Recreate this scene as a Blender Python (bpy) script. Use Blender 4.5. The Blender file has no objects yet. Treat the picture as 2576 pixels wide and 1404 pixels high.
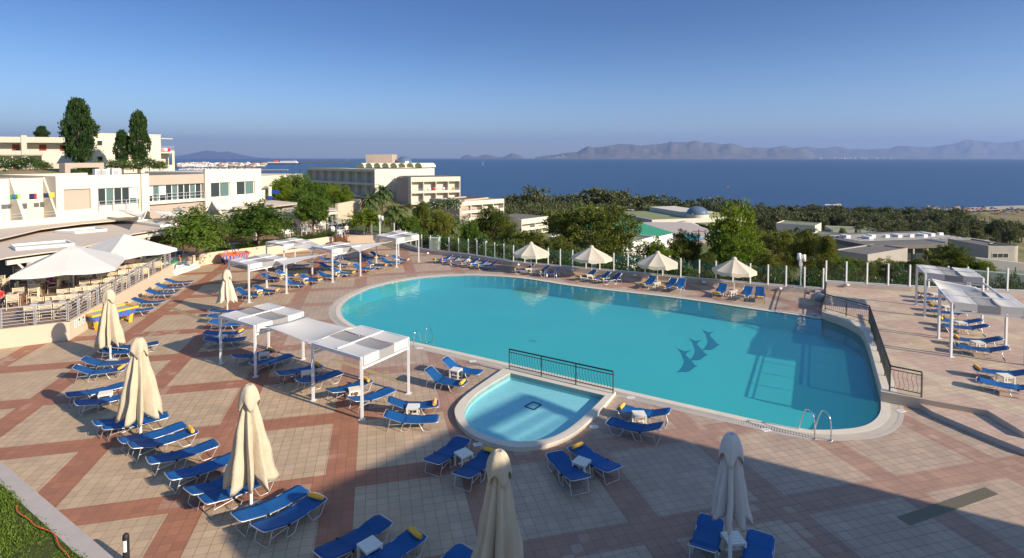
import bpy, bmesh, math, random
import numpy as np
from mathutils import Vector, Matrix, noise
from mathutils.geometry import tessellate_polygon
R = math.radians
scene = bpy.context.scene
# ------------------------------------------------------------------ camera, sky, sun, exposure
CAMH, FPX, PITCH, HZ = 9.5, 1390.0, 0.035, 398.0
PP = (HZ-702)+FPX*math.tan(PITCH)
cam = bpy.data.cameras.new('camera'); co = bpy.data.objects.new('camera', cam); scene.collection.objects.link(co)
co.location = (0, 0, CAMH); co.rotation_euler = (math.pi/2-PITCH, 0, 0)
cam.sensor_width = 36; cam.lens = FPX/2576*36; cam.shift_y = PP/2576
cam.clip_start = 0.3; cam.clip_end = 300000
scene.camera = co
SUN_EL, SUN_AZ = 24.5, -30.3
sv = Vector((math.cos(R(SUN_EL))*math.cos(R(SUN_AZ)), math.cos(R(SUN_EL))*math.sin(R(SUN_AZ)), math.sin(R(SUN_EL))))
world = bpy.data.worlds.new('World'); scene.world = world; world.use_nodes = True
nt = world.node_tree; nt.nodes.clear()
sky = nt.nodes.new('ShaderNodeTexSky'); sky.sky_type = 'NISHITA'; sky.sun_disc = False
sky.sun_elevation = R(SUN_EL); sky.sun_rotation = math.atan2(sv.x, sv.y)
sky.altitude = 0; sky.air_density = 1.15; sky.dust_density = 0.35; sky.ozone_density = 6.0
bg = nt.nodes.new('ShaderNodeBackground'); bg.inputs[1].default_value = 0.105
wo = nt.nodes.new('ShaderNodeOutputWorld')
tcw = nt.nodes.new('ShaderNodeTexCoord'); spw = nt.nodes.new('ShaderNodeSeparateXYZ'); nt.links.new(tcw.outputs['Generated'], spw.inputs[0])
mrw = nt.nodes.new('ShaderNodeMapRange'); mrw.interpolation_type = 'SMOOTHSTEP'; nt.links.new(spw.outputs[2], mrw.inputs[0]); mrw.inputs[1].default_value = -.02; mrw.inputs[2].default_value = .26
cmw = nt.nodes.new('ShaderNodeMix'); cmw.data_type = 'RGBA'; cmw.inputs[6].default_value = (.80, .81, .93, 1); cmw.inputs[7].default_value = (.31, .39, .53, 1); nt.links.new(mrw.outputs[0], cmw.inputs[0])
mlw = nt.nodes.new('ShaderNodeMix'); mlw.data_type = 'RGBA'; mlw.blend_type = 'MULTIPLY'; mlw.inputs[0].default_value = 1; nt.links.new(sky.outputs[0], mlw.inputs[6]); mr2 = nt.nodes.new('ShaderNodeMapRange'); mr2.interpolation_type = 'SMOOTHSTEP'; nt.links.new(spw.outputs[2], mr2.inputs[0]); mr2.inputs[1].default_value = .40; mr2.inputs[2].default_value = .7
cm2 = nt.nodes.new('ShaderNodeMix'); cm2.data_type = 'RGBA'; nt.links.new(mr2.outputs[0], cm2.inputs[0]); nt.links.new(cmw.outputs[2], cm2.inputs[6]); cm2.inputs[7].default_value = (1.5, 1.22, 1.0, 1)  # sky above the view brightened, added as fill light for the shade
nt.links.new(cm2.outputs[2], mlw.inputs[7])
nt.links.new(mlw.outputs[2], bg.inputs[0]); nt.links.new(bg.outputs[0], wo.inputs[0])
sl = bpy.data.lights.new('sun', 'SUN'); sl.energy = 3.8; sl.angle = R(0.5); sl.color = (1, .85, .66)
so = bpy.data.objects.new('sun', sl); scene.collection.objects.link(so)
so.rotation_euler = sv.to_track_quat('Z', 'Y').to_euler(); so.location = (30, -30, 40)
scene.view_settings.view_transform = 'Standard'; scene.view_settings.look = 'None'
scene.view_settings.exposure = 0.92; scene.view_settings.gamma = 1
scene.render.engine = 'CYCLES'
scene.cycles.max_bounces = 8; scene.cycles.transparent_max_bounces = 12; scene.cycles.volume_bounces = 0
scene.cycles.diffuse_bounces = 3; scene.cycles.glossy_bounces = 3

# ------------------------------------------------------------------ picture plane -> place
def ray(px, py):
    a = (px-1288)/FPX; b = -((py-702)-PP)/FPX
    ct, st = math.cos(PITCH), math.sin(PITCH)
    return Vector((a, ct+b*st, -st+b*ct))
def G(px, py, z=0.0):
    d = ray(px, py); t = (z-CAMH)/d.z
    return Vector((d.x*t, d.y*t, z))
def P(px, py, Y):
    d = ray(px, py); t = Y/d.y
    return Vector((d.x*t, Y, CAMH+d.z*t))
def U(v): return Vector((v[0], v[1]))
def onseg(p0, p1, px):        # point of the ground line p0-p1 seen in column px
    a = (px-1288)/FPX/math.cos(PITCH)
    d = U(p1)-U(p0); t = (a*p0[1]-p0[0])/(d.x-a*d.y)
    return U(p0)+d*t
def zat(px, py, pt):          # height seen at row py above ground point pt
    return P(px, py, pt[1]).z

# ------------------------------------------------------------------ mesh helpers
class MB:
    def __init__(s): s.v = []; s.f = []; s.m = []; s.sm = []
    def add(s, vs, fs, mi=0, smooth=False):
        o = len(s.v); s.v += [tuple(v) for v in vs]
        for f in fs: s.f.append(tuple(i+o for i in f)); s.m.append(mi); s.sm.append(smooth)
        return s
    def box(s, x0, x1, y0, y1, z0, z1, mi=0):
        vs = [(x, y, z) for z in (z0, z1) for x, y in ((x0, y0), (x1, y0), (x1, y1), (x0, y1))]
        return s.add(vs, [(3, 2, 1, 0), (4, 5, 6, 7), (0, 1, 5, 4), (1, 2, 6, 5), (2, 3, 7, 6), (3, 0, 4, 7)], mi)
    def beam(s, a, b, w, h, mi=0, up=(0, 0, 1)):
        a, b = Vector(a), Vector(b); d = (b-a).normalized(); up = Vector(up)
        if abs(d.dot(up)) > .99: up = Vector((1, 0, 0))
        x = d.cross(up).normalized()*w/2; y = x.cross(d).normalized()*h/2
        vs = [a-x-y, a+x-y, a+x+y, a-x+y, b-x-y, b+x-y, b+x+y, b-x+y]
        return s.add(vs, [(0, 1, 2, 3), (7, 6, 5, 4), (0, 4, 5, 1), (1, 5, 6, 2), (2, 6, 7, 3), (3, 7, 4, 0)], mi)
    def tube(s, pts, r, n=6, mi=0, caps=True, smooth=True):
        pts = [Vector(p) for p in pts]; rs = r if isinstance(r, (list, tuple)) else [r]*len(pts)
        vs = []; px = None
        for i, p in enumerate(pts):
            d = ((pts[min(i+1, len(pts)-1)]-pts[max(i-1, 0)])).normalized()
            if px is None:
                up = Vector((0, 0, 1)) if abs(d.z) < .9 else Vector((1, 0, 0)); px = d.cross(up).normalized()
            px = (px-d*px.dot(d)).normalized(); py = d.cross(px)
            for k in range(n):
                a = 2*math.pi*k/n; vs.append(p+(px*math.cos(a)+py*math.sin(a))*rs[i])
        fs = [(i*n+k, i*n+(k+1) % n, (i+1)*n+(k+1) % n, (i+1)*n+k) for i in range(len(pts)-1) for k in range(n)]
        s.add(vs, fs, mi, smooth)
        if caps:
            s.add(vs[:n], [tuple(range(n-1, -1, -1))], mi); s.add(vs[-n:], [tuple(range(n))], mi)
        return s
    def lathe(s, prof, n=16, mi=0, c=(0, 0, 0), smooth=True):
        vs = [(c[0]+r*math.cos(2*math.pi*k/n), c[1]+r*math.sin(2*math.pi*k/n), c[2]+z) for r, z in prof for k in range(n)]
        fs = [(i*n+k, i*n+(k+1) % n, (i+1)*n+(k+1) % n, (i+1)*n+k) for i in range(len(prof)-1) for k in range(n)]
        return s.add(vs, fs, mi, smooth)
    def sheet(s, poly, z, holes=(), mi=0):
        loops = [[Vector((p[0], p[1], 0)) for p in l] for l in [poly]+list(holes)]
        tris = tessellate_polygon(loops); pts = [p for l in loops for p in l]
        fs = []
        for t in tris:
            a, b, c = (pts[i] for i in t)
            if (b-a).cross(c-a).z < 0: t = (t[0], t[2], t[1])
            fs.append(tuple(t))
        return s.add([(p.x, p.y, z) for p in pts], fs, mi)
    def prism(s, poly, z0, z1, mi=0, top=True, bottom=False, side_mi=None, holes=()):
        if top: s.sheet(poly, z1, holes, mi)
        if bottom: s.sheet(poly, z0, holes, mi)
        for l in [poly]+list(holes):
            n = len(l)
            ar = sum(l[i][0]*l[(i+1) % n][1]-l[(i+1) % n][0]*l[i][1] for i in range(n))
            vs = [(p[0], p[1], z0) for p in l]+[(p[0], p[1], z1) for p in l]
            fs = [(i, (i+1) % n, n+(i+1) % n, n+i) for i in range(n)]
            if ar < 0: fs = [tuple(reversed(f)) for f in fs]
            s.add(vs, fs, mi if side_mi is None else side_mi)
        return s
    def grid(s, P_, nu, nv, mi=0, smooth=True):   # P_(u,v) -> point
        vs = [P_(i/nu, j/nv) for j in range(nv+1) for i in range(nu+1)]
        fs = [(j*(nu+1)+i, j*(nu+1)+i+1, (j+1)*(nu+1)+i+1, (j+1)*(nu+1)+i) for j in range(nv) for i in range(nu)]
        return s.add(vs, fs, mi, smooth)
    def mesh(s, name, mats):
        me = bpy.data.meshes.new(name); me.from_pydata(s.v, [], s.f)
        mats = mats if isinstance(mats, (list, tuple)) else [mats]
        for m in mats: me.materials.append(m)
        me.polygons.foreach_set('material_index', s.m); me.polygons.foreach_set('use_smooth', s.sm)
        me.update(); return me
    def build(s, name, mats, parent=None, loc=None, rz=0):
        return link(name, s.mesh(name, mats), parent, loc, rz)
def link(name, me, parent=None, loc=None, rz=0):
    o = bpy.data.objects.new(name, me); scene.collection.objects.link(o)
    if parent: o.parent = parent
    if loc is not None: o.location = loc
    if rz: o.rotation_euler = (0, 0, rz)
    return o
def tag(o, label=None, cat=None, group=None, kind=None):
    if label: o['label'] = label
    if cat: o['category'] = cat
    if group: o['group'] = group
    if kind: o['kind'] = kind
    return o
def thing(name, label, cat, loc=(0, 0, 0), rz=0, group=None):
    o = link(name, None, None, loc, rz); o.empty_display_size = .2
    return tag(o, label, cat, group)
KIDS = {}
def kids(o):
    return [c for c in scene.collection.objects if c.parent == o]
def reg(root):               # remember a thing's tree once, so copying is quick
    def t(o): return (o, [t(c) for c in kids(o)])
    KIDS[root.name] = t(root)[1]
def dup(root, label, loc, rz=0, group=None, scale=None):
    def cp(o, ch, par):
        c = o.copy(); scene.collection.objects.link(c); c.parent = par
        for q, qc in ch: cp(q, qc, c)
        return c
    r = cp(root, KIDS[root.name], None)
    r.location = loc; r.rotation_euler = (0, 0, rz); r['label'] = label
    if group: r['group'] = group
    if scale: r.scale = scale if isinstance(scale, (tuple, list)) else (scale,)*3
    return r

# ------------------------------------------------------------------ materials
def mat(name, col, rough=.7, metal=0, spec=.3, noise_=None, bump=None, trans=None, alpha=None):
    m = bpy.data.materials.new(name); m.use_nodes = True; n = m.node_tree; b = n.nodes['Principled BSDF']
    b.inputs['Base Color'].default_value = (*col, 1); b.inputs['Roughness'].default_value = rough
    b.inputs['Metallic'].default_value = metal; b.inputs['Specular IOR Level'].default_value = spec
    if noise_:                                   # (scale, amount, second colour or None)
        sc, am, c2 = noise_
        tc = n.nodes.new('ShaderNodeTexCoord'); no = n.nodes.new('ShaderNodeTexNoise'); no.inputs['Scale'].default_value = sc
        no.inputs['Detail'].default_value = 6; no.inputs['Roughness'].default_value = .65
        n.links.new(tc.outputs['Object'], no.inputs['Vector'])
        rp = n.nodes.new('ShaderNodeValToRGB'); rp.color_ramp.elements[0].position = .3; rp.color_ramp.elements[1].position = .7
        c2 = c2 or tuple(c*(1-am) for c in col)
        rp.color_ramp.elements[0].color = (*c2, 1); rp.color_ramp.elements[1].color = (*col, 1)
        n.links.new(no.outputs['Fac'], rp.inputs[0]); n.links.new(rp.outputs[0], b.inputs['Base Color'])
    if bump:
        tc = n.nodes.new('ShaderNodeTexCoord'); no = n.nodes.new('ShaderNodeTexNoise'); no.inputs['Scale'].default_value = bump[0]
        no.inputs['Detail'].default_value = 4
        n.links.new(tc.outputs['Object'], no.inputs['Vector'])
        bp = n.nodes.new('ShaderNodeBump'); bp.inputs['Strength'].default_value = bump[1]; bp.inputs['Distance'].default_value = bump[2]
        n.links.new(no.outputs['Fac'], bp.inputs['Height']); n.links.new(bp.outputs[0], b.inputs['Normal'])
    if trans:                                    # cloth: some light comes through
        tr = n.nodes.new('ShaderNodeBsdfTranslucent'); tr.inputs[0].default_value = (*trans[1], 1)
        mx = n.nodes.new('ShaderNodeMixShader'); mx.inputs[0].default_value = trans[0]
        n.links.new(b.outputs[0], mx.inputs[1]); n.links.new(tr.outputs[0], mx.inputs[2])
        n.links.new(mx.outputs[0], n.nodes['Material Output'].inputs[0])
    return m
def foliage(name, c1, c2, tr=.25):
    m = bpy.data.materials.new(name); m.use_nodes = True; n = m.node_tree; b = n.nodes['Principled BSDF']
    geo = n.nodes.new('ShaderNodeNewGeometry'); oi = n.nodes.new('ShaderNodeObjectInfo')
    tc = n.nodes.new('ShaderNodeTexCoord'); no = n.nodes.new('ShaderNodeTexNoise'); no.inputs['Scale'].default_value = 1.3
    n.links.new(tc.outputs['Object'], no.inputs['Vector'])
    a = n.nodes.new('ShaderNodeMath'); a.operation = 'MULTIPLY_ADD'; a.inputs[1].default_value = .45
    n.links.new(geo.outputs['Random Per Island'], a.inputs[0])
    c = n.nodes.new('ShaderNodeMath'); c.operation = 'MULTIPLY_ADD'; c.inputs[1].default_value = .35; c.inputs[2].default_value = -.12
    n.links.new(oi.outputs['Random'], c.inputs[0])
    e = n.nodes.new('ShaderNodeMath'); e.operation = 'MULTIPLY_ADD'; e.inputs[1].default_value = .9
    n.links.new(no.outputs['Fac'], e.inputs[0]); n.links.new(c.outputs[0], e.inputs[2]); 
    f = n.nodes.new('ShaderNodeMath'); f.operation = 'SUBTRACT'; f.inputs[1].default_value = .3
    n.links.new(e.outputs[0], f.inputs[0]); n.links.new(f.outputs[0], a.inputs[2])
    mx = n.nodes.new('ShaderNodeMix'); mx.data_type = 'RGBA'; mx.inputs[6].default_value = (*c1, 1); mx.inputs[7].default_value = (*c2, 1)
    n.links.new(a.outputs[0], mx.inputs[0]); n.links.new(mx.outputs[2], b.inputs['Base Color'])
    b.inputs['Roughness'].default_value = .55; b.inputs['Specular IOR Level'].default_value = .25
    t = n.nodes.new('ShaderNodeBsdfTranslucent'); n.links.new(mx.outputs[2], t.inputs[0])
    ms = n.nodes.new('ShaderNodeMixShader'); ms.inputs[0].default_value = tr
    n.links.new(b.outputs[0], ms.inputs[1]); n.links.new(t.outputs[0], ms.inputs[2])
    n.links.new(ms.outputs[0], n.nodes['Material Output'].inputs[0])
    return m
M = {}
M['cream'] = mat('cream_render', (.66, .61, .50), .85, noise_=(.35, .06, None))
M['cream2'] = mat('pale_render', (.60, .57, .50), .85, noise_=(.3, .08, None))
M['grey2'] = mat('weathered_concrete', (.38, .36, .32), .9, noise_=(.3, .15, None))
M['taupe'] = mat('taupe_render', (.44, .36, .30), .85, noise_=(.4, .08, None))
M['wall'] = mat('wall_render', (.60, .49, .37), .85, noise_=(.8, .08, None), bump=(60, .1, .01))
M['white'] = mat('white_paint', (.78, .77, .74), .45)
M['whitem'] = mat('white_metal', (.66, .67, .68), .35, spec=.5)
M['silver'] = mat('brushed_alu', (.64, .64, .65), .38, 0.6)
M['steel'] = mat('stainless', (.7, .7, .7), .12, 1)
M['railgrey'] = mat('grey_paint_metal', (.42, .43, .46), .45, .2)
M['bronze'] = mat('bronze_metal', (.13, .12, .10), .4, .6)
M['black'] = mat('black_plastic', (.02, .02, .022), .5)
M['sling'] = mat('blue_sling', (.007, .085, .27), .6, noise_=(3, .2, None), bump=(400, .15, .002))
n_, b_ = M['sling'].node_tree, M['sling'].node_tree.nodes['Principled BSDF']; oi_ = n_.nodes.new('ShaderNodeObjectInfo'); hs_ = n_.nodes.new('ShaderNodeHueSaturation')
lk = b_.inputs['Base Color'].links[0].from_socket; n_.links.new(lk, hs_.inputs['Color']); mr_ = n_.nodes.new('ShaderNodeMapRange'); mr_.inputs[3].default_value = .8; mr_.inputs[4].default_value = 1.35
n_.links.new(oi_.outputs['Random'], mr_.inputs[0]); n_.links.new(mr_.outputs[0], hs_.inputs['Value']); n_.links.new(hs_.outputs[0], b_.inputs['Base Color'])
M['towel'] = mat('yellow_towel', (.80, .45, .07), .95, bump=(150, .6, .01))
M['plastic'] = mat('cream_plastic', (.74, .72, .64), .45)
M['canvas'] = mat('white_canvas', (.72, .71, .69), .85, trans=(.25, (.8, .78, .72)))
M['canvasg'] = mat('grey_canvas', (.34, .345, .35), .85, trans=(.2, (.5, .5, .5)))
M['ecru'] = mat('ecru_canvas', (.62, .54, .405), .9, noise_=(2.5, .16, None), bump=(14, .5, .03), trans=(.12, (.7, .6, .4)))
M['greyc'] = mat('pale_grey_canvas', (.68, .64, .60), .9, bump=(14, .5, .03), trans=(.12, (.6, .6, .6)))
M['offwhite'] = mat('offwhite_canvas', (.72, .66, .53), .9, noise_=(2, .08, None), trans=(.25, (.7, .65, .52)))
M['awning'] = mat('awning_cloth', (.60, .51, .42), .9, noise_=(.5, .06, None), bump=(30, .2, .02))
M['coping'] = mat('pale_stone', (.66, .60, .50), .6, noise_=(1.5, .12, None), bump=(20, .15, .01))
M['stone'] = mat('grey_stone', (.50, .44, .39), .7, noise_=(2, .15, None))
M['wood'] = mat('brown_wood', (.20, .085, .035), .5, noise_=(6, .3, None))
M['door'] = mat('red_brown_door', (.26, .055, .02), .5)
M['glassd'] = mat('dark_window', (.035, .05, .055), .08, spec=.6)
M['glassg'] = mat('green_window', (.10, .17, .17), .1, spec=.6)
M['blind'] = mat('blind', (.66, .66, .66), .8)
M['chair'] = mat('cream_metal_chair', (.70, .60, .42), .45)
M['concrete'] = mat('kerb_concrete', (.44, .40, .37), .85, noise_=(3, .12, None), bump=(40, .2, .01))
M['soil'] = mat('dark_soil', (.06, .045, .03), .95)
M['trunk'] = mat('bark', (.19, .14, .10), .9, noise_=(4, .4, None), bump=(12, .6, .05))
M['palmtrunk'] = mat('palm_bark', (.27, .17, .10), .9, noise_=(8, .5, None), bump=(10, .8, .06))
M['leaf'] = foliage('mulberry_leaf', (.045, .105, .015), (.17, .25, .03), .4)
M['leafb'] = foliage('bright_leaf', (.10, .17, .015), (.27, .33, .03), .4)
M['pine'] = foliage('pine_needles', (.045, .085, .015), (.29, .29, .05), .32)
M['dark'] = foliage('grey_green_leaf', (.06, .085, .035), (.21, .21, .09), .3)
M['poplar'] = foliage('poplar_leaf', (.012, .04, .012), (.05, .09, .02), .2)
M['oleander'] = foliage('oleander_leaf', (.04, .09, .022), (.14, .20, .05), .3)
M['palm'] = foliage('palm_leaf', (.03, .065, .015), (.13, .165, .045), .2)
M['grassb'] = foliage('grass_blade', (.06, .12, .015), (.21, .31, .035), .35)
M['flower'] = mat('white_petals', (.85, .82, .80), .7)
M['pinkflower'] = mat('pink_petals', (.5, .08, .15), .7)
M['greenroof'] = mat('green_roof', (.04, .26, .15), .6, noise_=(.2, .12, None))
M['mossroof'] = mat('moss_roof', (.24, .27, .14), .9, noise_=(.2, .2, None))
M['greyroof'] = mat('grey_roof', (.17, .16, .15), .9, noise_=(.3, .15, None))
M['domeglass'] = mat('dome_glass', (.10, .15, .22), .2, spec=.7)
M['skin'] = mat('skin', (.45, .23, .15), .6)
M['hair'] = mat('dark_hair', (.03, .018, .01), .7)
M['red'] = mat('red_cloth', (.45, .03, .04), .8)
M['purple'] = mat('purple_cloth', (.16, .03, .16), .8)
M['jeans'] = mat('blue_jeans', (.05, .13, .30), .85)
M['navy'] = mat('navy_cloth', (.02, .025, .08), .85)
M['yellow'] = mat('yellow_cloth', (.80, .50, .06), .85)
M['orange'] = mat('orange_paint', (.75, .12, .03), .4)
M['yelp'] = mat('yellow_paint', (.80, .45, .02), .4)
M['pinkt'] = mat('pink_cloth', (.75, .25, .28), .85)
M['green'] = mat('green_plastic', (.02, .22, .06), .5)
M['blue'] = mat('blue_plastic', (.02, .07, .35), .5)

def nodes(m): return m.node_tree, m.node_tree.nodes['Principled BSDF']
def mth(n, op, a, b=None, c=None):
    x = n.nodes.new('ShaderNodeMath'); x.operation = op
    for i, q in enumerate((a, b, c)):
        if q is None: continue
        if isinstance(q, (int, float)): x.inputs[i].default_value = q
        else: n.links.new(q, x.inputs[i])
    return x.outputs[0]
def mixc(n, f, a, b):
    x = n.nodes.new('ShaderNodeMix'); x.data_type = 'RGBA'
    for i, q in ((0, f), (6, a), (7, b)):
        if isinstance(q, (int, float)): x.inputs[i].default_value = q
        elif isinstance(q, tuple): x.inputs[i].default_value = (*q, 1)
        else: n.links.new(q, x.inputs[i])
    return x.outputs[2]
def sstep(n, x, a, b):
    q = n.nodes.new('ShaderNodeMapRange'); q.interpolation_type = 'SMOOTHSTEP'
    n.links.new(x, q.inputs[0]); q.inputs[1].default_value = a; q.inputs[2].default_value = b
    return q.outputs[0]
def paving(name, T=.305, pv=1.0, light=False):
    m = mat(name, (.5, .4, .3), .75); n, b = nodes(m)
    g = n.nodes.new('ShaderNodeNewGeometry'); sp = n.nodes.new('ShaderNodeSeparateXYZ'); n.links.new(g.outputs['Position'], sp.inputs[0])
    c, s = math.cos(.245), math.sin(.245); X, Y = sp.outputs[0], sp.outputs[1]
    u = mth(n, 'ADD', mth(n, 'MULTIPLY', X, c), mth(n, 'MULTIPLY', Y, s))
    v = mth(n, 'SUBTRACT', mth(n, 'MULTIPLY', Y, c), mth(n, 'MULTIPLY', X, s))
    def cell(x, off, per): return mth(n, 'FLOORED_MODULO', mth(n, 'SUBTRACT', x, off), per)
    bu = mth(n, 'LESS_THAN', cell(u, -1.49, 3.93), .88); bv = mth(n, 'LESS_THAN', cell(v, 16.26, 4.19), .88)
    band = mth(n, 'MAXIMUM', bu, bv)
    tu, tv = cell(u, -.005, T), cell(v, .01, T)
    def noi(sc, det=4, vec=None, rough=.6):
        q = n.nodes.new('ShaderNodeTexNoise'); q.inputs['Scale'].default_value = sc; q.inputs['Detail'].default_value = det
        q.inputs['Roughness'].default_value = rough
        n.links.new(vec or g.outputs['Position'], q.inputs['Vector']); return q.outputs['Fac']
    gw = mth(n, 'MULTIPLY_ADD', noi(.7), .012, .007)
    gr = mth(n, 'MAXIMUM', mth(n, 'LESS_THAN', tu, gw), mth(n, 'LESS_THAN', tv, gw))
    cv = n.nodes.new('ShaderNodeCombineXYZ')
    n.links.new(mth(n, 'FLOOR', mth(n, 'DIVIDE', u, T)), cv.inputs[0]); n.links.new(mth(n, 'FLOOR', mth(n, 'DIVIDE', v, T)), cv.inputs[1])
    wn = n.nodes.new('ShaderNodeTexWhiteNoise'); wn.noise_dimensions = '2D'; n.links.new(cv.outputs[0], wn.inputs[0]); rnd = wn.outputs[0]
    # how far the pool-side discolouring reaches: distance to the pool's axis
    ax, ay, bx, by = -4.0, 36.0, 13.0, 22.0; dx, dy = bx-ax, by-ay; L2 = dx*dx+dy*dy
    px, py = mth(n, 'SUBTRACT', X, ax), mth(n, 'SUBTRACT', Y, ay)
    t = mth(n, 'DIVIDE', mth(n, 'ADD', mth(n, 'MULTIPLY', px, dx), mth(n, 'MULTIPLY', py, dy)), L2)
    t = mth(n, 'MINIMUM', mth(n, 'MAXIMUM', t, 0), 1)
    ex = mth(n, 'SUBTRACT', px, mth(n, 'MULTIPLY', t, dx)); ey = mth(n, 'SUBTRACT', py, mth(n, 'MULTIPLY', t, dy))
    dist = mth(n, 'SQRT', mth(n, 'ADD', mth(n, 'MULTIPLY', ex, ex), mth(n, 'MULTIPLY', ey, ey)))
    wob = mth(n, 'MULTIPLY_ADD', noi(.35, 3), 3.0, -1.5)
    worn = mth(n, 'SUBTRACT', 1.0, sstep(n, mth(n, 'ADD', dist, wob), 9.0, 14.5))
    worn = mth(n, 'MAXIMUM', worn, mth(n, 'MULTIPLY', sstep(n, mth(n, 'ADD', u, wob), -1.0, 5.0), .8))
    worn = mth(n, 'MULTIPLY', worn, .92)
    big = noi(.28, 5); fine = noi(28, 5)
    if light: worn = 1.0
    beige = mixc(n, big, (.43, .31, .198), (.52, .385, .255)); terra = mixc(n, big, (.31, .135, .08), (.38, .172, .10))
    base = mixc(n, band, beige, terra)
    wb = mixc(n, big, (.37, .28, .22), (.44, .335, .26)) if not light else mixc(n, big, (.46, .33, .26), (.52, .38, .30))
    wt = mixc(n, big, (.32, .205, .155), (.385, .25, .19)) if not light else mixc(n, big, (.50, .40, .29), (.55, .44, .31))
    col = mixc(n, worn, base, mixc(n, band, wb, wt))
    # scattered odd tiles and washed-out patches
    patch = mth(n, 'MULTIPLY', mth(n, 'GREATER_THAN', rnd, .80), sstep(n, noi(.22, 2), .52, .62))
    col = mixc(n, mth(n, 'MULTIPLY', patch, .5), col, mixc(n, rnd, (.28, .21, .18), (.44, .35, .27)))
    k = mth(n, 'MULTIPLY_ADD', rnd, .16, .92); k = mth(n, 'MULTIPLY', k, mth(n, 'MULTIPLY_ADD', fine, .30, .85)); k = mth(n, 'MULTIPLY', k, mth(n, 'MULTIPLY_ADD', noi(.9, 6, None, .7), .5, .75))
    vm = n.nodes.new('ShaderNodeVectorMath'); vm.operation = 'SCALE'; n.links.new(col, vm.inputs[0]); n.links.new(k, vm.inputs[3])
    gs = mth(n, 'MULTIPLY', gr, sstep(n, noi(.16, 3), .36, .58)); gs = mth(n, 'MULTIPLY_ADD', gs, .35, mth(n, 'MULTIPLY', gr, .5))
    col = mixc(n, mth(n, 'MINIMUM', gs, 1), vm.outputs[0], (.12, .09, .075))
    n.links.new(col, b.inputs['Base Color'])
    bp = n.nodes.new('ShaderNodeBump'); bp.inputs['Strength'].default_value = .4; bp.inputs['Distance'].default_value = .004
    n.links.new(mth(n, 'SUBTRACT', fine, gr), bp.inputs['Height']); n.links.new(bp.outputs[0], b.inputs['Normal'])
    n.links.new(mth(n, 'MULTIPLY_ADD', rnd, .2, .55), b.inputs['Roughness'])
    return m
M['paving'] = paving('terracotta_paving'); M['paving2'] = paving('terrace_paving', light=True)
def water(name, tint, bsc, bst, refl=1.0, milky=0, mcol=(0, 0, 0)):
    m = bpy.data.materials.new(name); m.use_nodes = True; n = m.node_tree; n.nodes.remove(n.nodes['Principled BSDF'])
    tr = n.nodes.new('ShaderNodeBsdfTransparent'); tr.inputs[0].default_value = (*tint, 1)
    gl = n.nodes.new('ShaderNodeBsdfGlossy'); gl.inputs['Roughness'].default_value = .04; gl.inputs[0].default_value = (.9*refl, .95*refl, refl, 1)
    g = n.nodes.new('ShaderNodeNewGeometry'); no = n.nodes.new('ShaderNodeTexNoise'); no.inputs['Scale'].default_value = bsc; no.inputs['Detail'].default_value = 3
    n.links.new(g.outputs['Position'], no.inputs['Vector'])
    bp = n.nodes.new('ShaderNodeBump'); bp.inputs['Strength'].default_value = bst; bp.inputs['Distance'].default_value = .03
    n.links.new(no.outputs['Fac'], bp.inputs['Height'])
    fr = n.nodes.new('ShaderNodeLayerWeight'); fr.inputs[0].default_value = .5      # Schlick: the same from above and below
    n.links.new(bp.outputs[0], fr.inputs['Normal']); n.links.new(bp.outputs[0], gl.inputs['Normal'])
    mx = n.nodes.new('ShaderNodeMixShader'); n.links.new(mth(n, 'MULTIPLY_ADD', mth(n, 'POWER', fr.outputs['Facing'], 5), .95, .02), mx.inputs[0])
    body = tr.outputs[0]
    if milky:                                    # the water itself scatters some of the light back
        df = n.nodes.new('ShaderNodeBsdfDiffuse'); df.inputs[0].default_value = (*mcol, 1); m2 = n.nodes.new('ShaderNodeMixShader'); m2.inputs[0].default_value = milky
        n.links.new(tr.outputs[0], m2.inputs[1]); n.links.new(df.outputs[0], m2.inputs[2]); body = m2.outputs[0]
    n.links.new(body, mx.inputs[1]); n.links.new(gl.outputs[0], mx.inputs[2]); n.links.new(mx.outputs[0], n.nodes['Material Output'].inputs[0])
    return m
M['water'] = water('pool_water', (.93, .98, .99), 2.2, .5, 1, .15, (.055, .50, .50)); M['kidwater'] = water('paddling_water', (.92, .98, .99), 7, .5)
def glass(name, tint):
    m = bpy.data.materials.new(name); m.use_nodes = True; n = m.node_tree; n.nodes.remove(n.nodes['Principled BSDF'])
    tr = n.nodes.new('ShaderNodeBsdfTransparent'); tr.inputs[0].default_value = (*tint, 1)
    gl = n.nodes.new('ShaderNodeBsdfGlossy'); gl.inputs['Roughness'].default_value = .03
    fr = n.nodes.new('ShaderNodeLayerWeight'); fr.inputs[0].default_value = .5
    mx = n.nodes.new('ShaderNodeMixShader'); n.links.new(mth(n, 'MULTIPLY_ADD', mth(n, 'POWER', fr.outputs['Facing'], 5), .9, .03), mx.inputs[0])
    n.links.new(tr.outputs[0], mx.inputs[1]); n.links.new(gl.outputs[0], mx.inputs[2]); n.links.new(mx.outputs[0], n.nodes['Material Output'].inputs[0])
    return m
M['glass'] = glass('fence_glass', (.80, .88, .85))
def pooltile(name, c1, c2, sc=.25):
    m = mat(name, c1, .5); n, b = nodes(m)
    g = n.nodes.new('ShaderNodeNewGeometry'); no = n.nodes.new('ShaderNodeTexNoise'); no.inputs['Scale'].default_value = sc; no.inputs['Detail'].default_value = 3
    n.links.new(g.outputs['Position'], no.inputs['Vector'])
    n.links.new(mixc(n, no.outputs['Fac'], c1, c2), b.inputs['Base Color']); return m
M['basin'] = pooltile('turquoise_mosaic', (.045, .43, .455), (.065, .50, .51))
M['basinwall'] = mat('teal_mosaic', (.04, .33, .36), .4)
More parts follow.
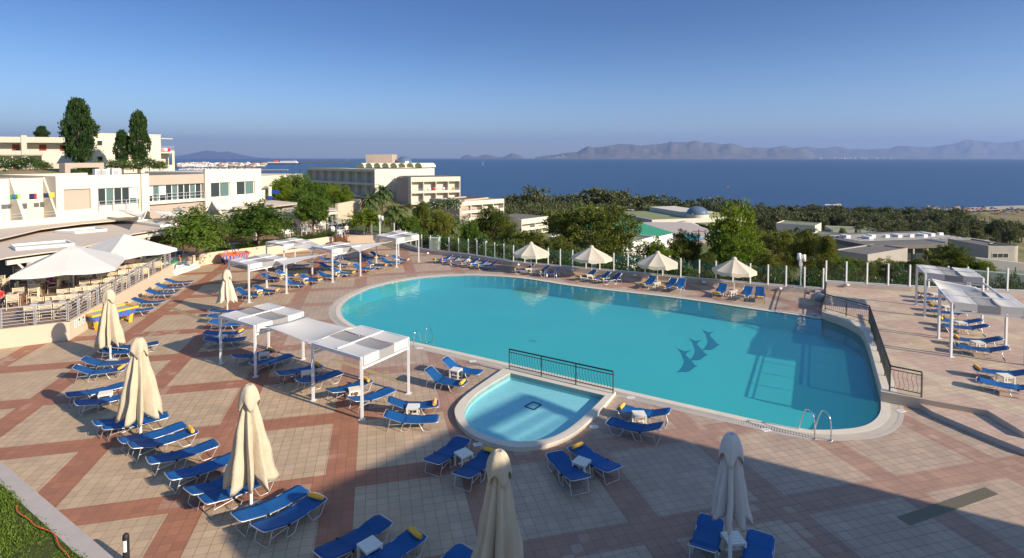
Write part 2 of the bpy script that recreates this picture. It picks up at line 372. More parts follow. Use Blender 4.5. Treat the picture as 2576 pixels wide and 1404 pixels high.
M['kidbasin'] = pooltile('light_blue_mosaic_ripple_light', (.20, .56, .62), (.34, .68, .72), 5)  # light blue mosaic; its fine pale and dark mottling is painted ripple light
M['mosaic'] = mat('blue_mosaic', (.006, .12, .24), .5)

# ------------------------------------------------------------------ terrain, sea, hills
CP = [(5, 130, -12), (-5, 120, -9), (12, 170, -16), (0, 200, -19), (20, 210, -22), (30, 140, -17), (-10, 140, -8), (-60, 10, 1), (-45, 35, .4), (-30, 70, .2), (-40, 20, .4), (0, 0, -1.5), (-20, 15, -1), (0, 30, -2), (20, 20, -2), (40, 10, -2.5), (-15, 40, -2),
      (0, 54, -1.9), (-10, 64, -.9), (12, 48, -2.6), (24, 44, -3), (35, 40, -3), (50, 38, -4.5), (10, 62, -6), (30, 60, -8), (0, 75, -6), (-12, 80, -2.5),
      (-46, 62, 2.5), (-55, 60, 5.5), (-60, 78, 7), (-85, 105, 7.5), (-100, 80, 8), (-120, 140, 8), (-60, 110, 5), (-45, 95, .5), (-38, 120, -1.0), (-30, 140, -2.5), (-24, 100, -2.2), (-15, 165, -4.5),
      (-40, 160, -2.2), (-66, 180, -.5), (-100, 200, 1), (-5, 150, -9), (2, 150, -11), (25, 110, -11), (40, 95, -12), (60, 80, -13), (15, 90, -8.5), (60, 120, -17), (40, 250, -25), (100, 170, -23), (160, 170, -25),
      (120, 120, -19), (90, 250, -28), (150, 300, -33), (0, 250, -22), (-60, 300, -22), (-150, 350, -25), (0, 380, -32), (120, 400, -38), (300, 300, -37), (250, 200, -31), (400, 420, -39.2), (-100, 450, -37), (0, 450, -38), (200, 460, -39.2), (-300, 450, -36), (300, 100, -28), (-260, 250, -6), (450, 250, -37), (-300, 100, 20), (600, 350, -39)]
cpa = np.array(CP, float)
def shore(x): return 470+.16*x+18*math.sin(x/70.)
def TZ(x, y):
    d = (cpa[:, 0]-x)**2+(cpa[:, 1]-y)**2+4.0
    w = d**-1.7; z = float((w*cpa[:, 2]).sum()/w.sum())
    s = shore(x)
    if y > s-40: z = min(z, -39.0-(y-(s-40))*.03)
    if y > s: z = -44
    return z
def axis(a, b, c, n1, n2, n0=10):
    return a
xs = sorted(set([-1500, -900, -600, -400]+list(range(-300, -100, 25))+list(range(-100, 100, 5))+list(range(100, 320, 15))+list(range(320, 700, 40))+[900, 1300]))
ys = sorted(set([-150, -80, -40]+list(range(-20, 140, 4))+list(range(140, 620, 14))))
mb = MB()
for y in ys:
    for x in xs: mb.v.append((x, y, TZ(x, y)+(.35*noise.noise(Vector((x*.06, y*.06, 0))) if y > 66 else 0)))
nx = len(xs)
for j in range(len(ys)-1):
    for i in range(nx-1):
        mb.f.append((j*nx+i, j*nx+i+1, (j+1)*nx+i+1, (j+1)*nx+i)); mb.m.append(0); mb.sm.append(True)
m = mat('dry_ground', (.2, .17, .08), .95); n, b = nodes(m)
g = n.nodes.new('ShaderNodeNewGeometry')
def nz(sc, d=5):
    q = n.nodes.new('ShaderNodeTexNoise'); q.inputs['Scale'].default_value = sc; q.inputs['Detail'].default_value = d
    n.links.new(g.outputs['Position'], q.inputs['Vector']); return q.outputs['Fac']
c = mixc(n, sstep(n, nz(.035), .42, .6), (.10, .12, .035), (.30, .20, .12)); c = mixc(n, sstep(n, nz(.3), .4, .65), c, (.16, .17, .06))
n.links.new(c, b.inputs['Base Color'])
tag(mb.build('terrain', m), kind='structure')
# sea
m = mat('sea_water', (.012, .060, .15), .32, spec=.36); n, b = nodes(m)
g = n.nodes.new('ShaderNodeNewGeometry'); mp = n.nodes.new('ShaderNodeMapping'); mp.inputs['Scale'].default_value = (1, 2.2, 1); n.links.new(g.outputs['Position'], mp.inputs[0])
bp = n.nodes.new('ShaderNodeBump'); bp.inputs['Strength'].default_value = .8; bp.inputs['Distance'].default_value = .5
q1 = n.nodes.new('ShaderNodeTexNoise'); q1.inputs['Scale'].default_value = .16; q1.inputs['Detail'].default_value = 8; q1.inputs['Roughness'].default_value = .65; n.links.new(mp.outputs[0], q1.inputs['Vector'])
n.links.new(q1.outputs['Fac'], bp.inputs['Height']); n.links.new(bp.outputs[0], b.inputs['Normal'])
q2 = n.nodes.new('ShaderNodeTexNoise'); q2.inputs['Scale'].default_value = .004; q2.inputs['Detail'].default_value = 6; n.links.new(mp.outputs[0], q2.inputs['Vector'])
q3 = n.nodes.new('ShaderNodeTexNoise'); q3.inputs['Scale'].default_value = .09; q3.inputs['Detail'].default_value = 4; n.links.new(mp.outputs[0], q3.inputs['Vector'])
cc = mixc(n, q2.outputs['Fac'], (.006, .038, .105), (.012, .055, .135)); cc = mixc(n, sstep(n, q3.outputs['Fac'], .45, .7), cc, (.017, .066, .15))
n.links.new(cc, b.inputs['Base Color'])
SEA = -40.0
mb = MB(); E_ = 75000
mb.add([(-E_, 200, SEA), (E_, 200, SEA), (E_, E_, SEA), (-E_, E_, SEA)], [(0, 1, 2, 3)])
tag(mb.build('sea', m), kind='structure')
M['hill'] = mat('hill_rock', (.20, .18, .175), .95, noise_=(.0018, .3, (.10, .10, .06)))
def hills(name, pts, Y0, Y1, seed, base=397.5):
    pts = sorted(pts); nu = max(40, int((pts[-1][0]-pts[0][0])/4)); nv = 14
    def hgt(px):
        for (a, ya), (b_, yb) in zip(pts, pts[1:]):
            if a <= px <= b_: return ya+(yb-ya)*(px-a)/(b_-a)
        return base
    random.seed(seed)
    def f(u, v):
        px = pts[0][0]+(pts[-1][0]-pts[0][0])*u
        h = (398-hgt(px))/FPX*Y1+50
        x = (px-1288)/FPX*(Y0+(Y1-Y0)*min(v, 1)*.999)
        y = Y0+(Y1-Y0)*v
        q = Vector((px*.022+seed, v*2.2, seed))
        k = math.sin(min(v, 1)*math.pi/2)**.8
        nn = noise.fractal(q, 1.0, 2.0, 5)
        k = k*(1+.45*nn*(1-v)) if v < 1 else 1
        return (x, y, SEA-8+max(0, h)*max(0, k))
    tag(MB().grid(f, nu, nv).build(name, M['hill']), kind='structure')
T3 = lambda x, y: (1288+x*.25, 335.4+y*.25); T4 = lambda x, y: (1932+x*.25, 335.4+y*.25); T2 = lambda x, y: (644+x*.25, 335.4+y*.25)
near = [T3(*q) for q in ((230, 240), (400, 218), (560, 195), (660, 188), (700, 160), (760, 130), (830, 145), (900, 140), (980, 128), (1080, 105), (1220, 113), (1300, 127), (1450, 112), (1560, 95), (1590, 80), (1640, 92), (1750, 95), (1830, 78), (1880, 76), (1920, 98), (2000, 90), (2100, 112), (2200, 106), (2350, 145), (2450, 150), (2560, 175))]+[T4(*q) for q in ((60, 150), (140, 165), (250, 150), (340, 142), (430, 190), (480, 235))]
hills('hills', near, 33000, 38000, 3)
far_ = [T3(*q) for q in ((2000, 200), (2300, 150), (2450, 140), (2576, 150))]+[T4(*q) for q in ((140, 125), (250, 150), (400, 130), (480, 150), (590, 150), (660, 132), (750, 145), (820, 162), (900, 155), (1000, 164), (1100, 155), (1200, 157), (1290, 127), (1450, 133), (1600, 141), (1800, 118), (1950, 82), (2060, 70), (2200, 84), (2300, 100), (2450, 88), (2576, 70), (2900, 60), (3300, 110), (3700, 170))]
hills('hills', far_, 46000, 54000, 7)
hills('hills', [(380, 398), (442, 393), (475, 388), (522, 378), (555, 383), (575, 381), (600, 388), (644, 396), (680, 398)], 66000, 72000, 9)
hills('hills', [T2(*q) for q in ((2060, 240), (2130, 212), (2190, 238), (2230, 236), (2310, 210), (2400, 232), (2430, 240))]+[T2(2490, 238), T2(2560, 205)]+[T3(*q) for q in ((0, 195), (60, 215), (110, 240))], 48000, 50000, 5)

# ------------------------------------------------------------------ pools and deck
def off(poly, d):
    n_ = len(poly); out = []
    ar = sum(poly[i][0]*poly[(i+1) % n_][1]-poly[(i+1) % n_][0]*poly[i][1] for i in range(n_)); sg = 1 if ar > 0 else -1
    for i in range(n_):
        a, b_, c_ = Vector(poly[i-1][:2]), Vector(poly[i][:2]), Vector(poly[(i+1) % n_][:2])
        e1, e2 = (b_-a).normalized(), (c_-b_).normalized()
        n1, n2 = Vector((e1.y, -e1.x))*sg, Vector((e2.y, -e2.x))*sg
        k = (n1+n2); k = k/max(.35, k.length)*1.0; k = k/max(.5, k.dot(n1)) if k.dot(n1) > 0 else n1
        out.append((b_.x+k.x*d, b_.y+k.y*d))
    return out
def smooth(poly, it=2, keep=()):      # Chaikin on an open chain
    for _ in range(it):
        q = [poly[0]]
        for a, b_ in zip(poly, poly[1:]):
            q += [tuple(.75*a[i]+.25*b_[i] for i in range(2)), tuple(.25*a[i]+.75*b_[i] for i in range(2))]
        poly = q+[poly[-1]]
    return poly
pA = [(2066, 803), (1987, 790), (1932, 783.5), (1738, 754), (1588, 736.7), (1438, 720), (1350, 705), (1288, 697), (1194, 692), (1119, 694), (1054, 699.5), (994, 709), (931, 725), (894, 741), (869, 757.5), (856.5, 774), (857, 790), (869, 806), (904, 826), (960, 843), (1034, 859), (1094, 872), (1284, 915), (1543, 975.5), (1788, 1031), (1880, 1052)]
pA2 = [(1880, 1052), (1932, 1063.7), (1982, 1073.7), (2032, 1081), (2082, 1082.5), (2144.5, 1078.7), (2182, 1070), (2207, 1052.5), (2216.5, 1032.5), (2216, 1012.5)]
pT = [(2216, 985), (2204.5, 939), (2189.5, 886), (2178, 850), (2168, 830), (2147, 816), (2114.5, 801), (2067, 785)]
w1 = [tuple(G(*q)[:2]) for q in pA]; w2 = [tuple(G(*q)[:2]) for q in pA2]; w3 = [tuple(G(*q, .4)[:2]) for q in pT]
POOL = smooth(w1+w2[1:], 2)+smooth(w3, 1)
WL = -.03
deckhole = off(POOL, .72)
kid_in = smooth([tuple(G(*q, .15)[:2]) for q in ((1522, 995), (1500.5, 1017.5), (1463, 1052.5), (1425.5, 1082.5), (1383, 1102.5), (1338, 1109.5), (1288, 1111), (1244, 1103.5), (1194, 1082.5), (1171.5, 1060), (1166.5, 1035), (1181.5, 1005), (1219, 975), (1284, 938))], 2)
kid_out = smooth([tuple(G(*q, .15)[:2]) for q in ((1549, 985), (1510, 1031), (1478, 1062), (1440, 1093), (1395, 1113), (1340, 1124), (1288, 1126), (1231, 1113), (1181.5, 1091), (1156, 1067), (1143, 1042), (1144.5, 1022), (1172, 991), (1269, 925))], 2)
OUT = [(-34, 7), (50, 5), (50, 30), (33.9, 36.2), (28, 37.5), (21.7, 38.5), (18.5, 39.8), (14.1, 41.6), (9.2, 44.1), (5, 46.1), (0, 48.7), (-4.3, 52.3), (-9.3, 55.5), (-12, 59.8), (-14.6, 60.9), (-19.4, 60.6), (-24.8, 52.9), (-27.3, 50.1), (-31, 48.5), (-31, 30), (-34, 20)]
deckobj = MB().sheet(OUT, 0, [deckhole, kid_out[1:-1]], 0).build('pool_deck', M['paving']); tag(deckobj, kind='structure')
pool = thing('swimming_pool', 'large kidney shaped turquoise swimming pool with pale stone edge', 'swimming pool')
MB().sheet(POOL, -1.0).build('basin_floor', M['basin'], pool)
MB().prism(POOL, -1.0, 0, top=False).build('basin_wall', M['basinwall'], pool)
c1 = off(POOL, .30); c2 = off(POOL, .34); c3 = off(POOL, .58)
MB().prism(c1, -.10, .012, holes=[POOL]).build('coping', M['coping'], pool)
MB().prism(deckhole, -.10, .006, holes=[c3]).build('stone_surround', M['stone'], pool)
gb = MB(); gb.prism(c3, -.10, -.02, 1, holes=[c1])
nP = len(POOL)
def resample(a, b_, step):
    out = []; 
    for i in range(len(a)):
        p, q = Vector(a[i]), Vector(a[(i+1) % len(a)]); r, s_ = Vector(b_[i]), Vector(b_[(i+1) % len(a)])
        k = max(1, int((q-p).length/step))
        for j in range(k): out.append((p.lerp(q, j/k), r.lerp(s_, j/k), p.lerp(q, (j+.6)/k), r.lerp(s_, (j+.6)/k)))
    return out
for a, b_, c_, d in resample(c1, c3, .07):
    gb.add([(a.x, a.y, .008), (b_.x, b_.y, .008), (d.x, d.y, .008), (c_.x, c_.y, .008)], [(0, 1, 2, 3)], 0)
gb.build('overflow_grate', [M['coping'], M['concrete']], pool)
def flip(fs): return fs
dol = [(1655, 280), (1700, 303), (1740, 315), (1808, 303), (1765, 328), (1748, 352), (1780, 385), (1820, 428), (1842, 455), (1870, 463), (1835, 480), (1790, 515), (1760, 526), (1700, 524), (1650, 532), (1690, 500), (1715, 462), (1730, 420), (1716, 380), (1700, 335)]
for k, (ox, oy, sc) in enumerate(((0, 0, 1), (120, -100, .93), (255, -185, .85))):
    pts = [((x-1655)*sc+1655+ox, (y-280)*sc+280+oy) for x, y in dol]
    MB().sheet([tuple(G(1288+x*.25, 805+y*.25, -1.0)[:2]) for x, y in pts], -.995+k*.004).build('fish_mosaic', M['mosaic'], pool)
MB().sheet([tuple(G(1288+x*.25, 805+y*.25, -1.0)[:2]) for x, y in ((165, 212), (195, 196), (262, 208), (225, 230))], -.993).build('floor_drain', M['basinwall'], pool)
tag(MB().sheet(POOL, WL).build('water', M['water']), kind='structure')
kid = thing('paddling_pool', 'small light blue D-shaped paddling pool with raised stone rim', 'paddling pool')
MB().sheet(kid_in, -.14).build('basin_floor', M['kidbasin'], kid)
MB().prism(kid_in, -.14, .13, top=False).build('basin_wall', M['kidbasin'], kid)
MB().prism(kid_out, -.05, .15, holes=[kid_in]).build('coping', M['coping'], kid)
fb = MB(); q = [G(*p, -.14) for p in ((1320, 1023), (1341.5, 1011.5), (1361.5, 1018.5), (1343.5, 1031.5))]
for i in range(4): fb.beam((q[i].x, q[i].y, -.13), (q[(i+1) % 4].x, q[(i+1) % 4].y, -.13), .05, .02)
fb.build('drain_frame', M['black'], kid)
tag(MB().sheet(kid_in, .04).build('water', M['kidwater']), kind='structure')

# raised terrace on the right and its half step
TH = .4
terr = [tuple(G(*q, TH)[:2]) for q in ((2079.5, 719), (2067, 785))]
terr = terr[:1]+list(reversed(POOL[-len(smooth(w3, 1)):]))+[tuple(G(*q, TH)[:2]) for q in ((2313, 1002.5), (2484.5, 1032.5), (2576, 1087.5))]+[(26, 12), (50, 8), (50, 30.5)]+[(33.7, 36.1), (27.2, 37.4)]
tag(MB().prism(terr, -1.25, TH, 0, side_mi=1).build('raised_terrace', [M['paving2'], M['wall']]), kind='structure')
wl = list(reversed(smooth(w3, 1))); wl2 = []
for i, p in enumerate(wl):
    a = Vector(wl[max(0, i-1)]); b_ = Vector(wl[min(len(wl)-1, i+1)]); d = (b_-a).normalized(); nrm = Vector((-d.y, d.x))
    wl2.append((p[0]+nrm.x*.55, p[1]+nrm.y*.55))
tag(MB().sheet(wl+list(reversed(wl2)), TH+.005).build('terrace_coping', M['coping']), kind='structure')
plat = [tuple(G(*q, .2)[:2]) for q in ((2314.5, 1016), (2347, 1036), (2394.5, 1056), (2469.5, 1087.5), (2576, 1130))]+[(24, 9), (40, 8), (30, 20), tuple(G(2400, 1010, .2)[:2])]
tag(MB().prism(plat, -.1, .2, 0, side_mi=1).build('half_step', [M['paving2'], M['stone']]), kind='structure')
# restaurant terrace
RT = .9
RTP = [(-60, 10), (-25.56, 27.27), (-23.15, 28.6), (-27.33, 44.18), (-29.8, 44.5), (-30.0, 47.9), (-27.85, 47.97), (-26.96, 49.8), (-24.49, 52.55), (-19.3, 60.12), (-14.63, 60.59), (-14.2, 61.5), (-24, 70), (-30, 76), (-50, 70), (-60, 45)]
M['resfloor'] = mat('restaurant_floor', (.30, .20, .14), .7, noise_=(.8, .2, None))
tag(MB().prism(RTP, -.6, RT, 0, side_mi=1).build('restaurant_terrace', [M['resfloor'], M['wall']]), kind='structure')
def wallthing(name, label, pts, z0, z1, th, mt, cat='wall', cap=None):
    m_ = MB()
    for a, b_ in zip(pts, pts[1:]):
        a, b_ = Vector((a[0], a[1])), Vector((b_[0], b_[1])); d = (b_-a).normalized(); nrm = Vector((-d.y, d.x))*th
        m_.prism([a, b_+d*.02, b_+nrm+d*.02, a+nrm], z0, z1)
    return tag(m_.build(name, mt), label, cat)
wallthing('retaining_wall', 'beige rendered wall below the restaurant railing', [(-50, 13.6), (-25.55, 27.2), (-23.1, 28.55), (-27.3, 44.22)], -.1, RT+.07, .18, M['wall'])
wallthing('retaining_wall', 'beige planter wall behind the arcade table and far canopies', [(-27.8, 47.9), (-26.9, 49.75), (-24.43, 52.5), (-19.27, 60.1)], -.1, RT+.12, .2, M['wall'])
wallthing('retaining_wall', 'short beige planter wall left of the glass fence start', [(-17.9, 60.35), (-14.6, 60.55), (-12.3, 59.7)], -.1, RT+.12, .2, M['wall'])
ws = thing('wooden_steps', 'red brown steps in the gap of the planter wall', 'steps', (-18.7, 59.0, 0), .1)
MB().box(-1.15, 1.15, 0, .9, 0, .45).build('step', M['wood'], ws); MB().box(-1.1, .8, .9, 1.4, 0, .9).build('step', M['wood'], ws)
st = thing('white_steps', 'white steps rising to the restaurant beside the bin', 'steps', (-27.55, 44.4, 0), 0)
for i in range(5): MB().box(-.1-.42*(i+1), .35-.42*i, 0, 3.5, 0 if i == 0 else .18*i, .18*(i+1)).build('step', M['white'], st)
# grass corner
kA, kB = Vector((-17.5, 17.9)), Vector((-7.0, 11.2)); kd = (kB-kA).normalized(); kn = Vector((kd.y, -kd.x))
MBk = MB().prism([kA, kB, kB+kn*.42, kA+kn*.42], -.05, .06); tag(MBk.build('lawn_kerb', M['concrete']), 'pale concrete kerb strip between the lawn and paving', 'kerb')
lawn = [kA+kn*.42, kB+kn*.42, Vector((-8, 7.5)), Vector((-24, 8)), Vector((-24, 19))]
tag(MB().prism(lawn, -.1, .045).build('lawn_soil', mat('lawn_soil', (.05, .06, .015), .95)), kind='structure')
rng = np.random.default_rng(5)
def inpoly(p, poly):
    r = False; n_ = len(poly)
    for i in range(n_):
        a, b_ = poly[i], poly[(i+1) % n_]
        if (a[1] > p[1]) != (b_[1] > p[1]) and p[0] < (b_[0]-a[0])*(p[1]-a[1])/(b_[1]-a[1])+a[0]: r = not r
    return r
def leafmesh(name, base, d, side, mt, mats=None):      # arrays (n,3): one diamond leaf each
    n_ = len(base); v = np.empty((n_, 4, 3)); v[:, 0] = base; v[:, 1] = base+d*.5+side; v[:, 2] = base+d; v[:, 3] = base+d*.5-side
    me = bpy.data.meshes.new(name); me.vertices.add(n_*4); me.vertices.foreach_set('co', v.ravel())
    me.loops.add(n_*4); me.loops.foreach_set('vertex_index', np.arange(n_*4, dtype=np.int32))
    me.polygons.add(n_); me.polygons.foreach_set('loop_start', np.arange(0, n_*4, 4, dtype=np.int32))
    try: me.polygons.foreach_set('loop_total', np.full(n_, 4, dtype=np.int32))
    except Exception: pass
    me.materials.append(mt); me.update(calc_edges=True); return me
gp = []
while len(gp) < 36000:
    p = (rng.uniform(-18, -8.3), rng.uniform(10.5, 18))
    if inpoly(p, lawn) or inpoly(p, [kA+kn*.36, kB+kn*.36, kB+kn*.6, kA+kn*.6]): gp.append(p)
gp = np.array(gp); n_ = len(gp); base = np.c_[gp, np.full(n_, .03)]
hh = rng.uniform(.03, .085, n_)*(1+.6*np.sin(gp[:, 0]*2.1)*np.cos(gp[:, 1]*1.7)); d = np.c_[rng.normal(0, .045, (n_, 2)), hh]
an = rng.uniform(0, 6.28, n_); sd = np.c_[np.cos(an), np.sin(an), np.zeros(n_)]*.014
tag(link('grass', leafmesh('grass', base, d, sd, M['grassb'])), 'green lawn grass in the near left corner', 'grass', kind='stuff')
hb = MB(); hp = []
for i in range(40):
    t = i/39; p = kA.lerp(kB, .42+.5*t)+kn*(.56+.07*math.sin(i*.33)+.03*math.sin(i*.8)); hp.append((p.x, p.y, .12))
hb.tube(hp, .012, 6); tag(hb.build('garden_hose', M['orange']), 'orange hose lying along the lawn edge', 'hose')

# ------------------------------------------------------------------ foliage generators
def crown(name, seed, nc, nl, leaf, mt, shape='round', cr=.22, droop=0., up=0., shell=.45, lump=.25):
    r = np.random.default_rng(seed)
    u = r.normal(size=(nc*3, 3)); u /= np.linalg.norm(u, axis=1)[:, None]
    if shape != 'full': u = u[u[:, 2] > -.75][:nc]
    else: u = u[:nc]
    nc = len(u)
    rad = (shell+(1-shell)*r.random(nc)**.6)
    ph = r.uniform(0, 6.28, 6)
    lm = 1+lump*(np.sin(u[:, 0]*4+ph[0])*np.sin(u[:, 1]*4+ph[1])+.7*np.sin(u[:, 2]*6+ph[2]+u[:, 0]*3))
    c_ = u*(rad*lm)[:, None]
    if shape == 'cone':
        z = r.random(nc)**1.3*2-1; k = (1-(z+1)/2)**.75*1.0+.12; k *= (1+.2*np.sin(z*9+ph[3])); a = r.uniform(0, 6.28, nc); rr = np.sqrt(r.random(nc)*.8+.2)*k*(1+lump*np.sin(a*3+ph[4]+z*4))
        c_ = np.c_[np.cos(a)*rr, np.sin(a)*rr, z]
    if shape == 'column':
        z = r.random(nc)*2-1; k = np.sqrt(np.clip(1-np.abs(z)**2.0, 0, 1))*(1-.4*(z+1)/2)+.05; k *= 1+lump*np.sin(z*7+ph[3]); a = r.uniform(0, 6.28, nc); rr = np.sqrt(r.random(nc)*.75+.25)*k
        c_ = np.c_[np.cos(a)*rr, np.sin(a)*rr, z]
    # one clump: leaves spread round its centre, pointing outward and up or down
    cs = cr*r.uniform(.6, 1.3, nc)
    o = r.normal(size=(nc, nl, 3)); o /= np.linalg.norm(o, axis=2)[:, :, None]; o *= (r.random((nc, nl, 1))**.5)
    base = c_[:, None, :]+o*cs[:, None, None]
    out = c_/np.maximum(.2, np.linalg.norm(c_, axis=1))[:, None]
    d = o*.8+out[:, None, :]*.5+r.normal(size=(nc, nl, 3))*.45; d[:, :, 2] += up-droop
    d /= np.linalg.norm(d, axis=2)[:, :, None]
    L = leaf[0]*r.uniform(.6, 1.25, (nc, nl, 1))
    s_ = np.cross(d, r.normal(size=(nc, nl, 3))); s_ /= np.linalg.norm(s_, axis=2)[:, :, None]
    return leafmesh(name, base.reshape(-1, 3), (d*L).reshape(-1, 3), (s_*leaf[1]*L/leaf[0]*.5).reshape(-1, 3), mt), c_
def trunkmesh(name, h, r0, limbs, seed, mt, top=None, lean=0):
    rd = random.Random(seed); m_ = MB(); pts = [(lean*h*t*t+.04*h*math.sin(t*5+seed)*t*.4, .03*h*math.sin(t*4+seed)*t, h*t) for t in (0, .2, .45, .7, 1)]
    m_.tube(pts, [r0*1.25, r0, r0*.85, r0*.7, r0*.35], 8)
    for (tx, ty, tz) in limbs:
        t0 = rd.uniform(.4, .8); b0 = Vector((lean*h*t0*t0, 0, h*t0)); e = Vector((tx, ty, tz))
        md = b0.lerp(e, .5)+Vector((0, 0, .08*h)); m_.tube([b0, md, e], [r0*.45, r0*.28, r0*.1], 5)
    return m_.mesh(name, mt)
PROTO = {}
def proto(key, *a, **k):
    if key not in PROTO: PROTO[key] = crown(*a, **k)
    return PROTO[key]
def tree(name, label, cat, base, H, W, key, cb, group=None, rz=None, tr=.12, flowers=None, limbs=10):
    """base ground point, H total height, W crown width, cb = height where the crown starts"""
    me, cc = PROTO[key]; t = thing(name, label, cat, base, 0, group)
    c_ = link('crown', me, t); hz = (H-cb)/2; c_.location = (0, 0, cb+hz); c_.scale = (W/2, W/2, hz)
    rd = random.Random(int(abs(base[0]*31+base[1]*17))); c_.rotation_euler = (0, 0, rd.uniform(0, 6.28) if rz is None else rz)
    a = c_.rotation_euler[2]; ca, sa = math.cos(a), math.sin(a)
    lb = []
    for i in range(limbs):
        q = cc[rd.randrange(len(cc))]; lb.append(((q[0]*ca-q[1]*sa)*W/2*.8, (q[0]*sa+q[1]*ca)*W/2*.8, cb+hz+q[2]*hz*.8))
    link('trunk', trunkmesh('trunk', max(cb+hz*.9, .5), tr, lb, rd.randrange(99), M['trunk']), t)
    if flowers:
        r = np.random.default_rng(rd.randrange(999)); k = cc[r.integers(0, len(cc), flowers[1])]; k = k*1.08+r.normal(size=k.shape)*.09
        dd = r.normal(size=k.shape)*.07; s_ = r.normal(size=k.shape)*.035
        f = link('blossom', leafmesh('blossom', k, dd, s_, flowers[0]), t); f.location = c_.location; f.scale = c_.scale; f.rotation_euler = c_.rotation_euler
    return t
for i in range(3):
    proto('mul%d' % i, 'crown', 10+i, 330, 46, (.13, .05), M['leaf'], cr=.17, droop=.9, shell=.35, lump=.2)
    proto('brt%d' % i, 'crown', 20+i, 300, 40, (.10, .055), M['leafb'], cr=.16, up=.2, shell=.3, lump=.35)
    proto('pin%d' % i, 'crown', 30+i, 420, 46, (.095, .034), M['pine'], cr=.13, up=.55, shell=.45, lump=.22)
    proto('far%d' % i, 'crown', 40+i, 95, 20, (.24, .13), M['dark'], cr=.24, up=.3, shell=.45, lump=.3)
    proto('bsh%d' % i, 'crown', 50+i, 150, 28, (.15, .05), M['oleander'], cr=.2, up=.5, shell=.3, lump=.3)
for i in range(2):
    proto('col%d' % i, 'crown', 60+i, 380, 34, (.11, .07), M['poplar'], shape='column', cr=.15, up=.8, lump=.18)
    proto('con%d' % i, 'crown', 70+i, 380, 40, (.11, .035), M['pine'], shape='cone', cr=.15, up=.5, lump=.25)
    proto('cyp%d' % i, 'crown', 80+i, 80, 16, (.2, .12), M['dark'], shape='column', cr=.2, up=1, lump=.1)
def frondcrown(name, seed, nb, mt, L_=(.10, .036), droop=.16, npair=15, full=.55):
    r = random.Random(seed); base = []; dd = []; ss = []; cc = []
    for k in range(nb):
        a = k*2.399+r.uniform(-.3, .3); el = R(90-128*((k+.5)/nb)**.85); v = Vector((math.cos(a)*math.cos(el), math.sin(a)*math.cos(el), math.sin(el)))
        p = v*r.uniform(.05, .30); L = r.uniform(.50, .80)*(1 if k % 3 else full*1.5); N = npair
        for j in range(N):
            q = p+v*(L/N); v = (v+Vector((r.gauss(0, .03), r.gauss(0, .03), -droop*(.4+.9*j/N)/N*6))).normalized(); side = v.cross(Vector((0, 0, 1))).normalized()
            for t_ in range(5):
                sgn = r.choice((-1, 1)); o = Vector((r.gauss(0, .045), r.gauss(0, .045), r.gauss(0, .045)))
                d = (side*sgn*r.uniform(.3, 1)+v*r.uniform(.2, .8)+Vector((0, 0, -r.uniform(.0, .9)))).normalized()*L_[0]*r.uniform(.6, 1.3)
                base.append(p+o); dd.append(d); ss.append(d.cross(Vector((r.gauss(0, 1), r.gauss(0, 1), r.gauss(0, 1)))).normalized()*L_[1]*.5)
            p = q
        cc.append(tuple(p))
    return leafmesh(name, np.array(base), np.array(dd), np.array(ss), mt), np.array(cc)
PROTO['frn0'] = frondcrown('crown', 1, 120, M['leaf']); PROTO['frn1'] = frondcrown('crown', 2, 130, M['leaf']); PROTO['frn2'] = frondcrown('crown', 7, 90, M['leafb'], (.11, .045), .03)
def palmproto():
    m_ = MB(); r = random.Random(4); base = []; dd = []; ss = []
    for k in range(44):
        a = k*2.399; el = R(78-100*(k/44)); L = 1.0*r.uniform(.85, 1.1); p = Vector((0, 0, 0)); v = Vector((math.cos(a)*math.cos(el), math.sin(a)*math.cos(el), math.sin(el)))
        side = Vector((-math.sin(a), math.cos(a), 0)); N = 16
        for j in range(N):
            q = p+v*(L/N); v = (v+Vector((0, 0, -.10-.02*j*.5))).normalized()
            w = .26*math.sin(math.pi*(j+1.5)/(N+2))
            for sgn in (-1, 1):
                d = (side*sgn*.85+v*.55+Vector((0, 0, .15))).normalized()*w
                base.append(p); dd.append(d); ss.append(v*.036)
            base.append(p); dd.append((q-p)*1.05); ss.append(side*.01); p = q
    return leafmesh('fronds', np.array(base), np.array(dd), np.array(ss), M['palm'])
PALM = palmproto()
def palm(label, base, H, W, group=None):
    t = thing('palm_tree', label, 'palm tree', base, 0, group); m_ = MB()
    m_.tube([(0, 0, 0), (.05, 0, H*.5), (0, 0, H)], [.32, .26, .34], 10); m_.build('trunk', M['palmtrunk'], t)
    f = link('crown', PALM, t); f.location = (0, 0, H); f.scale = (W/2,)*3; f.rotation_euler = (0, 0, base[0])
    return t
def ground_at(px, Y):
    x = (px-1288)/FPX/math.cos(PITCH)*Y*1.0
    x = P(px, 500, Y).x
    return Vector((x, Y, TZ(x, Y)-.15))
def tree_px(name, label, cat, px, ytop, Y, wpx, key, cbf=.25, ybot=None, **k):
    b_ = ground_at(px, Y); top = P(px, ytop, Y).z; W = wpx/FPX*Y
    if ybot is not None: cb = P(px, ybot, Y).z-b_.z
    else: cb = (top-b_.z)*cbf
    return tree(name, label, cat, b_, top-b_.z, W, key, max(.1, cb), **k)
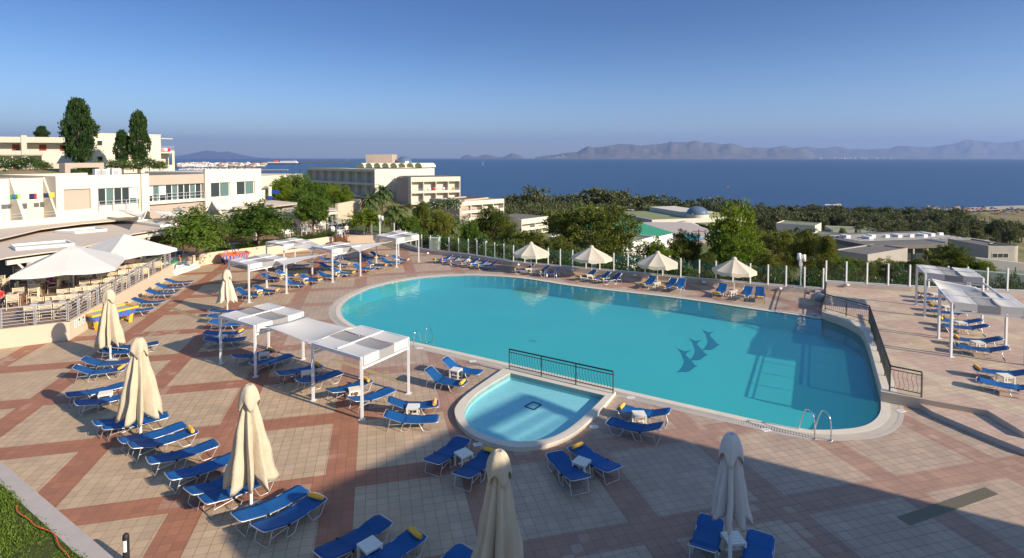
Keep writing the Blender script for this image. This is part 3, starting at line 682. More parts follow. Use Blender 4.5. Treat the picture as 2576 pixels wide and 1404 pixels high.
# ------------------------------------------------------------------ buildings
def frame(name, label, cat, p0, p1, z0, group=None):
    p0, p1 = Vector(p0[:2]), Vector(p1[:2]); d = p1-p0; a = math.atan2(d.y, d.x)
    t = thing(name, label, cat, (p0.x, p0.y, z0), a, group)
    return t, d.length, (p0, p1, z0)
def SX(fr, px): return (onseg(fr[0], fr[1], px)-fr[0]).dot((fr[1]-fr[0]).normalized())
def SZ(fr, px, py): return zat(px, py, onseg(fr[0], fr[1], px))-fr[2]
def windowp(par, x0, x1, z0, z1, y=0, split=2, gm='glassd', frm='white', rail=False, depth=.12, door=False):
    f = MB(); t = .07; f.box(x0, x1, y-.04, y+depth, z0, z0+t); f.box(x0, x1, y-.04, y+depth, z1-t, z1)
    for k in range(split+1):
        x = x0+(x1-x0-t)*k/split; f.box(x, x+t, y-.045, y+depth, z0+t, z1-t)
    w = f.build('window', M[frm], par)
    MB().box(x0+.02, x1-.02, y+.02, y+.05, z0+.02, z1-.02).build('pane', M[gm], w); return w
def balcony_block(name, label, p0, p1, z0, H, fl, bays, depth=10, mt='cream', div='cream2', group=None, parap=.9, par_open=False, roofm='greyroof', fascia=1.0, bd=1.5, rail=True, door='glassd', ground=True):
    """long block: body set back bd behind a grid of slabs, dividers and balcony fronts"""
    t, L, fr = frame(name, label, 'building', p0, p1, z0, group)
    MB().box(0, L, bd, depth, -6, H).build('wall', M[mt], t)
    MB().box(-.02, L+.02, -.02, depth+.02, H-fascia, H+.0).box(.3, L-.3, .3, depth-.3, H, H+.01, 1).build('roof', [M[mt], M[roofm]], t)
    pb = MB()
    MB().box(0, .2, 0, bd, -1, H-fascia).build('end_wall', M[mt], t); MB().box(L-.2, L, 0, bd, -1, H-fascia).build('end_wall', M[mt], t)
    fh = (H-fascia+.15)/fl
    for k in range(fl):
        zb = k*fh
        s = MB().box(.0, L, .0, bd, zb-.12, zb+.12); s.box(.02, L-.02, -.02, .08, zb-.25, zb+(.45 if not par_open else .12)); s.build('balcony', M[mt], t)
        if rail:
            r = MB()
            for q in (.62, .85, 1.05): r.box(.2, L-.2, .0, .04, zb+q-.015, zb+q+.015)
            r.build('railing', M['railgrey'], t)
        for b_ in range(bays):
            x = L*b_/bays; bw = L/bays
            if b_: MB().box(x-.1, x+.1, .02, bd, zb+.12, zb+fh-.12 if k < fl-1 else H-fascia).build('divider', M[div], t)
            windowp(t, x+bw*.18, x+bw*.18+min(1.9, bw*.5), zb+.13, zb+min(2.2, fh-.35), bd, 2, ('glassd', 'glassg', 'glassd', 'blind', 'glassg')[(b_*3+k*2+bays) % 5], 'white', depth=.02)
    return t, L, fr
def boxbuilding(name, label, p0, p1, z0, H, depth, mt='cream', roofm='greyroof', group=None, parapet=.35, low=-6):
    t, L, fr = frame(name, label, 'building', p0, p1, z0, group)
    w = MB().box(0, L, 0, depth, low, H-.02); p = parapet
    for a in ((0, L, 0, .2), (0, L, depth-.2, depth), (0, .2, .2, depth-.2), (L-.2, L, .2, depth-.2)): w.box(*a, H-.02, H+p)
    w.build('wall', M[mt], t)
    MB().box(.2, L-.2, .2, depth-.2, H-.02, H+.03).build('roof', M[roofm], t)
    return t, L, fr
# -- restaurant building (cream, long windows)
B0, B1 = Vector((-43.6, 45.1)), Vector((-32.1, 70.0))
t, L, fr = frame('restaurant_building', 'long cream restaurant building with wide windows above the awnings', 'building', B0, B1, RT)
X = lambda px: SX(fr, px); Z = lambda px, py: SZ(fr, px, py)
Hm = Z(140, 443.6); Hr = Z(518, 427)
xm0, xm1, xr0, xr1 = X(140), X(372), X(516), X(657)
# main block with holes left for panel and window
def holed(par, name, x0, x1, z1, y0, y1, holes, mt, z0=-2):
    m_ = MB(); hs = sorted(holes); x = x0
    for (a, b_, c_, d) in hs:
        m_.box(x, a, y0, y1, z0, z1); m_.box(a, b_, y0, y1, z0, c_); m_.box(a, b_, y0, y1, d, z1); x = b_
    m_.box(x, x1, y0, y1, z0, z1); return m_.build(name, mt, par)
pn = (X(159), X(227), Z(159, 530), Z(159, 477)); wn_ = (X(246), X(347), Z(246, 519), Z(246, 474))
holed(t, 'wall', xm0, xm1, Hm, 0, .35, [pn, wn_], M['cream'])
MB().box(xm0, xm1, .35, 11, -2, Hm-.35).box(xm0, xm0+.35, .35, 11, Hm-.35, Hm).box(xm0+.35, xm1, 10.7, 11, Hm-.35, Hm).build('wall', M['cream'], t)
MB().box(pn[0], pn[1], .2, .3, pn[2], pn[3]).build('panel', M['taupe'], t)
MB().box(X(352), X(371), -.25, 0, -2, Hm+.05).build('pillar', M['cream'], t)
def bigwin(x0, x1, z0, z1, n, y=.22, blinds=()):
    w = windowp(t, x0, x1, z0, z1, y, n, 'glassd')
    for k in range(1, n, 3): bw = (x1-x0)/n; MB().box(x0+bw*k+.07, x0+bw*(k+1), y+.005, y+.018, z0+.07, z1-.07).build('curtain', M['glassg'], w)
    for k in blinds:
        bw = (x1-x0)/n; MB().box(x0+bw*k+.08, x0+bw*(k+1)-.02, y-.01, y+.015, z0+(z1-z0)*.35, z1-.07).build('blind', M['blind'], w)
bigwin(*wn_, 5, blinds=(4,))
# recessed block between
zf = Z(440, 464); zw0 = Z(440, 505)
MB().box(xm1, xr0, .5, 11, -2, zw0).box(xm1, xr0, .25, 11, zf, Z(440, 440)).box(xm1, xr0, 1.5, 11, zw0, zf).build('wall', M['taupe'], t)
MB().box(xm1, xr0, .15, .5, zw0-.25, zw0).build('sill', M['cream'], t)
bigwin(xm1+.1, xr0-.1, zw0, zf, 9, .6, blinds=(0, 2))
rl = MB()
for q in (.45, .8): rl.box(xm1, xr0, .2, .24, zw0+q, zw0+q+.04); rl.box(wn_[0], wn_[1], -.12, -.08, wn_[2]-.2+q*.8, wn_[2]-.16+q*.8)
for k in range(7):
    x = xm1+(xr0-xm1)*k/6; rl.box(x-.02, x+.02, .19, .23, zw0-.2, zw0+.84)
for k in range(4):
    x = wn_[0]+(wn_[1]-wn_[0])*k/3; rl.box(x-.03, x+.03, -.13, -.07, wn_[2]-.5, wn_[2]+.45)
rl.build('railing', M['railgrey'], t)
w2 = (X(530), X(579), Z(555, 496), Z(555, 459)); w3_ = (X(595), X(641), Z(618, 490), Z(618, 456))
holed(t, 'wall', xr0, xr1, Hr, 0, .35, [w2, w3_], M['cream'])
MB().box(xr0, xr1, .35, 11, -2, Hr-.3).build('wall', M['cream'], t)
MB().box(xr1, xr1+1, .5, 5, -2, Z(650, 480)).build('wall', M['cream'], t)
bigwin(*w2, 2, blinds=()); bigwin(*w3_, 2, blinds=())
MB().box(xm0+.35, xm1, .35, 10.7, Hm-.35, Hm-.3).box(xm1, xr0, .6, 10.7, Z(440, 440), Z(440, 440)+.03).build('roof', M['greyroof'], t)
# stepped bedroom wing at the far left
xl0 = X(-60); yb = 1.9
MB().box(xl0, xm0, yb, 11, -2, Hm-.1).build('wall', M['cream'], t)
MB().box(xl0, xm0, yb-.1, 11, Hm-.1, Hm+.02).build('roof', M['greyroof'], t)
zb = 2.95
for (a, b_) in ((X(-60), X(52)), (X(62), X(136))):
    MB().box(a, b_, -.1, yb, zb-.55, zb-.38).box(a, b_, -.12, 0, zb-.38, zb+.32).build('balcony', M['cream'], t)
    r = MB()
    for q in (.6, .85): r.box(a, b_, -.08, -.04, zb+q, zb+q+.03)
    r.build('railing', M['railgrey'], t)
for x in (X(52), X(136)):
    m_ = MB(); x1 = x+.25; pr = [(-.15, -2), (-.15, zb+.5), (yb, Hm+.0), (yb, -2)]
    vs = [(x, a, c_) for a, c_ in pr]+[(x1, a, c_) for a, c_ in pr]
    m_.add(vs, [(0, 1, 2, 3), (7, 6, 5, 4), (0, 4, 5, 1), (1, 5, 6, 2), (2, 6, 7, 3)]); m_.build('side_wall', M['cream'], t)
windowp(t, X(12), X(45), zb-.3, Z(30, 460)-.3, yb, 2, 'blind')
MB().box(X(70), X(128), yb-.05, yb, -.2, 1.9).build('panel', M['taupe'], t)
def hang(label, cols, fr_, px, py, w, h, y=-.16):
    s = SX(fr_, px); z_ = SZ(fr_, px, py)
    d = (fr_[1]-fr_[0]).normalized(); nrm = Vector((-d.y, d.x)); p = fr_[0]+d*s+nrm*y
    m_ = MB(); k = len(cols); w *= .75; h *= .8
    def f(u, v): return ((u-.5)*w, .02*math.sin(u*9)+.0, -v*h)
    for i in range(k):
        m_.grid(lambda u, v, i=i: f((i+u)/k, v), 4, 3, i)
    o = m_.build('hanging_towel', [M[c_] for c_ in cols], None, (p.x, p.y, z_+fr_[2]), math.atan2(d.y, d.x)); tag(o, label, 'towel')
    sm = o.modifiers.new('thick', 'SOLIDIFY'); sm.thickness = .02
hang('navy and red towel hanging over the balcony railing', ['navy', 'navy', 'red'], fr, 79, 487, .75, .62)
hang('navy towel hanging beside the yellow one on the balcony', ['navy'], fr, 112, 486, .55, .5)
hang('yellow towel hanging on the balcony railing by the pillar', ['yellow'], fr, 127, 484, .5, .6)
hang('blue and green striped towel on the leftmost balcony railing', ['green', 'blue', 'green', 'yellow'], fr, 34, 489, .9, .5)
# roof frame and air conditioners on the restaurant roof
def fpos(fr_, px, dy): 
    d = (fr_[1]-fr_[0]).normalized(); nrm = Vector((-d.y, d.x)); p = fr_[0]+d*SX(fr_, px)+nrm*dy; return p, math.atan2(d.y, d.x)
q0, q1 = P(164, 440, 62), P(262, 440, 66)
t2, L2, f2 = frame('roof_frame', 'taupe rectangular concrete frame standing on the roof', 'frame', q0, q1, RT+Hm-.3)
zt = SZ(f2, 200, 410)
MB().box(0, .55, 0, 1, -1, zt).box(L2-.55, L2, 0, 1, -1, zt).box(.55, L2-.55, 0, 1, zt-.55, zt).build('frame', M['taupe'], t2)
for i, (px, ds) in enumerate(((278, 'beside the roof frame'), (290, 'between two others on the roof'), (320, 'near the roof recess'))):
    p, a = fpos(fr, px, 2.5); u_ = thing('air_conditioner', 'white boxy air conditioner %s' % ds, 'air conditioner', (p.x, p.y, RT+Hm-.3), a, 'air conditioners on the roof')
    MB().box(0, .9, 0, .45, .0, .85).build('casing', M['white'], u_); MB().box(.1, .6, -.02, 0, .15, .7).build('fan_grille', M['railgrey'], u_)
# low cream wing between restaurant and tall hotel
boxbuilding('low_building', 'low cream wing behind the bushes right of the restaurant', P(645, 470, 84), P(765, 470, 100), -.5, 6.7, 12, parapet=.5)
cap = MB()
# -- upper buildings on the left
t, L, fr = frame('apartment_building', 'tall white apartment block behind the poplar trees', 'building', P(234, 400, 104), P(405, 400, 112), 7)
H = SZ(fr, 300, 338); MB().box(0, L, 0, 12, -3, H).build('wall', M['cream'], t)
MB().box(-.1, L+.1, -.1, 12.1, H, H+.15).build('roof', M['cream'], t)
for px, py in ((253, 360), (253, 400)):
    x = SX(fr, px); z = SZ(fr, px, py); windowp(t, x-.45, x+.45, z-.5, z+.5, -.03, 1, 'glassd', 'cream2', depth=.04)
xb = SX(fr, 440); zz = SZ(fr, 420, 382)
MB().box(L, xb, 0, 9, zz-.3, zz+.0).box(L, xb, 0, .15, zz, zz+.25).box(xb-.4, xb, 0, .4, -2, zz-.3).box(L+.01, xb-.4, 2.5, 9, -2, zz-.3).box(L+.01, xb-.4, .01, .4, -2, SZ(fr, 420, 415)).build('balcony', M['cream'], t)
MB().box(L, xb-.2, .2, 4, SZ(fr, 420, 350), SZ(fr, 420, 348)).build('canopy', M['cream2'], t)
r = MB()
for q in (.5, .8, 1.1): r.box(L, xb, .0, .04, zz+q, zz+q+.04)
r.build('railing', M['railgrey'], t)
hang('red and white towels on the corner balcony of the white block', ['pinkt', 'white', 'red'], fr, 418, 373, 2.2, .8)
t, L, fr = frame('apartment_building', 'cream gallery block with brown doors at the upper left edge', 'building', P(-120, 400, 118), P(178, 400, 124), 7)
H = SZ(fr, 60, 345)
MB().box(0, L, 2.2, 12, -3, H).build('wall', M['cream'], t); z1 = SZ(fr, 60, 379); z2 = SZ(fr, 60, 392)
MB().box(-.1, L+1, 0, 12, H-1.2, H+.05).build('roof', M['cream'], t)
MB().box(0, L, 0, 2.2, z2, z2+.25).box(0, L, 0, .18, z2, z1).build('gallery', M['cream'], t)
for px in (28, 97, 150, -30):
    x = SX(fr, px); MB().box(x-.65, x+.65, 2.1, 2.2, z2+.25, z2+2.5).build('door', M['door'], t); MB().box(x-.65, x+.65, 2.1, 2.2, z2-3, z2-.8).build('door', M['door'], t)
for px in (63, -40): x = SX(fr, px); MB().box(x-.4, x+.4, -.2, .3, -3, H+.4).build('pillar', M['cream'], t)
p = P(120, 383, 116)
t3, L3, f3 = frame('outdoor_stair', 'grey white solid-sided outdoor staircase by the gallery block', 'staircase', P(105, 400, 114), P(190, 400, 117), 7)
zt = SZ(f3, 130, 395); zs = SZ(f3, 130, 379)
m_ = MB().box(0, L3, 0, .25, zt-1.4, zt+.3)
m_.add([(0, 2, zs), (0, 2.3, zs), (2.6, 2, zs), (2.6, 2.3, zs), (5.2, 2, zt), (5.2, 2.3, zt), (0, 2, zt), (0, 2.3, zt)], [(0, 2, 4, 6), (7, 5, 3, 1), (0, 1, 3, 2), (2, 3, 5, 4)]).build('side_wall', M['cream2'], t3)
# -- the big hotel wing with vaulted roof
p0, p1 = P(772, 480, 182), P(943, 480, 158)
tH, L, fr = balcony_block('hotel_building', 'long white hotel with a row of vaults and a dark dome on its roof', p0, p1, SZ((Vector(p0[:2]), Vector(p1[:2]), 0), 943, 498), SZ((Vector(p0[:2]), Vector(p1[:2]), 0), 943, 426.6)-SZ((Vector(p0[:2]), Vector(p1[:2]), 0), 943, 498), 2, 8, depth=16, mt='cream2', fascia=.7, roofm='mossroof')
# second face: turn the corner towards the right
c0 = Vector(p1[:2]); c1_ = P(1093, 480, 176)
t, L, fr = frame('x', 'x', 'x', c0, c1_, 0); bpy.data.objects.remove(t)
d = (fr[1]-fr[0]).normalized(); nrm = Vector((-d.y, d.x))
def pt2(px): return onseg(fr[0], fr[1], px)
Lc = (pt2(1093)-c0).length; zb0 = zat(1000, 500, pt2(1000)); zt0 = zat(960, 426, pt2(960))
w = MB(); a, b_ = c0+d*.02, pt2(1093); fd = (Vector(p0[:2])-Vector(p1[:2])).normalized(); a2 = a+d*1.8; w.prism([a, b_, b_+fd*22, a2+fd*22, a2, a+fd*.02], zb0-4, zt0)
wo_ = w.build('wall', M['cream'], None); wo_.parent = tH; wo_.matrix_parent_inverse = (Matrix.Translation(tH.location) @ Matrix.Rotation(tH.rotation_euler.z, 4, 'Z')).inverted()
def child_world(mb_, name, mt, par):
    o = mb_.build(name, mt, None); o.parent = par
    o.matrix_parent_inverse = (Matrix.Translation(par.location) @ Matrix.Rotation(par.rotation_euler.z, 4, 'Z')).inverted(); return o
# vaults run away from the viewer along the right face
for k in range(8):
    pa = P(644+(1050+k*83)*.25, 420, 172); R_ = 4.2/8*10*.53; vd = Vector((.35, .94))
    m_ = MB(); n_ = 14
    prof = [(math.cos(math.pi*i/n_), math.sin(math.pi*i/n_)) for i in range(n_+1)]
    vs = []
    sx = Vector((vd.y, -vd.x)); zb_ = P(1000, 421.5, 172).z
    for L_ in (0, 9):
        for c_, s_ in prof: q = Vector(pa[:2])+vd*L_+sx*c_*1.36; vs.append((q.x, q.y, zb_+s_*1.4))
    m_.add(vs, [(i, i+1, n_+2+i, n_+1+i) for i in range(n_)], 0, True); m_.add(vs[:n_+1], [tuple(range(n_+1))], 1); m_.add(vs[n_+1:], [tuple(range(n_, -1, -1))], 1)
    child_world(m_, 'vault', [M['cream'], M['mossroof']], tH)
q = P(1016, 400, 186); m_ = MB(); zb_ = P(1016, 411.5, 186).z
m_.lathe([(2.9*math.cos(R(a_)), 2.4*math.sin(R(a_))) for a_ in (0, 18, 36, 54, 72, 89)], 16, c=(q.x, q.y, zb_), smooth=False)
m_.lathe([(3.0, -2), (3.0, 0)], 16, 1, c=(q.x, q.y, zb_)); child_world(m_, 'dome', [M['domeglass'], M['cream']], tH)
a, b_ = P(937, 400, 180), P(986, 400, 180); z0_, z1_ = P(950, 415, 180).z, P(950, 388.5, 180).z
m_ = MB().prism([(a.x, 180), (b_.x, 180), (b_.x, 188), (a.x, 188)], z0_, z1_); m_.prism([(a.x-2.2, 180), (a.x-.02, 180), (a.x-.02, 188), (a.x-2.2, 188)], z0_, z1_-.05); child_world(m_, 'lift_tower', M['taupe'], tH)
q = pt2(1016); m_ = MB(); a = pt2(1013); b_ = pt2(1020); zz = zat(1016, 447, a)
m_.prism([a-nrm*.1, b_-nrm*.1, b_, a], zz, zat(1016, 432, a)); child_world(m_, 'door', mat('ochre_door', (.5, .22, .03), .6), tH)
# escape stair
a, b_ = P(985, 460, 157), P(1024, 480, 157)
es = thing('escape_stair', 'grey metal escape stair between the hotel wings', 'staircase', (a.x, a.y, zb0), 0)
m_ = MB(); h = P(985, 450, 157).z-zb0; wdt = b_.x-a.x
m_.beam((0, 0, h), (wdt*.8, 0, h*.45), .9, .12); m_.box(wdt*.6, wdt*1.6, -.5, .5, h*.4, h*.45); m_.beam((wdt*.7, -.6, h*.42), (wdt*1.5, -.6, -1), .8, .12); m_.build('steps', M['railgrey'], es)
m_ = MB(); m_.beam((0, -.5, h+1), (wdt*.8, -.5, h*.45+1), .08, .08); m_.box(wdt*.6, wdt*1.6, -.52, -.46, h*.45+.95, h*.45+1.03); m_.box(wdt*.6, wdt*1.6, -.52, -.46, h*.45+.5, h*.45+.55)
for k in range(6): m_.box(wdt*(.6+.2*k)-.03, wdt*(.6+.2*k)+.03, -.52, -.46, h*.45, h*.45+1)
m_.build('railing', M['railgrey'], es)
def hz(px, py, Y): return P(px, py, Y).z
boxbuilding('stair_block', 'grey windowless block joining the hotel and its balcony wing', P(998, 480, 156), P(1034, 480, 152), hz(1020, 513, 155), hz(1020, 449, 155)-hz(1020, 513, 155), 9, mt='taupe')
z0_ = hz(1100, 513, 150)
balcony_block('hotel_wing', 'three storey cream wing with towels on its balconies', P(1034, 480, 150), P(1158, 480, 156), z0_, hz(1100, 445, 153)-z0_, 2, 4, depth=14, fascia=1.3)
bf = (Vector(P(1034, 480, 150)[:2]), Vector(P(1158, 480, 156)[:2]), 0)
for lb, cs, px, w in (('white towel on the upper balconies of the three storey wing', ['white'], 1079, 1.3), ('red towel on the upper balcony, left of the pink ones', ['red'], 1090, .7), ('pink towel hung beside the red one on the wing balcony', ['pinkt'], 1095, .7), ('pale pink towel alone on a wing balcony front', ['pinkt', 'white'], 1115, .9), ('yellow and red towels at the right balcony of the wing', ['white', 'yellow', 'red'], 1136, 1.5)):
    hang(lb, cs, bf, px, 471, w, .9)
z0_ = hz(1200, 553, 138)
balcony_block('hotel_wing', 'two storey cream wing stepping down with a moss green roof', P(1155, 480, 136), P(1268, 480, 146), z0_, hz(1200, 503, 142)-z0_, 2, 4, depth=13, fascia=1.1, roofm='mossroof')
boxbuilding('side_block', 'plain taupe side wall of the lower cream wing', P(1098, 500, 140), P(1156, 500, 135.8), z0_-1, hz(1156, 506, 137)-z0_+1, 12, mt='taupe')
z0_ = hz(1350, 590, 150)
balcony_block('hotel_wing', 'small cream balcony block half hidden left of the big pine', P(1312, 500, 146), P(1379, 500, 154), z0_, hz(1350, 546, 152)-z0_, 2, 2, depth=12, fascia=1.4)
# green roof hall
t, L, fr = frame('hall', 'white hall with a large bright green sloping roof', 'building', P(1560, 620, 92), P(1693, 600, 112), -13)
zA, zB = SZ(fr, 1600, 604), SZ(fr, 1690, 588)
dn = 11
m_ = MB(); m_.add([(0, 0, -3), (L, 0, -3), (L, 0, zB), (0, 0, zA), (0, dn, -3), (L, dn, -3), (L, dn, zB+2.4), (0, dn, zA+2.6)], [(0, 1, 2, 3), (5, 4, 7, 6), (1, 5, 6, 2), (4, 0, 3, 7)]); m_.build('wall', M['white'], t)
m_ = MB(); m_.add([(-.2, -.2, zA+.05), (L+.2, -.2, zB+.05), (L+.2, dn, zB+2.5), (-.2, dn, zA+2.7)], [(0, 1, 2, 3)]); m_.build('roof', M['greenroof'], t)
boxbuilding('annex', 'low white annex with slanting parapet below the green roof', P(1568, 640, 72), P(1650, 640, 80), -12, hz(1600, 613, 75)+12, 12, mt='white', roofm='mossroof', low=-3)
# domed building down the slope
t, L, fr = frame('domed_building', 'low white building with moss green roof and a glass dome', 'building', P(1640, 560, 215), P(1835, 575, 225), -22)
H1 = SZ(fr, 1700, 556); MB().box(0, L, 0, 40, -4, H1).box(0, L, 0, .5, H1, H1+.8).box(0, .5, .5, 40, H1, H1+.8).box(L*.62, L, 6, 40, H1, H1+2.0).build('wall', M['cream2'], t)
MB().box(.5, L, .5, 40, H1, H1+.1).box(L*.62-.2, L, 5.5, 6, H1+.1, H1+2.1).build('roof', M['mossroof'], t)
MB().box(L*.55, L+4, -7, -.02, H1-1.4, H1-1.0).build('roof', M['mossroof'], t)
for k in range(3): windowp(t, 1+k*4.5, 4.5+k*4.5, H1-3.4, H1-1, -.03, 3, 'glassd', depth=.1)
MB().box(L*.55, L, -.1, 0, -4, H1-1.4).build('shopfront', M['glassd'], t)
m_ = MB(); dx = SX(fr, 1785); m_.lathe([(4.4*math.cos(R(a_)), 3.2*math.sin(R(a_))) for a_ in (0, 12, 24, 36, 50, 64, 78, 89)], 28, c=(dx, 8, H1+1.6), smooth=False); m_.lathe([(4.6, 0), (4.6, 1.6)], 28, 1, c=(dx, 8, H1)); m_.build('dome', [M['domeglass'], M['cream']], t)
boxbuilding('low_building', 'long low beige building left of the domed one', P(1560, 550, 262), P(1640, 552, 262), -26, 6.5+1.0, 14, mt='cream2', roofm='taupe')
boxbuilding('low_building', 'low white building right of the bright tree below the belt', P(1822, 560, 235), P(1875, 562, 240), -26, hz(1850, 553, 236)+26, 16, mt='cream2', roofm='mossroof')
lp = P(1758, 592, 175)
lpt = thing('small_pool', 'small distant turquoise pool below the domed building', 'swimming pool', (lp.x, lp.y, 0))
m_ = MB(); pz = P(1758, 603, 165); a, b_ = P(1732, 604, 160), P(1772, 606, 160)
tzp = a.z; m_.prism([(a.x-lp.x, 160-175), (b_.x-lp.x, 160-175), (b_.x-lp.x+1, 172-175), (a.x-lp.x+1, 172-175)], tzp-3, tzp+.1); m_.build('basin', mat('turquoise_paint', (.03, .42, .52), .2), lpt)
m_ = MB(); m_.prism([(a.x-lp.x-6, 157.5-175), (b_.x-lp.x+10, 157.5-175), (b_.x-lp.x+10, 205-175), (a.x-lp.x-12, 205-175)], tzp-8, tzp); m_.build('surround', M['stone'], lpt)
boxbuilding('low_building', 'green edged white villa row beside the tree belt', P(1952, 575, 250), P(2050, 580, 240), -28, hz(2000, 566, 245)+28, 14, mt='cream2', roofm='mossroof')
boxbuilding('low_building', 'low villa with a green flat roof right of the villa row', P(2095, 590, 215), P(2215, 600, 210), -28, hz(2150, 583, 212)+28, 14, mt='cream2', roofm='mossroof')
boxbuilding('low_building', 'small white villa in front of the green edged row', P(2040, 600, 200), P(2100, 606, 195), -26, hz(2060, 592, 198)+26, 10, mt='cream2', roofm='mossroof')
# long grey building at the right
t, L, fr = frame('conference_building', 'long grey building with open upper gallery and cluttered flat roof', 'building', P(2190, 640, 168), P(2500, 650, 176), -27)
H1 = SZ(fr, 2250, 624); H2 = SZ(fr, 2250, 634.5)
MB().box(0, L, 2.5, 26, -4, H2+1).build('wall', M['grey2'], t)
MB().box(-.5, L, -.5, 26, H2+1.0, H1+1.0).build('roof', M['greyroof'], t)
MB().box(0, L, 2.3, 2.5, -4, H2+.9).build('shopfront', M['glassd'], t)
MB().box(0, L, .2, 2.3, -.8, -.3).build('gallery', M['grey2'], t)
for k in range(10): MB().box(L*k/9-.3, L*k/9+.3, -.3, .4, -4, H2+1).build('pillar', M['grey2'], t)
rd = random.Random(2)
for k in range(9):
    x = L*(.08+.1*k); MB().box(x, x+1.6, 9+rd.random()*5, 12+rd.random()*5, H1+1, H1+2.1).build('roof_unit', M['white'], t)
pp = MB()
for k in range(7): pp.tube([(2, 7+2*k, H1+1.3), (L-4, 7.5+2*k, H1+1.3)], .08, 5)
pp.build('roof_pipes', M['railgrey'], t)
for k in range(5):
    m_ = MB(); n_ = 10; x = L*(.62+.075*k); vs = []
    for y in (-.4, 6):
        for i in range(n_+1): vs.append((x+2.2*math.cos(math.pi*i/n_), y, H1+.3+1.3*math.sin(math.pi*i/n_)))
    m_.add(vs, [(i, i+1, n_+2+i, n_+1+i) for i in range(n_)], 0, True); m_.add(vs[:n_+1], [tuple(range(n_+1))]); m_.build('roof_vault', M['grey2'], t)
boxbuilding('conference_block', 'grey windowless block at the left end of the long building', P(2098, 630, 160), P(2183, 640, 152), -27, hz(2140, 637, 156)+27, 22, mt='grey2', roofm='greyroof')
t, L, fr = boxbuilding('conference_block', 'pale block with rounded corner at the right end of the long building', P(2486, 640, 150), P(2552, 645, 150), -26, hz(2520, 622, 150)+26, 14, mt='grey2', roofm='greyroof')
MB().lathe([(3.0, -4), (3.0, hz(2520, 622, 150)+26.3)], 20, c=(L-.2, 3.2, 0)).build('round_corner', M['grey2'], t)
windowp(t, 1.0, 5.5, hz(2510, 649, 150)+26, hz(2510, 637, 150)+26, -.03, 3, 'glassd', depth=.05)
# out of frame: the hotel wing whose shadow falls over the near paving
V = Vector((25.35, 7.8)); e1 = Vector((-.684, -.730)); e2 = Vector((.730, -.684))
def q(a, b_): p = V+e1*a+e2*b_; return (p.x, p.y)
hb_ = thing('hotel_block', 'cream hotel block beside the photographer, its shadow crossing the near paving', 'building', (V.x, V.y, 0))
def hw(mb_, name, mt): return child_world(mb_, name, mt, hb_)
TP = 13.0
hw(MB().prism([q(0, 3.6), q(11.8, 3.6), q(11.8, 16), q(0, 16)], -3, TP-.5), 'wall', M['cream'])
hw(MB().prism([q(0, 3.4), q(3.2, 3.4), q(3.2, 0), q(11.8, 0), q(11.8, 16), q(0, 16)], TP-.3, TP, bottom=True), 'roof', M['cream'])
bm_ = MB()
bm_.prism([q(0, 0), q(3.2, 0), q(3.2, .45), q(0, .45)], TP-.3, TP, bottom=True)
bm_.prism([q(0, .45), q(.5, .45), q(.5, 3.4), q(0, 3.4)], TP-.3, TP, bottom=True)
for k in range(3):
    y0 = .98+k*.78
    bm_.prism([q(.5, y0), q(3.2, y0), q(3.2, y0+.16), q(.5, y0+.16)], TP-.04, TP, bottom=True)
hw(bm_, 'slatted_eave', M['cream'])
# ------------------------------------------------------------------ restaurant roofs and furniture
def roofpoly(name, label, pts, z, th=.08):
    pl = [tuple(G(*p, z)[:2]) for p in pts]
    t = thing(name, label, 'awning', (pl[0][0], pl[0][1], z)); o = MB()
    pl2 = [(a-pl[0][0], b_-pl[0][1]) for a, b_ in pl]
    o.prism(pl2, -th, 0, bottom=True).build('roof_cloth', M['awning'], t); return t, pl2
def frontbeam(t, pl2, idx, n, post=True, drop=3.0):
    m_ = MB(); pts = [Vector((*pl2[i], -.35)) for i in idx]
    for a, b_ in zip(pts, pts[1:]): m_.beam(a, b_, .18, .28)
    m_.build('front_beam', M['cream'], t)
    for k in range(n):
        s = (k+.5)/n*(len(pts)-1); i = int(s); p = pts[i].lerp(pts[i+1], s-i)
        pb = MB().box(p.x-.14, p.x+.14, p.y-.14, p.y+.14, -drop, -.5)
        d = (pts[i+1]-pts[i]).normalized()
        for sg in (-1, 1): pb.beam(p+Vector((0, 0, -1.1)), p+d*sg*.8+Vector((0, 0, .0)), .12, .12)
        pb.build('post', M['cream'], t)
tA, pA_ = roofpoly('restaurant_awning', 'rear tier of the wide taupe awning along the restaurant wall', [(-60, 618), (0, 600), (105, 575.5), (207, 562), (300, 554), (355, 551.5), (292, 538), (140, 547), (0, 560), (-60, 566)], 3.6)
tB, pB_ = roofpoly('restaurant_awning', 'front tier of the curved taupe awning with skylights', [(-60, 664), (15, 648), (118, 634), (187, 626), (225, 617), (262, 607), (335, 588), (425, 574), (470, 568), (540, 562), (589, 554), (592, 541), (520, 541), (400, 549), (355, 553), (207, 564.5), (105, 579), (0, 604), (-60, 622)], 3.2)
frontbeam(tB, pB_, [1, 2, 3, 4, 5, 6, 7, 8], 6, drop=2.3)
for i, pts in enumerate((((40, 661-0), (62, 676), (185, 662), (170, 651)),)): pass
for lab, c_ in (('longest skylight, nearest the front left edge', (110, 620)), ('skylight in the middle of the front tier', (202, 583)), ('skylight close to the mulberry tree', (400, 577-6))):
    pass
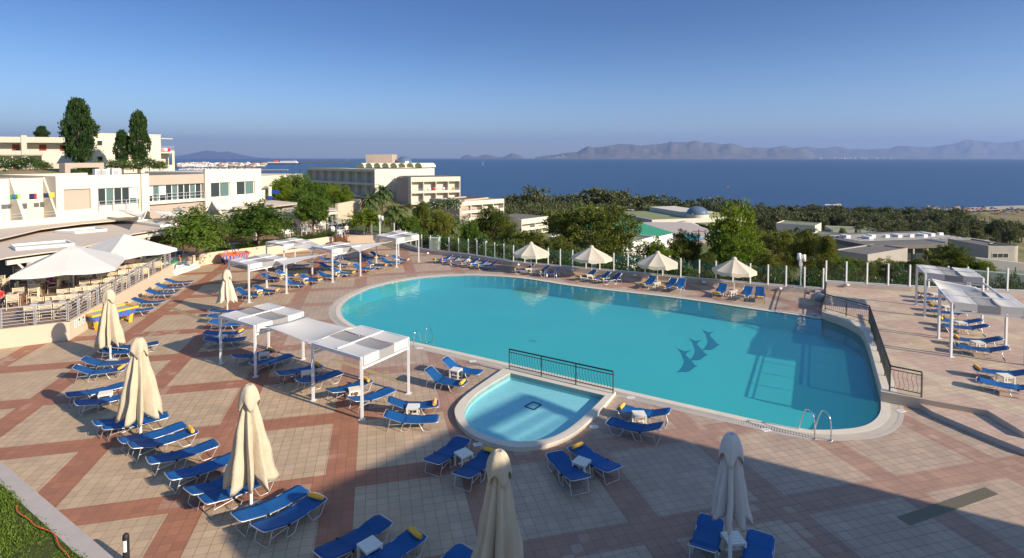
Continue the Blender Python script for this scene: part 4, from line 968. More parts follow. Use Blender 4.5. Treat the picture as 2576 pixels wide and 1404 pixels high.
for lab, q in (('long white framed skylight near the left front of the awning', ((28, 621.5), (42, 630), (186, 618.5), (168, 609.5))), ('white framed skylight in the middle of the awning', ((140, 585), (190, 588), (268, 581), (240, 576))), ('thin white skylight at the right of the awning', ((334, 561), (405, 571), (450, 566), (370, 556)))):
    pl = [G(*p, 3.23) for p in q]; c0 = pl[0]
    sk = thing('skylight', lab, 'skylight', c0, 0, 'skylights on the awning')
    pv = [p-c0 for p in pl]; m_ = MB()
    for a, b_ in zip(pv, pv[1:]+pv[:1]): m_.beam(a+Vector((0, 0, .09)), b_+Vector((0, 0, .09)), .1, .2)
    m_.build('frame', M['white'], sk)
    m_ = MB(); m_.add([(p.x, p.y, .06) for p in pv], [(0, 1, 2, 3)]); m_.build('pane', M['cream2'], sk)
    m_ = MB(); m_.beam((pv[0]+pv[1])/2*.5+(pv[2]+pv[3])/2*.5+Vector((0, 0, .12)), (pv[1]+pv[2])/2+Vector((0, 0, .12)), .08, .1)
tC, pC_ = roofpoly('cafe_awning', 'taupe awning tier beneath the bushes beside the cafe', [(590, 526), (682, 520), (747, 513), (748, 509.5), (657, 501), (590, 508)], 3.7)
tD, pD_ = roofpoly('cafe_awning', 'long taupe awning over the white cafe chairs', [(600, 553), (704, 540), (757, 536), (848, 528), (848, 524), (757, 516), (682, 523), (565, 537), (575, 548)], 3.25)
frontbeam(tD, pD_, [0, 1, 2, 3], 4, drop=2.35)
m_ = MB()
# white triangular sails by the restaurant wall
def sail(name, label, pts, sag=.35, mt='canvas', n=8):
    """pts: 4 world corners (or 3, last repeated); curved cloth with hollow edges"""
    a, b_, c_, d = [Vector(p) for p in (pts if len(pts) == 4 else list(pts)+[pts[2]])]
    cen = (a+b_+c_+d)/4
    def f(u, v):
        p = a.lerp(b_, u).lerp(d.lerp(c_, u), v)
        e = 1-max(abs(2*u-1), abs(2*v-1)); 
        w = .09*((4*u*(1-u))*(abs(2*v-1))**4+(4*v*(1-v))*(abs(2*u-1))**4)
        p = p.lerp(cen, w); p.z -= sag*(4*u*(1-u))*(4*v*(1-v)); return p-a
    o = MB().grid(f, n*2, n*2).build(name, M[mt], None, a); tag(o, label, 'shade sail'); s = o.modifiers.new('cloth', 'SOLIDIFY'); s.thickness = .012; return o
sail('shade_sail', 'left white triangular sail tied to the restaurant wall', [P(291, 528, 53), P(363, 550, 47), P(368, 532, 56)])
sail('shade_sail', 'large white triangular sail over the awning near the recess', [P(374, 527, 57), P(410, 548, 52), P(485, 535, 58)])
sail('shade_sail', 'small peaked white sail right of the large one', [P(415, 538, 60), P(452, 518, 60), P(478, 541, 58)])
sail('shade_sail', 'white sail hanging below the two right windows', [P(532, 506, 64), P(548, 529, 61), P(590, 522, 64)], sag=.5)

# chairs and tables
def arm_chair(label, loc, rz, group, first=[None]):
    if first[0] is None:
        t = thing('arm_chair', label, 'chair', loc, rz, group)
        MB().box(-.24, .24, -.24, .22, .42, .45).build('seat', M['chair'], t)
        b_ = MB(); 
        for k in range(5): b_.box(-.25, .25, .23+.012*k, .25+.012*k, .52+.075*k, .565+.075*k)
        b_.box(-.27, -.24, .21, .30, .45, .9).box(.24, .27, .21, .30, .45, .9).build('backrest', M['chair'], t)
        for sx in (-1, 1):
            MB().tube([(sx*.27, -.26, 0), (sx*.27, -.25, .64), (sx*.28, .0, .67), (sx*.27, .24, .64)], .016, 5).build('armrest', M['chair'], t)
            MB().tube([(sx*.26, .3, 0), (sx*.26, .24, .45)], .016, 5).build('leg', M['chair'], t)
        first[0] = t; reg(t); return t
    return dup(first[0], label, loc, rz, group)
def plastic_chair(label, loc, rz, group, first=[None]):
    if first[0] is None:
        t = thing('plastic_chair', label, 'chair', loc, rz, group)
        MB().box(-.25, .25, -.24, .24, .42, .45).build('seat', M['white'], t)
        m_ = MB(); m_.add([(-.24, .22, .45), (.24, .22, .45), (.22, .34, .92), (-.22, .34, .92), (-.24, .25, .45), (.24, .25, .45), (.22, .37, .92), (-.22, .37, .92)], [(0, 1, 2, 3), (7, 6, 5, 4), (0, 3, 7, 4), (1, 5, 6, 2), (3, 2, 6, 7)]).build('backrest', M['white'], t)
        for sx in (-1, 1):
            MB().box(sx*.27-.02, sx*.27+.02, -.24, .24, .62, .66).build('armrest', M['white'], t)
            MB().tube([(sx*.28, -.27, 0), (sx*.25, -.22, .64)], .022, 5).build('leg', M['white'], t)
            MB().tube([(sx*.28, .3, 0), (sx*.24, .24, .45)], .022, 5).build('leg', M['white'], t)
        first[0] = t; reg(t); return t
    return dup(first[0], label, loc, rz, group)
def rot(x, y, a): return Vector((x*math.cos(a)-y*math.sin(a), x*math.sin(a)+y*math.cos(a)))
def dtable(label, c_, a, L_=1.8, W_=.8, mats_=True):
    t = thing('dining_table', label, 'table', (c_[0], c_[1], RT), a, 'restaurant tables')
    MB().box(-L_/2, L_/2, -W_/2, W_/2, .71, .75).build('table_top', M['wood'], t)
    for sx in (-1, 1):
        for sy in (-1, 1): MB().box(sx*(L_/2-.1)-.03, sx*(L_/2-.1)+.03, sy*(W_/2-.08)-.03, sy*(W_/2-.08)+.03, 0, .71).build('leg', M['wood'], t)
    if mats_:
        n_ = max(1, round(L_/.6))
        for k in range(n_):
            for sy in (-1, 1): 
                x = -L_/2+(k+.5)*L_/n_; o = MB().box(x-.14, x+.14, sy*.2-.10, sy*.2+.10, .752, .758).build('place_mat', M['plastic'], t)
    return t
rows = ['the nearest railing table', 'the second railing table', 'the third railing table', 'the fourth railing table', 'the fifth railing table', 'the railing table by the steps']
for (x, y), nm in zip(((-25.3, 29.9), (-25.5, 31.9), (-26.0, 34.2), (-26.6, 36.4), (-27.0, 39.2), (-27.5, 41.5)), rows):
    a = R(33); dtable('long brown dining table with paper mats, %s' % nm.replace('the ', '', 1), (x, y), a)
    for k, pos in ((-1, 'left'), (0, 'middle'), (1, 'right')):
        for sy, sd in ((-1, 'near'), (1, 'far')):
            p = Vector((x, y))+rot(k*.6, sy*.72, a); arm_chair('cream metal armchair, %s on the %s side of %s' % (pos, sd, nm), (p.x, p.y, RT), a+(math.pi if sy < 0 else 0)+.06*math.sin(x*9+k), 'restaurant armchairs')
inner = [((-28.9, 31.9), 'the table of the man in red'), ((-31.2, 29.8), 'the table at the far left edge'), ((-29.9, 34.6), 'the table under the near big parasol'), ((-30.4, 37.6), 'the table behind the near big parasol'), ((-31.5, 41.3), 'the table under the second big parasol'), ((-29.6, 28.6), 'the table behind the railing corner'), ((-33.6, 35.2), 'the table by the left awning post'), ((-34.5, 39.4), 'the inner table under the awning')]
for (x, y), nm in inner:
    a = R(20)+x*.1; dtable('square brown dining table, %s' % nm.replace('the ', '', 1), (x, y), a, .9, .85)
    for k, (dx, dy, ps) in enumerate(((0, -.72, 'near'), (0, .72, 'far'), (-.78, 0, 'left'), (.78, 0, 'right'))):
        p = Vector((x, y))+rot(dx, dy, a); arm_chair('cream metal armchair at the %s side of %s' % (ps, nm), (p.x, p.y, RT), a+(math.pi, 0, math.pi/2, -math.pi/2)[k], 'restaurant armchairs')
cp = [(400, 1000, 2.8, 'left of the cafe trunk, first in its row'), (440, 985, .6, 'left of the cafe trunk, turned to the planter'), (350, 1035, 2.2, 'nearest the planter left of the cafe tree'), (540, 1025, 3.0, 'just in front of the cafe tree trunk'), (600, 1000, 1.2, 'just right of the cafe tree trunk'), (490, 1025, .2, 'half behind the planter left of the trunk'), (630, 950, 3.3, 'right of the trunk in the middle row'), (680, 960, 1.4, 'standing apart right of the trunk'), (755, 975, -.4, 'close to the cream awning post'), (500, 975, 2.0, 'behind the cafe tree trunk'), (430, 905, 3.1, 'far back left under the cafe awning'), (480, 910, .1, 'far back middle under the cafe awning'), (250, 1035, 2.6, 'leftmost by the planter hedge'), (320, 1050, .4, 'second from the left by the planter hedge'), (375, 905, 1.5, 'darkest one at the back left post'), (840, 1050, 3.4, 'nearest in the planter gap'), (870, 1030, 1.9, 'beside the standing woman, left'), (930, 1000, 4.4, 'right of the woman in the planter gap'), (830, 995, 2.0, 'behind the nearest one in the gap'), (790, 1025, .9, 'at the left edge of the planter gap')]
for x, y, a, lb in cp:
    p = G(644+x*.25, 335.4+y*.25, RT); plastic_chair('white plastic chair, %s' % lb, p, a, 'white cafe chairs')
for x, y, lb in ((370, 1010, 'left of the cafe tree'), (560, 985, 'behind the cafe tree'), (655, 985, 'right of the cafe tree'), (720, 965, 'near the cream awning post'), (855, 1010, 'in the planter gap'), (455, 935, 'under the cafe awning')):
    p = G(644+x*.25, 335.4+y*.25, RT); t = thing('cafe_table', 'small round white cafe table %s' % lb, 'table', p, 0, 'cafe tables')
    MB().lathe([(0, .75), (.4, .75), (.4, .72), (0, .72)], 16).build('table_top', M['white'], t); MB().tube([(0, 0, .02), (0, 0, .72)], .03, 6).build('leg', M['silver'], t); MB().lathe([(.28, 0), (.05, .04)], 12).build('base', M['silver'], t)

# big white market parasols
def market(label, c_, a, S, h_apex, h_eave, z=RT):
    t = thing('market_parasol', label, 'parasol', (c_[0], c_[1], z), a, 'big white restaurant parasols'); h = S/2
    ring = [(-h, -h), (0, -h), (h, -h), (h, 0), (h, h), (0, h), (-h, h), (-h, 0)]
    m_ = MB(); vs = []
    for k in range(8):
        a0, b0 = ring[k], ring[(k+1) % 8]
        def f(u, v, a0=a0, b0=b0):
            x = a0[0]+(b0[0]-a0[0])*u; y = a0[1]+(b0[1]-a0[1])*u; s = .16+(.84*v)
            return (x*s, y*s, h_apex-.12-(h_apex-h_eave-.12)*(v**.92)-.035*math.sin(math.pi*u)*v)
        m_.grid(f, 4, 5, smooth=False)
    m_.build('canopy', M['canvas'], t)
    m_ = MB()
    for k in range(8):
        a0, b0 = ring[k], ring[(k+1) % 8]
        m_.grid(lambda u, v, a0=a0, b0=b0: ((a0[0]+(b0[0]-a0[0])*u)*(1+.01*v), (a0[1]+(b0[1]-a0[1])*u)*(1+.01*v), h_eave-.035*math.sin(math.pi*u)-v*.26*(.8+.2*math.sin(math.pi*u))), 5, 1, smooth=False)
    m_.build('valance', M['canvas'], t)
    m_ = MB()
    for k in range(4):
        a0 = ring[k*2]; b0 = ring[(k*2+2) % 8]; s = .2
        m_.add([(a0[0]*s, a0[1]*s, h_apex-.16), (b0[0]*s, b0[1]*s, h_apex-.16), (0, 0, h_apex+.06)], [(0, 1, 2)])
    m_.build('top_cap', M['canvas'], t); MB().tube([(0, 0, 0), (0, 0, h_apex)], .045, 8).build('pole', M['silver'], t)
    MB().box(-.45, .45, -.45, .45, 0, .1).build('base', M['concrete'], t)
market('near big white square parasol over the restaurant tables', (-28.3, 35.4), R(29), 5.0, 2.95, 1.75)
market('far big white square parasol beside the awning edge', (-28.6, 40.6), R(62), 4.8, 2.95, 1.8)

# restaurant railing
rt = thing('railing', 'grey metal railing round the restaurant terrace', 'railing', (-25.6, 27.2, RT))
rp = [Vector((-46, 16.0, 0)), Vector((-25.65, 27.45, 0)), Vector((-23.35, 28.75, 0)), Vector((-27.4, 44.0, 0))]
def lerp_path(pts, step):
    out = []
    for a, b_ in zip(pts, pts[1:]):
        n_ = max(1, round((b_-a).length/step))
        for k in range(n_): out.append(a.lerp(b_, k/n_))
    return out+[pts[-1]]
pp = lerp_path(rp, 1.15); o_ = Vector((-25.6, 27.2, 0)); rb_ = Vector((0, 0, .07))
for q_ in pp:
    q = q_-o_+rb_; MB().box(q.x-.06, q.x-.03, q.y-.02, q.y+.02, 0, 1.0).box(q.x+.03, q.x+.06, q.y-.02, q.y+.02, 0, 1.0).build('post', M['railgrey'], rt)
m_ = MB(); m2 = MB()
for a, b_ in zip(rp, rp[1:]):
    a, b_ = a-o_+rb_, b_-o_+rb_
    m_.beam(a+Vector((0, 0, .98)), b_+Vector((0, 0, .98)), .07, .05)
    for z in (.12, .28, .44, .6, .76): m2.beam(a+Vector((0, 0, z)), b_+Vector((0, 0, z)), .025, .025)
m_.build('handrail', M['railgrey'], rt); m2.build('cross_bars', M['railgrey'], rt)
np_ = MB()
# notices on the wall
for k, lb in enumerate(('left notice with a small picture', 'middle white notice of the three', 'right white notice of the three')):
    c_ = G(0, 0) if False else None
    w0, w1_ = Vector((-25.55, 27.2)), Vector((-23.1, 28.55)); w2_ = Vector((-27.3, 44.22))
    dd = (w2_-w1_).normalized(); p = w1_+dd*(.55+.42*k)+Vector((dd.y, -dd.x))*.02; a = math.atan2(dd.y, dd.x)
    s = thing('wall_notice', '%s on the beige wall below the railing' % lb, 'sign', (p.x, p.y, .48), a, 'wall notices')
    MB().box(-.15, .15, -.01, .0, 0, .42).build('plate', M['white'], s)
    m_ = MB(); m_.add([(-.07, -.014, .27), (.07, -.014, .27), (0, -.014, .38)], [(0, 1, 2)]) if k == 0 else m_.box(-.08, .08, -.014, -.011, .26, .38)
    for j in range(4): m_.box(-.1, .1, -.014, -.011, .06+.045*j, .075+.045*j)
    m_.build('print', M['orange'] if k == 0 else M['navy'], s)

# ------------------------------------------------------------------ pergolas and sails
def pergola(label, corners, z0, H=2.45, val=.34):
    """corners: 4 ground points in order round the roof; stripes run along corners[0]->[1]"""
    c0 = Vector(corners[0]); cs = [Vector(c_)-c0 for c_ in corners]
    t = thing('pergola', label, 'pergola', (c0.x, c0.y, z0), 0, 'white framed pergolas with canvas roofs')
    for c_ in cs: MB().box(c_.x-.045, c_.x+.045, c_.y-.045, c_.y+.045, 0, H).box(c_.x-.11, c_.x+.11, c_.y-.11, c_.y+.11, 0, .02).build('post', M['whitem'], t)
    m_ = MB()
    for a, b_ in ((0, 3), (1, 2)): m_.beam((*cs[a], H-.04), (*cs[b_], H-.04), .09, .13)
    for a, b_ in ((0, 1), (3, 2)): m_.beam((*cs[a], H-val-.06), (*cs[b_], H-val-.06), .07, .08)
    for a, b_ in ((0, 1), (3, 2)): pass
    m_.build('roof_frame', M['whitem'], t)
    bl = lambda u, v: cs[0].lerp(cs[1], u).lerp(cs[3].lerp(cs[2], u), v)
    xb = MB()
    a, b_ = bl(.02, .5), bl(.98, .5); xb.beam((*a, H+.05), (*b_, H+.05), .06, .05)
    xb.build('cross_bar', M['whitem'], t)
    for i, mt in enumerate(('canvas', 'canvasg', 'canvas')):
        u0, u1 = .03+.315*i, .03+.315*(i+1)-.004
        def f(u, v):
            q = bl(u0+(u1-u0)*u, v); vv = (v*2) % 1 if v < 1 else 1
            sag = .025 if i != 1 else .05
            return (q.x, q.y, H+.03-sag*abs(math.sin(v*2*math.pi))*(1)-(.0 if i != 1 else .03)+.015*math.sin(u*6+i))
        p = MB().grid(f, 5, 24, smooth=False); 
        for v_, sg in ((0, 1), (1, 1)):
            p.grid(lambda u, w, v_=v_: ((lambda q: (q.x, q.y, H+.03-(.03 if i == 1 else 0)-w*val))(bl(u0+(u1-u0)*u, -.012 if v_ == 0 else 1.012))), 5, 2, smooth=False)
        o = p.build('canvas_roof', M[mt], t); s = o.modifiers.new('cloth', 'SOLIDIFY'); s.thickness = .01
    return t
def g2(x, y, z=0): return G(x, y, z).to_2d()
def para(a, b_, c_): return [a, b_, c_, a+c_-b_]
PAc = para(g2(788, 1007), g2(911, 1055), g2(1028, 990)); PBc = para(g2(556, 915), g2(643, 948), g2(763, 904))
C1c = para(g2(627, 761.7), g2(721, 738), g2(671, 724)); C2c = para(g2(786, 699), g2(837, 710.5), g2(907, 694)); C3c = [g2(947, 661.7), g2(998, 673), g2(1053.5, 659), g2(1003, 644)]
C0c = [g2(670, 609, 2.5), g2(714, 616.7, 2.5), g2(784, 606.7, 2.5), g2(741.5, 598.7, 2.5)]
R1c = para(g2(2304.5, 767.5, TH), g2(2325.7, 796, TH), g2(2470, 813, TH)); R2c = [g2(2361, 851, TH), g2(2391.5, 897.5, TH)]; R2c += [R2c[1]+(g2(2529.5, 868.7, TH)-R2c[0]), g2(2529.5, 868.7, TH)]
def reorder(c_): return [c_[1], c_[2], c_[3], c_[0]]
pergola('nearest white pergola, beside the ladder and paddling pool', reorder(PAc), 0, 2.27)
pergola('white pergola left of the nearest one, over paired loungers', reorder(PBc), 0, 2.25)
C1o = [C1c[0], C1c[1], C1c[2], C1c[3]]
pergola('white pergola in the left back group, closest to the camera', [C1c[3], C1c[0], C1c[1], C1c[2]][1:]+[C1c[3]], 0, 2.5)
pergola('white pergola in the middle of the back row', reorder(C2c), 0, 2.5)
pergola('white pergola at the right of the back row, near the fence', reorder(C3c), 0, 2.5)
pergola('farthest white pergola, against the planter wall', reorder(C0c), 0, 2.5)
pergola('farther white pergola on the raised terrace', [R1c[1], R1c[2], R1c[3], R1c[0]], TH, 2.5)
pergola('nearer white pergola on the raised terrace at the right edge', [R2c[1], R2c[2], R2c[3], R2c[0]], TH, 2.5)
def v3(p, z): return Vector((p[0], p[1], z))
def roofpt(c_, u, v, z): return v3(c_[0].lerp(c_[1], u).lerp(c_[3].lerp(c_[2], u), v), z)
sail('shade_sail', 'big white sail between the two nearest pergolas', [G(665, 822, 2.2), G(765, 797, 2.27), G(886, 825, 2.2), G(781, 868, 2.2)], .22)
sail('shade_sail', 'white sail between the left and middle back pergolas', [G(680, 652, 2.45), G(715, 668, 2.45), G(722, 664, 2.5), G(828, 637, 2.5)], .12)
sail('shade_sail', 'white sail between the middle and right back pergolas', [G(868, 616, 2.5), G(905, 635, 2.45), G(912, 628, 2.45), G(990, 606, 2.5)], .12)
sail('shade_sail', 'white triangular sail beneath the farthest pergola', [G(725, 623, 2.4), G(782, 606, 2.5), G(822, 622, 2.5), G(786, 628, 2.2)], .1)
sail('shade_sail', 'large white sail between the terrace pergolas', [G(2339, 700, 2.9), G(2365, 738, 2.9), G(2512, 750, 2.9), G(2455, 722, 2.9)], .25)
pl = MB(); a, b_ = G(2472, 711, 2.9), G(2528, 752, 2.9); pl.beam(a, b_, .07, .09); tag(pl.build('link_beam', M['whitem']), 'thin white beam linking the terrace pergola roofs', 'beam')

# ------------------------------------------------------------------ parasols
def closed_parasol(label, loc, H, Wr, seed, mt='ecru', low=.22, group='closed parasols', lean=0):
    t = thing('closed_parasol', label, 'parasol', loc, seed*.7, group); rd = random.Random(seed)
    MB().tube([(0, 0, 0), (0, 0, H-.1)], .035, 8).build('pole', M['white'], t)
    MB().tube([(0, 0, 0), (0, 0, 1.1)], .045, 8).build('sleeve', M['white'], t)
    MB().lathe([(.0, .0), (.32, 0), (.32, .05), (.06, .09)], 16).build('base', M['concrete'], t)
    Wr *= .9; zb, zt = low*H, H-.35; nf = 8; ph = [rd.uniform(-.25, .25) for _ in range(nf)]; lng = [rd.uniform(-.14, .12) for _ in range(nf)]
    def f(u, v):
        a = 2*math.pi*u; k = int(u*nf) % nf; w = u*nf-int(u*nf)
        fold = 2*abs(w-.5); fold = 2*(fold**1.5)-1   # sharp ridges at the ribs, hollow between
        s = 1-v; rr = .10+(Wr-.10)*(.35*s**.5+.65*s**1.05)
        amp = .18+.44*s**.6
        r = rr*(1-amp*.5-amp*.5*fold*-1 if False else (1-amp*(.5-.5*fold)*(1+ph[k])))
        r *= 1+.09*math.sin(a*2+seed+s*2)+.025*math.sin(a*15+s*11+seed)+.012*math.sin(a*29+seed)+.03*math.sin(s*17+a*3)
        tw = .12*math.sin(s*3+seed)
        z = zb+(zt-zb)*v+(lng[k]-.10*fold)*s**2.5+.04*math.sin(a*5+seed)*s**4
        return (r*math.cos(a+tw)+lean*s*.1, r*math.sin(a+tw), z)
    o = MB().grid(f, 96, 22).build('canopy', M[mt], t); sm = o.modifiers.new('cloth', 'SOLIDIFY'); sm.thickness = .012; sm.offset = 1
    # flap at the top
    def h(u, v):
        a = 2*math.pi*u; s = v; rr = .04+.22*math.sin(min(1, s*1.05)*1.5)**.8
        fold = math.cos(a*5+seed)
        return (rr*(1+.10*s*fold)*math.cos(a), rr*(1+.10*s*fold)*math.sin(a), H-.05-.55*s**1.7-(.13*math.cos(a*4+seed))*s**3)
    o = MB().grid(h, 60, 12).build('top_flap', M[mt], t); sm = o.modifiers.new('cloth', 'SOLIDIFY'); sm.thickness = .012; sm.offset = 1
    o = MB().lathe([(.0, .05), (.05, .03), (.06, 0)], 10, c=(0, 0, H-.1)).build('finial', M[mt], t)
closed_parasol('closed cream parasol nearest the restaurant wall', g2(278, 907).to_3d(), 3.43, .62, 3, low=.22)
closed_parasol('closed cream parasol, second of the left row', g2(354, 1100).to_3d(), 3.49, .74, 1, low=.22)
closed_parasol('closed cream parasol third in the left row, above the lower loungers', g2(632, 1278).to_3d(), 3.46, .74, 5, low=.215)
closed_parasol('closed cream parasol at the bottom middle, cut by the frame', g2(1255, 1522).to_3d(), 3.4, .76, 8, low=.2)
closed_parasol('small closed white parasol beside the left back pergola', g2(572, 787).to_3d(), 2.72, .62, 4, mt='offwhite', low=.29)
closed_parasol('closed pale grey parasol in the shade at the bottom right', g2(1836, 1425).to_3d(), 3.2, .56, 6, mt='greyc', low=.38)
def open_parasol(label, loc, top, W, rz):
    t = thing('open_parasol', label, 'parasol', loc, rz, 'open parasols along the fence'); h = W/2; n_ = 8; he = top-.82
    m_ = MB()
    for k in range(n_):
        a0, a1 = 2*math.pi*k/n_, 2*math.pi*(k+1)/n_
        def f(u, v, a0=a0, a1=a1):
            r = h*(.05+.95*v); p = Vector((math.cos(a0), math.sin(a0))).lerp(Vector((math.cos(a1), math.sin(a1))), u)*r
            return (p.x, p.y, top-.04-(top-he-.04)*v**.95-.06*math.sin(math.pi*u)*v)
        m_.grid(f, 5, 6, smooth=False)
    m_.build('canopy', M['offwhite'], t); m_ = MB()
    for k in range(n_):
        a0, a1 = 2*math.pi*k/n_, 2*math.pi*(k+1)/n_
        def f(u, v, a0=a0, a1=a1):
            p = Vector((math.cos(a0), math.sin(a0))).lerp(Vector((math.cos(a1), math.sin(a1))), u)*h*(1+.02*math.sin(u*14)*v)
            return (p.x, p.y, he-.06*math.sin(math.pi*u)-.24*v*(1+.15*math.sin(u*9+k)))
        m_.grid(f, 6, 2)
    m_.build('valance', M['offwhite'], t)
    MB().lathe([(0, .10), (.12, .06), (.2, -.08)], 8, c=(0, 0, top)).build('top_cap', M['offwhite'], t)
    MB().tube([(0, 0, 0), (0, 0, top)], .028, 8).build('pole', M['white'], t); MB().lathe([(0, 0), (.26, 0), (.26, .06), (.05, .1)], 14).build('base', M['concrete'], t)
    m_ = MB()
    for k in range(n_): a = 2*math.pi*k/n_; m_.tube([(0, 0, top-.75), (h*.5*math.cos(a), h*.5*math.sin(a), (top+he)/2-.04)], .009, 4)
    m_.build('ribs', M['white'], t)
open_parasol('open off-white parasol farthest left along the fence', g2(1336, 685.5).to_3d(), 2.48, 3.1, .2)
open_parasol('open off-white parasol second from the left along the fence', g2(1488, 699).to_3d(), 2.52, 3.25, .5)
open_parasol('open off-white parasol third from the left along the fence', g2(1654, 711).to_3d(), 2.35, 3.15, .1)
open_parasol('open off-white parasol at the right end of the fence row', g2(1846, 731).to_3d(), 2.35, 3.0, .3)

# ------------------------------------------------------------------ glass fence on its low wall
FA = [U(G(*q)) for q in ((1009, 619), (1056, 635.5), (1174, 650), (1288, 668.7), (1438, 684), (1578, 696.7), (1758, 714.7), (1932, 730), (2072, 741))]
FA[0] = Vector((-12.3, 59.6)); FB = [U(G(*q, TH)) for q in ((2079.5, 720), (2292, 733.7))]+[Vector((34, 36.0)), Vector((44, 32.5))]
def offs(pts, d):
    out = []
    for i, p in enumerate(pts):
        a, b_ = pts[max(0, i-1)], pts[min(len(pts)-1, i+1)]; e = (b_-a).normalized(); out.append(p+Vector((-e.y, e.x))*d)
    return out
def lowwall(label, pts, z0, z1, th):
    o = offs(pts, th); m_ = MB().prism(list(pts)+list(reversed(o)), z0, z1); return tag(m_.build('low_wall', M['stone']), label, 'wall')
lowwall('low taupe wall carrying the glass fence behind the open parasols', FA, -.1, .36, .55)
lowwall('low taupe wall carrying the glass fence on the raised terrace', FB, .3, TH+.30, .5)
def lowplinth(): pass
def gfence(label, pts, zb, step, H):
    o0 = pts[0]; t = thing('glass_fence', label, 'fence', (o0.x, o0.y, zb)); cen = offs(pts, .25)
    ps = lerp_path([Vector((p.x, p.y, 0)) for p in cen], step)
    for p in ps:
        q = p-Vector((o0.x, o0.y, 0)); MB().box(q.x-.045, q.x+.045, q.y-.04, q.y+.04, 0, H).build('post', M['whitem'], t)
    for a, b_ in zip(ps, ps[1:]):
        a, b_ = a-Vector((o0.x, o0.y, 0)), b_-Vector((o0.x, o0.y, 0)); d = (b_-a).normalized()
        m_ = MB(); m_.beam(a+d*.06+Vector((0, 0, .10+(H-.22)/2)), b_-d*.06+Vector((0, 0, .10+(H-.22)/2)), .012, H-.22); m_.build('glass_panel', M['glass'], t)
        m_ = MB(); m_.beam(a+Vector((0, 0, .06)), b_+Vector((0, 0, .06)), .05, .05); m_.build('bottom_rail', M['whitem'], t)
gfence('long glass fence with white posts behind the pool deck', FA, .36, 1.22, 1.45)
gfence('glass fence with white posts along the raised terrace', FB, TH+.30, 1.25, 1.5)
gfence('glass fence with white posts behind the white cafe chairs', [Vector((-23.5, 69.2)), Vector((-19.8, 65.0)), Vector((-14.3, 60.3)), Vector((-12.6, 59.6))][::-1], RT, 1.5, 1.6)
for i, (x, y, z, lb) in enumerate(((1303, 663, 0, 'left of the first open parasol'), (1441.5, 675.5, 0, 'between the first and second open parasols'), (1599, 691.5, 0, 'between the second and third open parasols'), (1773, 708, 0, 'between the third and fourth open parasols'), (1966, 724.5, 0, 'right of the last open parasol'), (2135, 717, TH, 'on the raised terrace wall'), (1182, 645, 0, 'above the row of six loungers'), (1075, 629, 0, 'beside the back right pergola'))):
    base = FA if z == 0 else FB
    best = min((onseg(a, b_, x) for a, b_ in zip(base, base[1:]) if min(1288+a.x/a.y*FPX, 1288+b_.x/b_.y*FPX)-30 <= x <= max(1288+a.x/a.y*FPX, 1288+b_.x/b_.y*FPX)+30), key=lambda p: p.y)
    t = thing('wall_lamp', 'small white oval lamp on the fence wall %s' % lb, 'lamp', (best.x, best.y-.01, z+.2), 0, 'oval lamps on the low wall')
    m_ = MB(); m_.lathe([(.15*math.cos(R(a)), .09*math.sin(R(a))) for a in (-90, -45, 0, 45, 90)], 12, c=(0, -.06, 0)); m_.build('shade', M['white'], t); MB().box(-.08, .08, -.03, .0, -.05, .05).build('bracket', M['white'], t)
def lamp_post(label, x, y, z, ytop, two=True):
    p = G(x, y, z); H = zat(x, ytop, p)-z; t = thing('lamp_post', label, 'lamp', p)
    MB().tube([(0, 0, 0), (0, 0, H-.3)], .05, 8).build('pole', M['whitem'], t); MB().box(-.12, .12, -.06, .06, H-.85, H-.3).build('bracket', M['railgrey'], t)
    MB().lathe([(.0, .5), (.13, .48), (.15, .0), (0, 0)], 12, c=(-.12, 0, H-.4)).build('lamp_head', M['white'], t)
    if two: MB().lathe([(.0, .5), (.13, .48), (.15, .0), (0, 0)], 12, c=(.22, 0, H-.5)).build('lamp_head', M['white'], t)
lamp_post('pole with two white lamp heads behind the fence corner', 2013, 728, 0, 640)
lamp_post('pole with white lamp heads at the start of the fence', 957, 612, 0, 543)
cb = P(1091, 622, 58); t = thing('electric_cabinet', 'pale grey electrical cabinet outside the glass fence', 'cabinet', (cb.x, 58, -2), -.3)
zc = P(1091, 600, 58).z+2; MB().box(-.55, .55, 0, .5, 0, zc).build('casing', M['cream2'], t); MB().box(-.5, -.02, -.03, 0, zc-1.4, zc-.1).build('door', M['cream2'], t); MB().box(.02, .5, -.03, 0, zc-1.4, zc-.1).build('door', M['cream2'], t); MB().box(-.6, .6, -.06, .56, zc, zc+.06).build('lid', M['white'], t)
p = G(1757.5, 715, 0); t = thing('shower_post', 'thin brass garden tap post by the low wall', 'tap', p); MB().tube([(0, 0, 0), (0, 0, 1.0)], .02, 6).build('pipe', M['yelp'], t); MB().tube([(0, 0, .95), (.15, 0, 1.0)], .015, 5).build('tap', M['silver'], t); MB().lathe([(0, 0), (.12, 0), (.1, .05)], 10).build('base', M['yelp'], t)
def bin_(label, p, H, r, m1, m2, lid='dome'):
    t = thing('litter_bin', label, 'bin', p); MB().lathe([(0, 0), (r*.85, 0), (r, H*.8), (0, H*.8)], 16).build('body', M[m1], t)
    MB().lathe([(r*1.06, H*.8), (r*1.06, H*.86), (r*.8, H*.97), (0, H)], 16).build('lid', M[m2], t)
bin_('grey litter bin with round lid behind the second open parasol', G(1493.5, 686, 0), .95, .22, 'railgrey', 'cream2')
bin_('beige bin with green lid at the foot of the white steps', G(439, 688, 0), 1.1, .33, 'cream2', 'green')
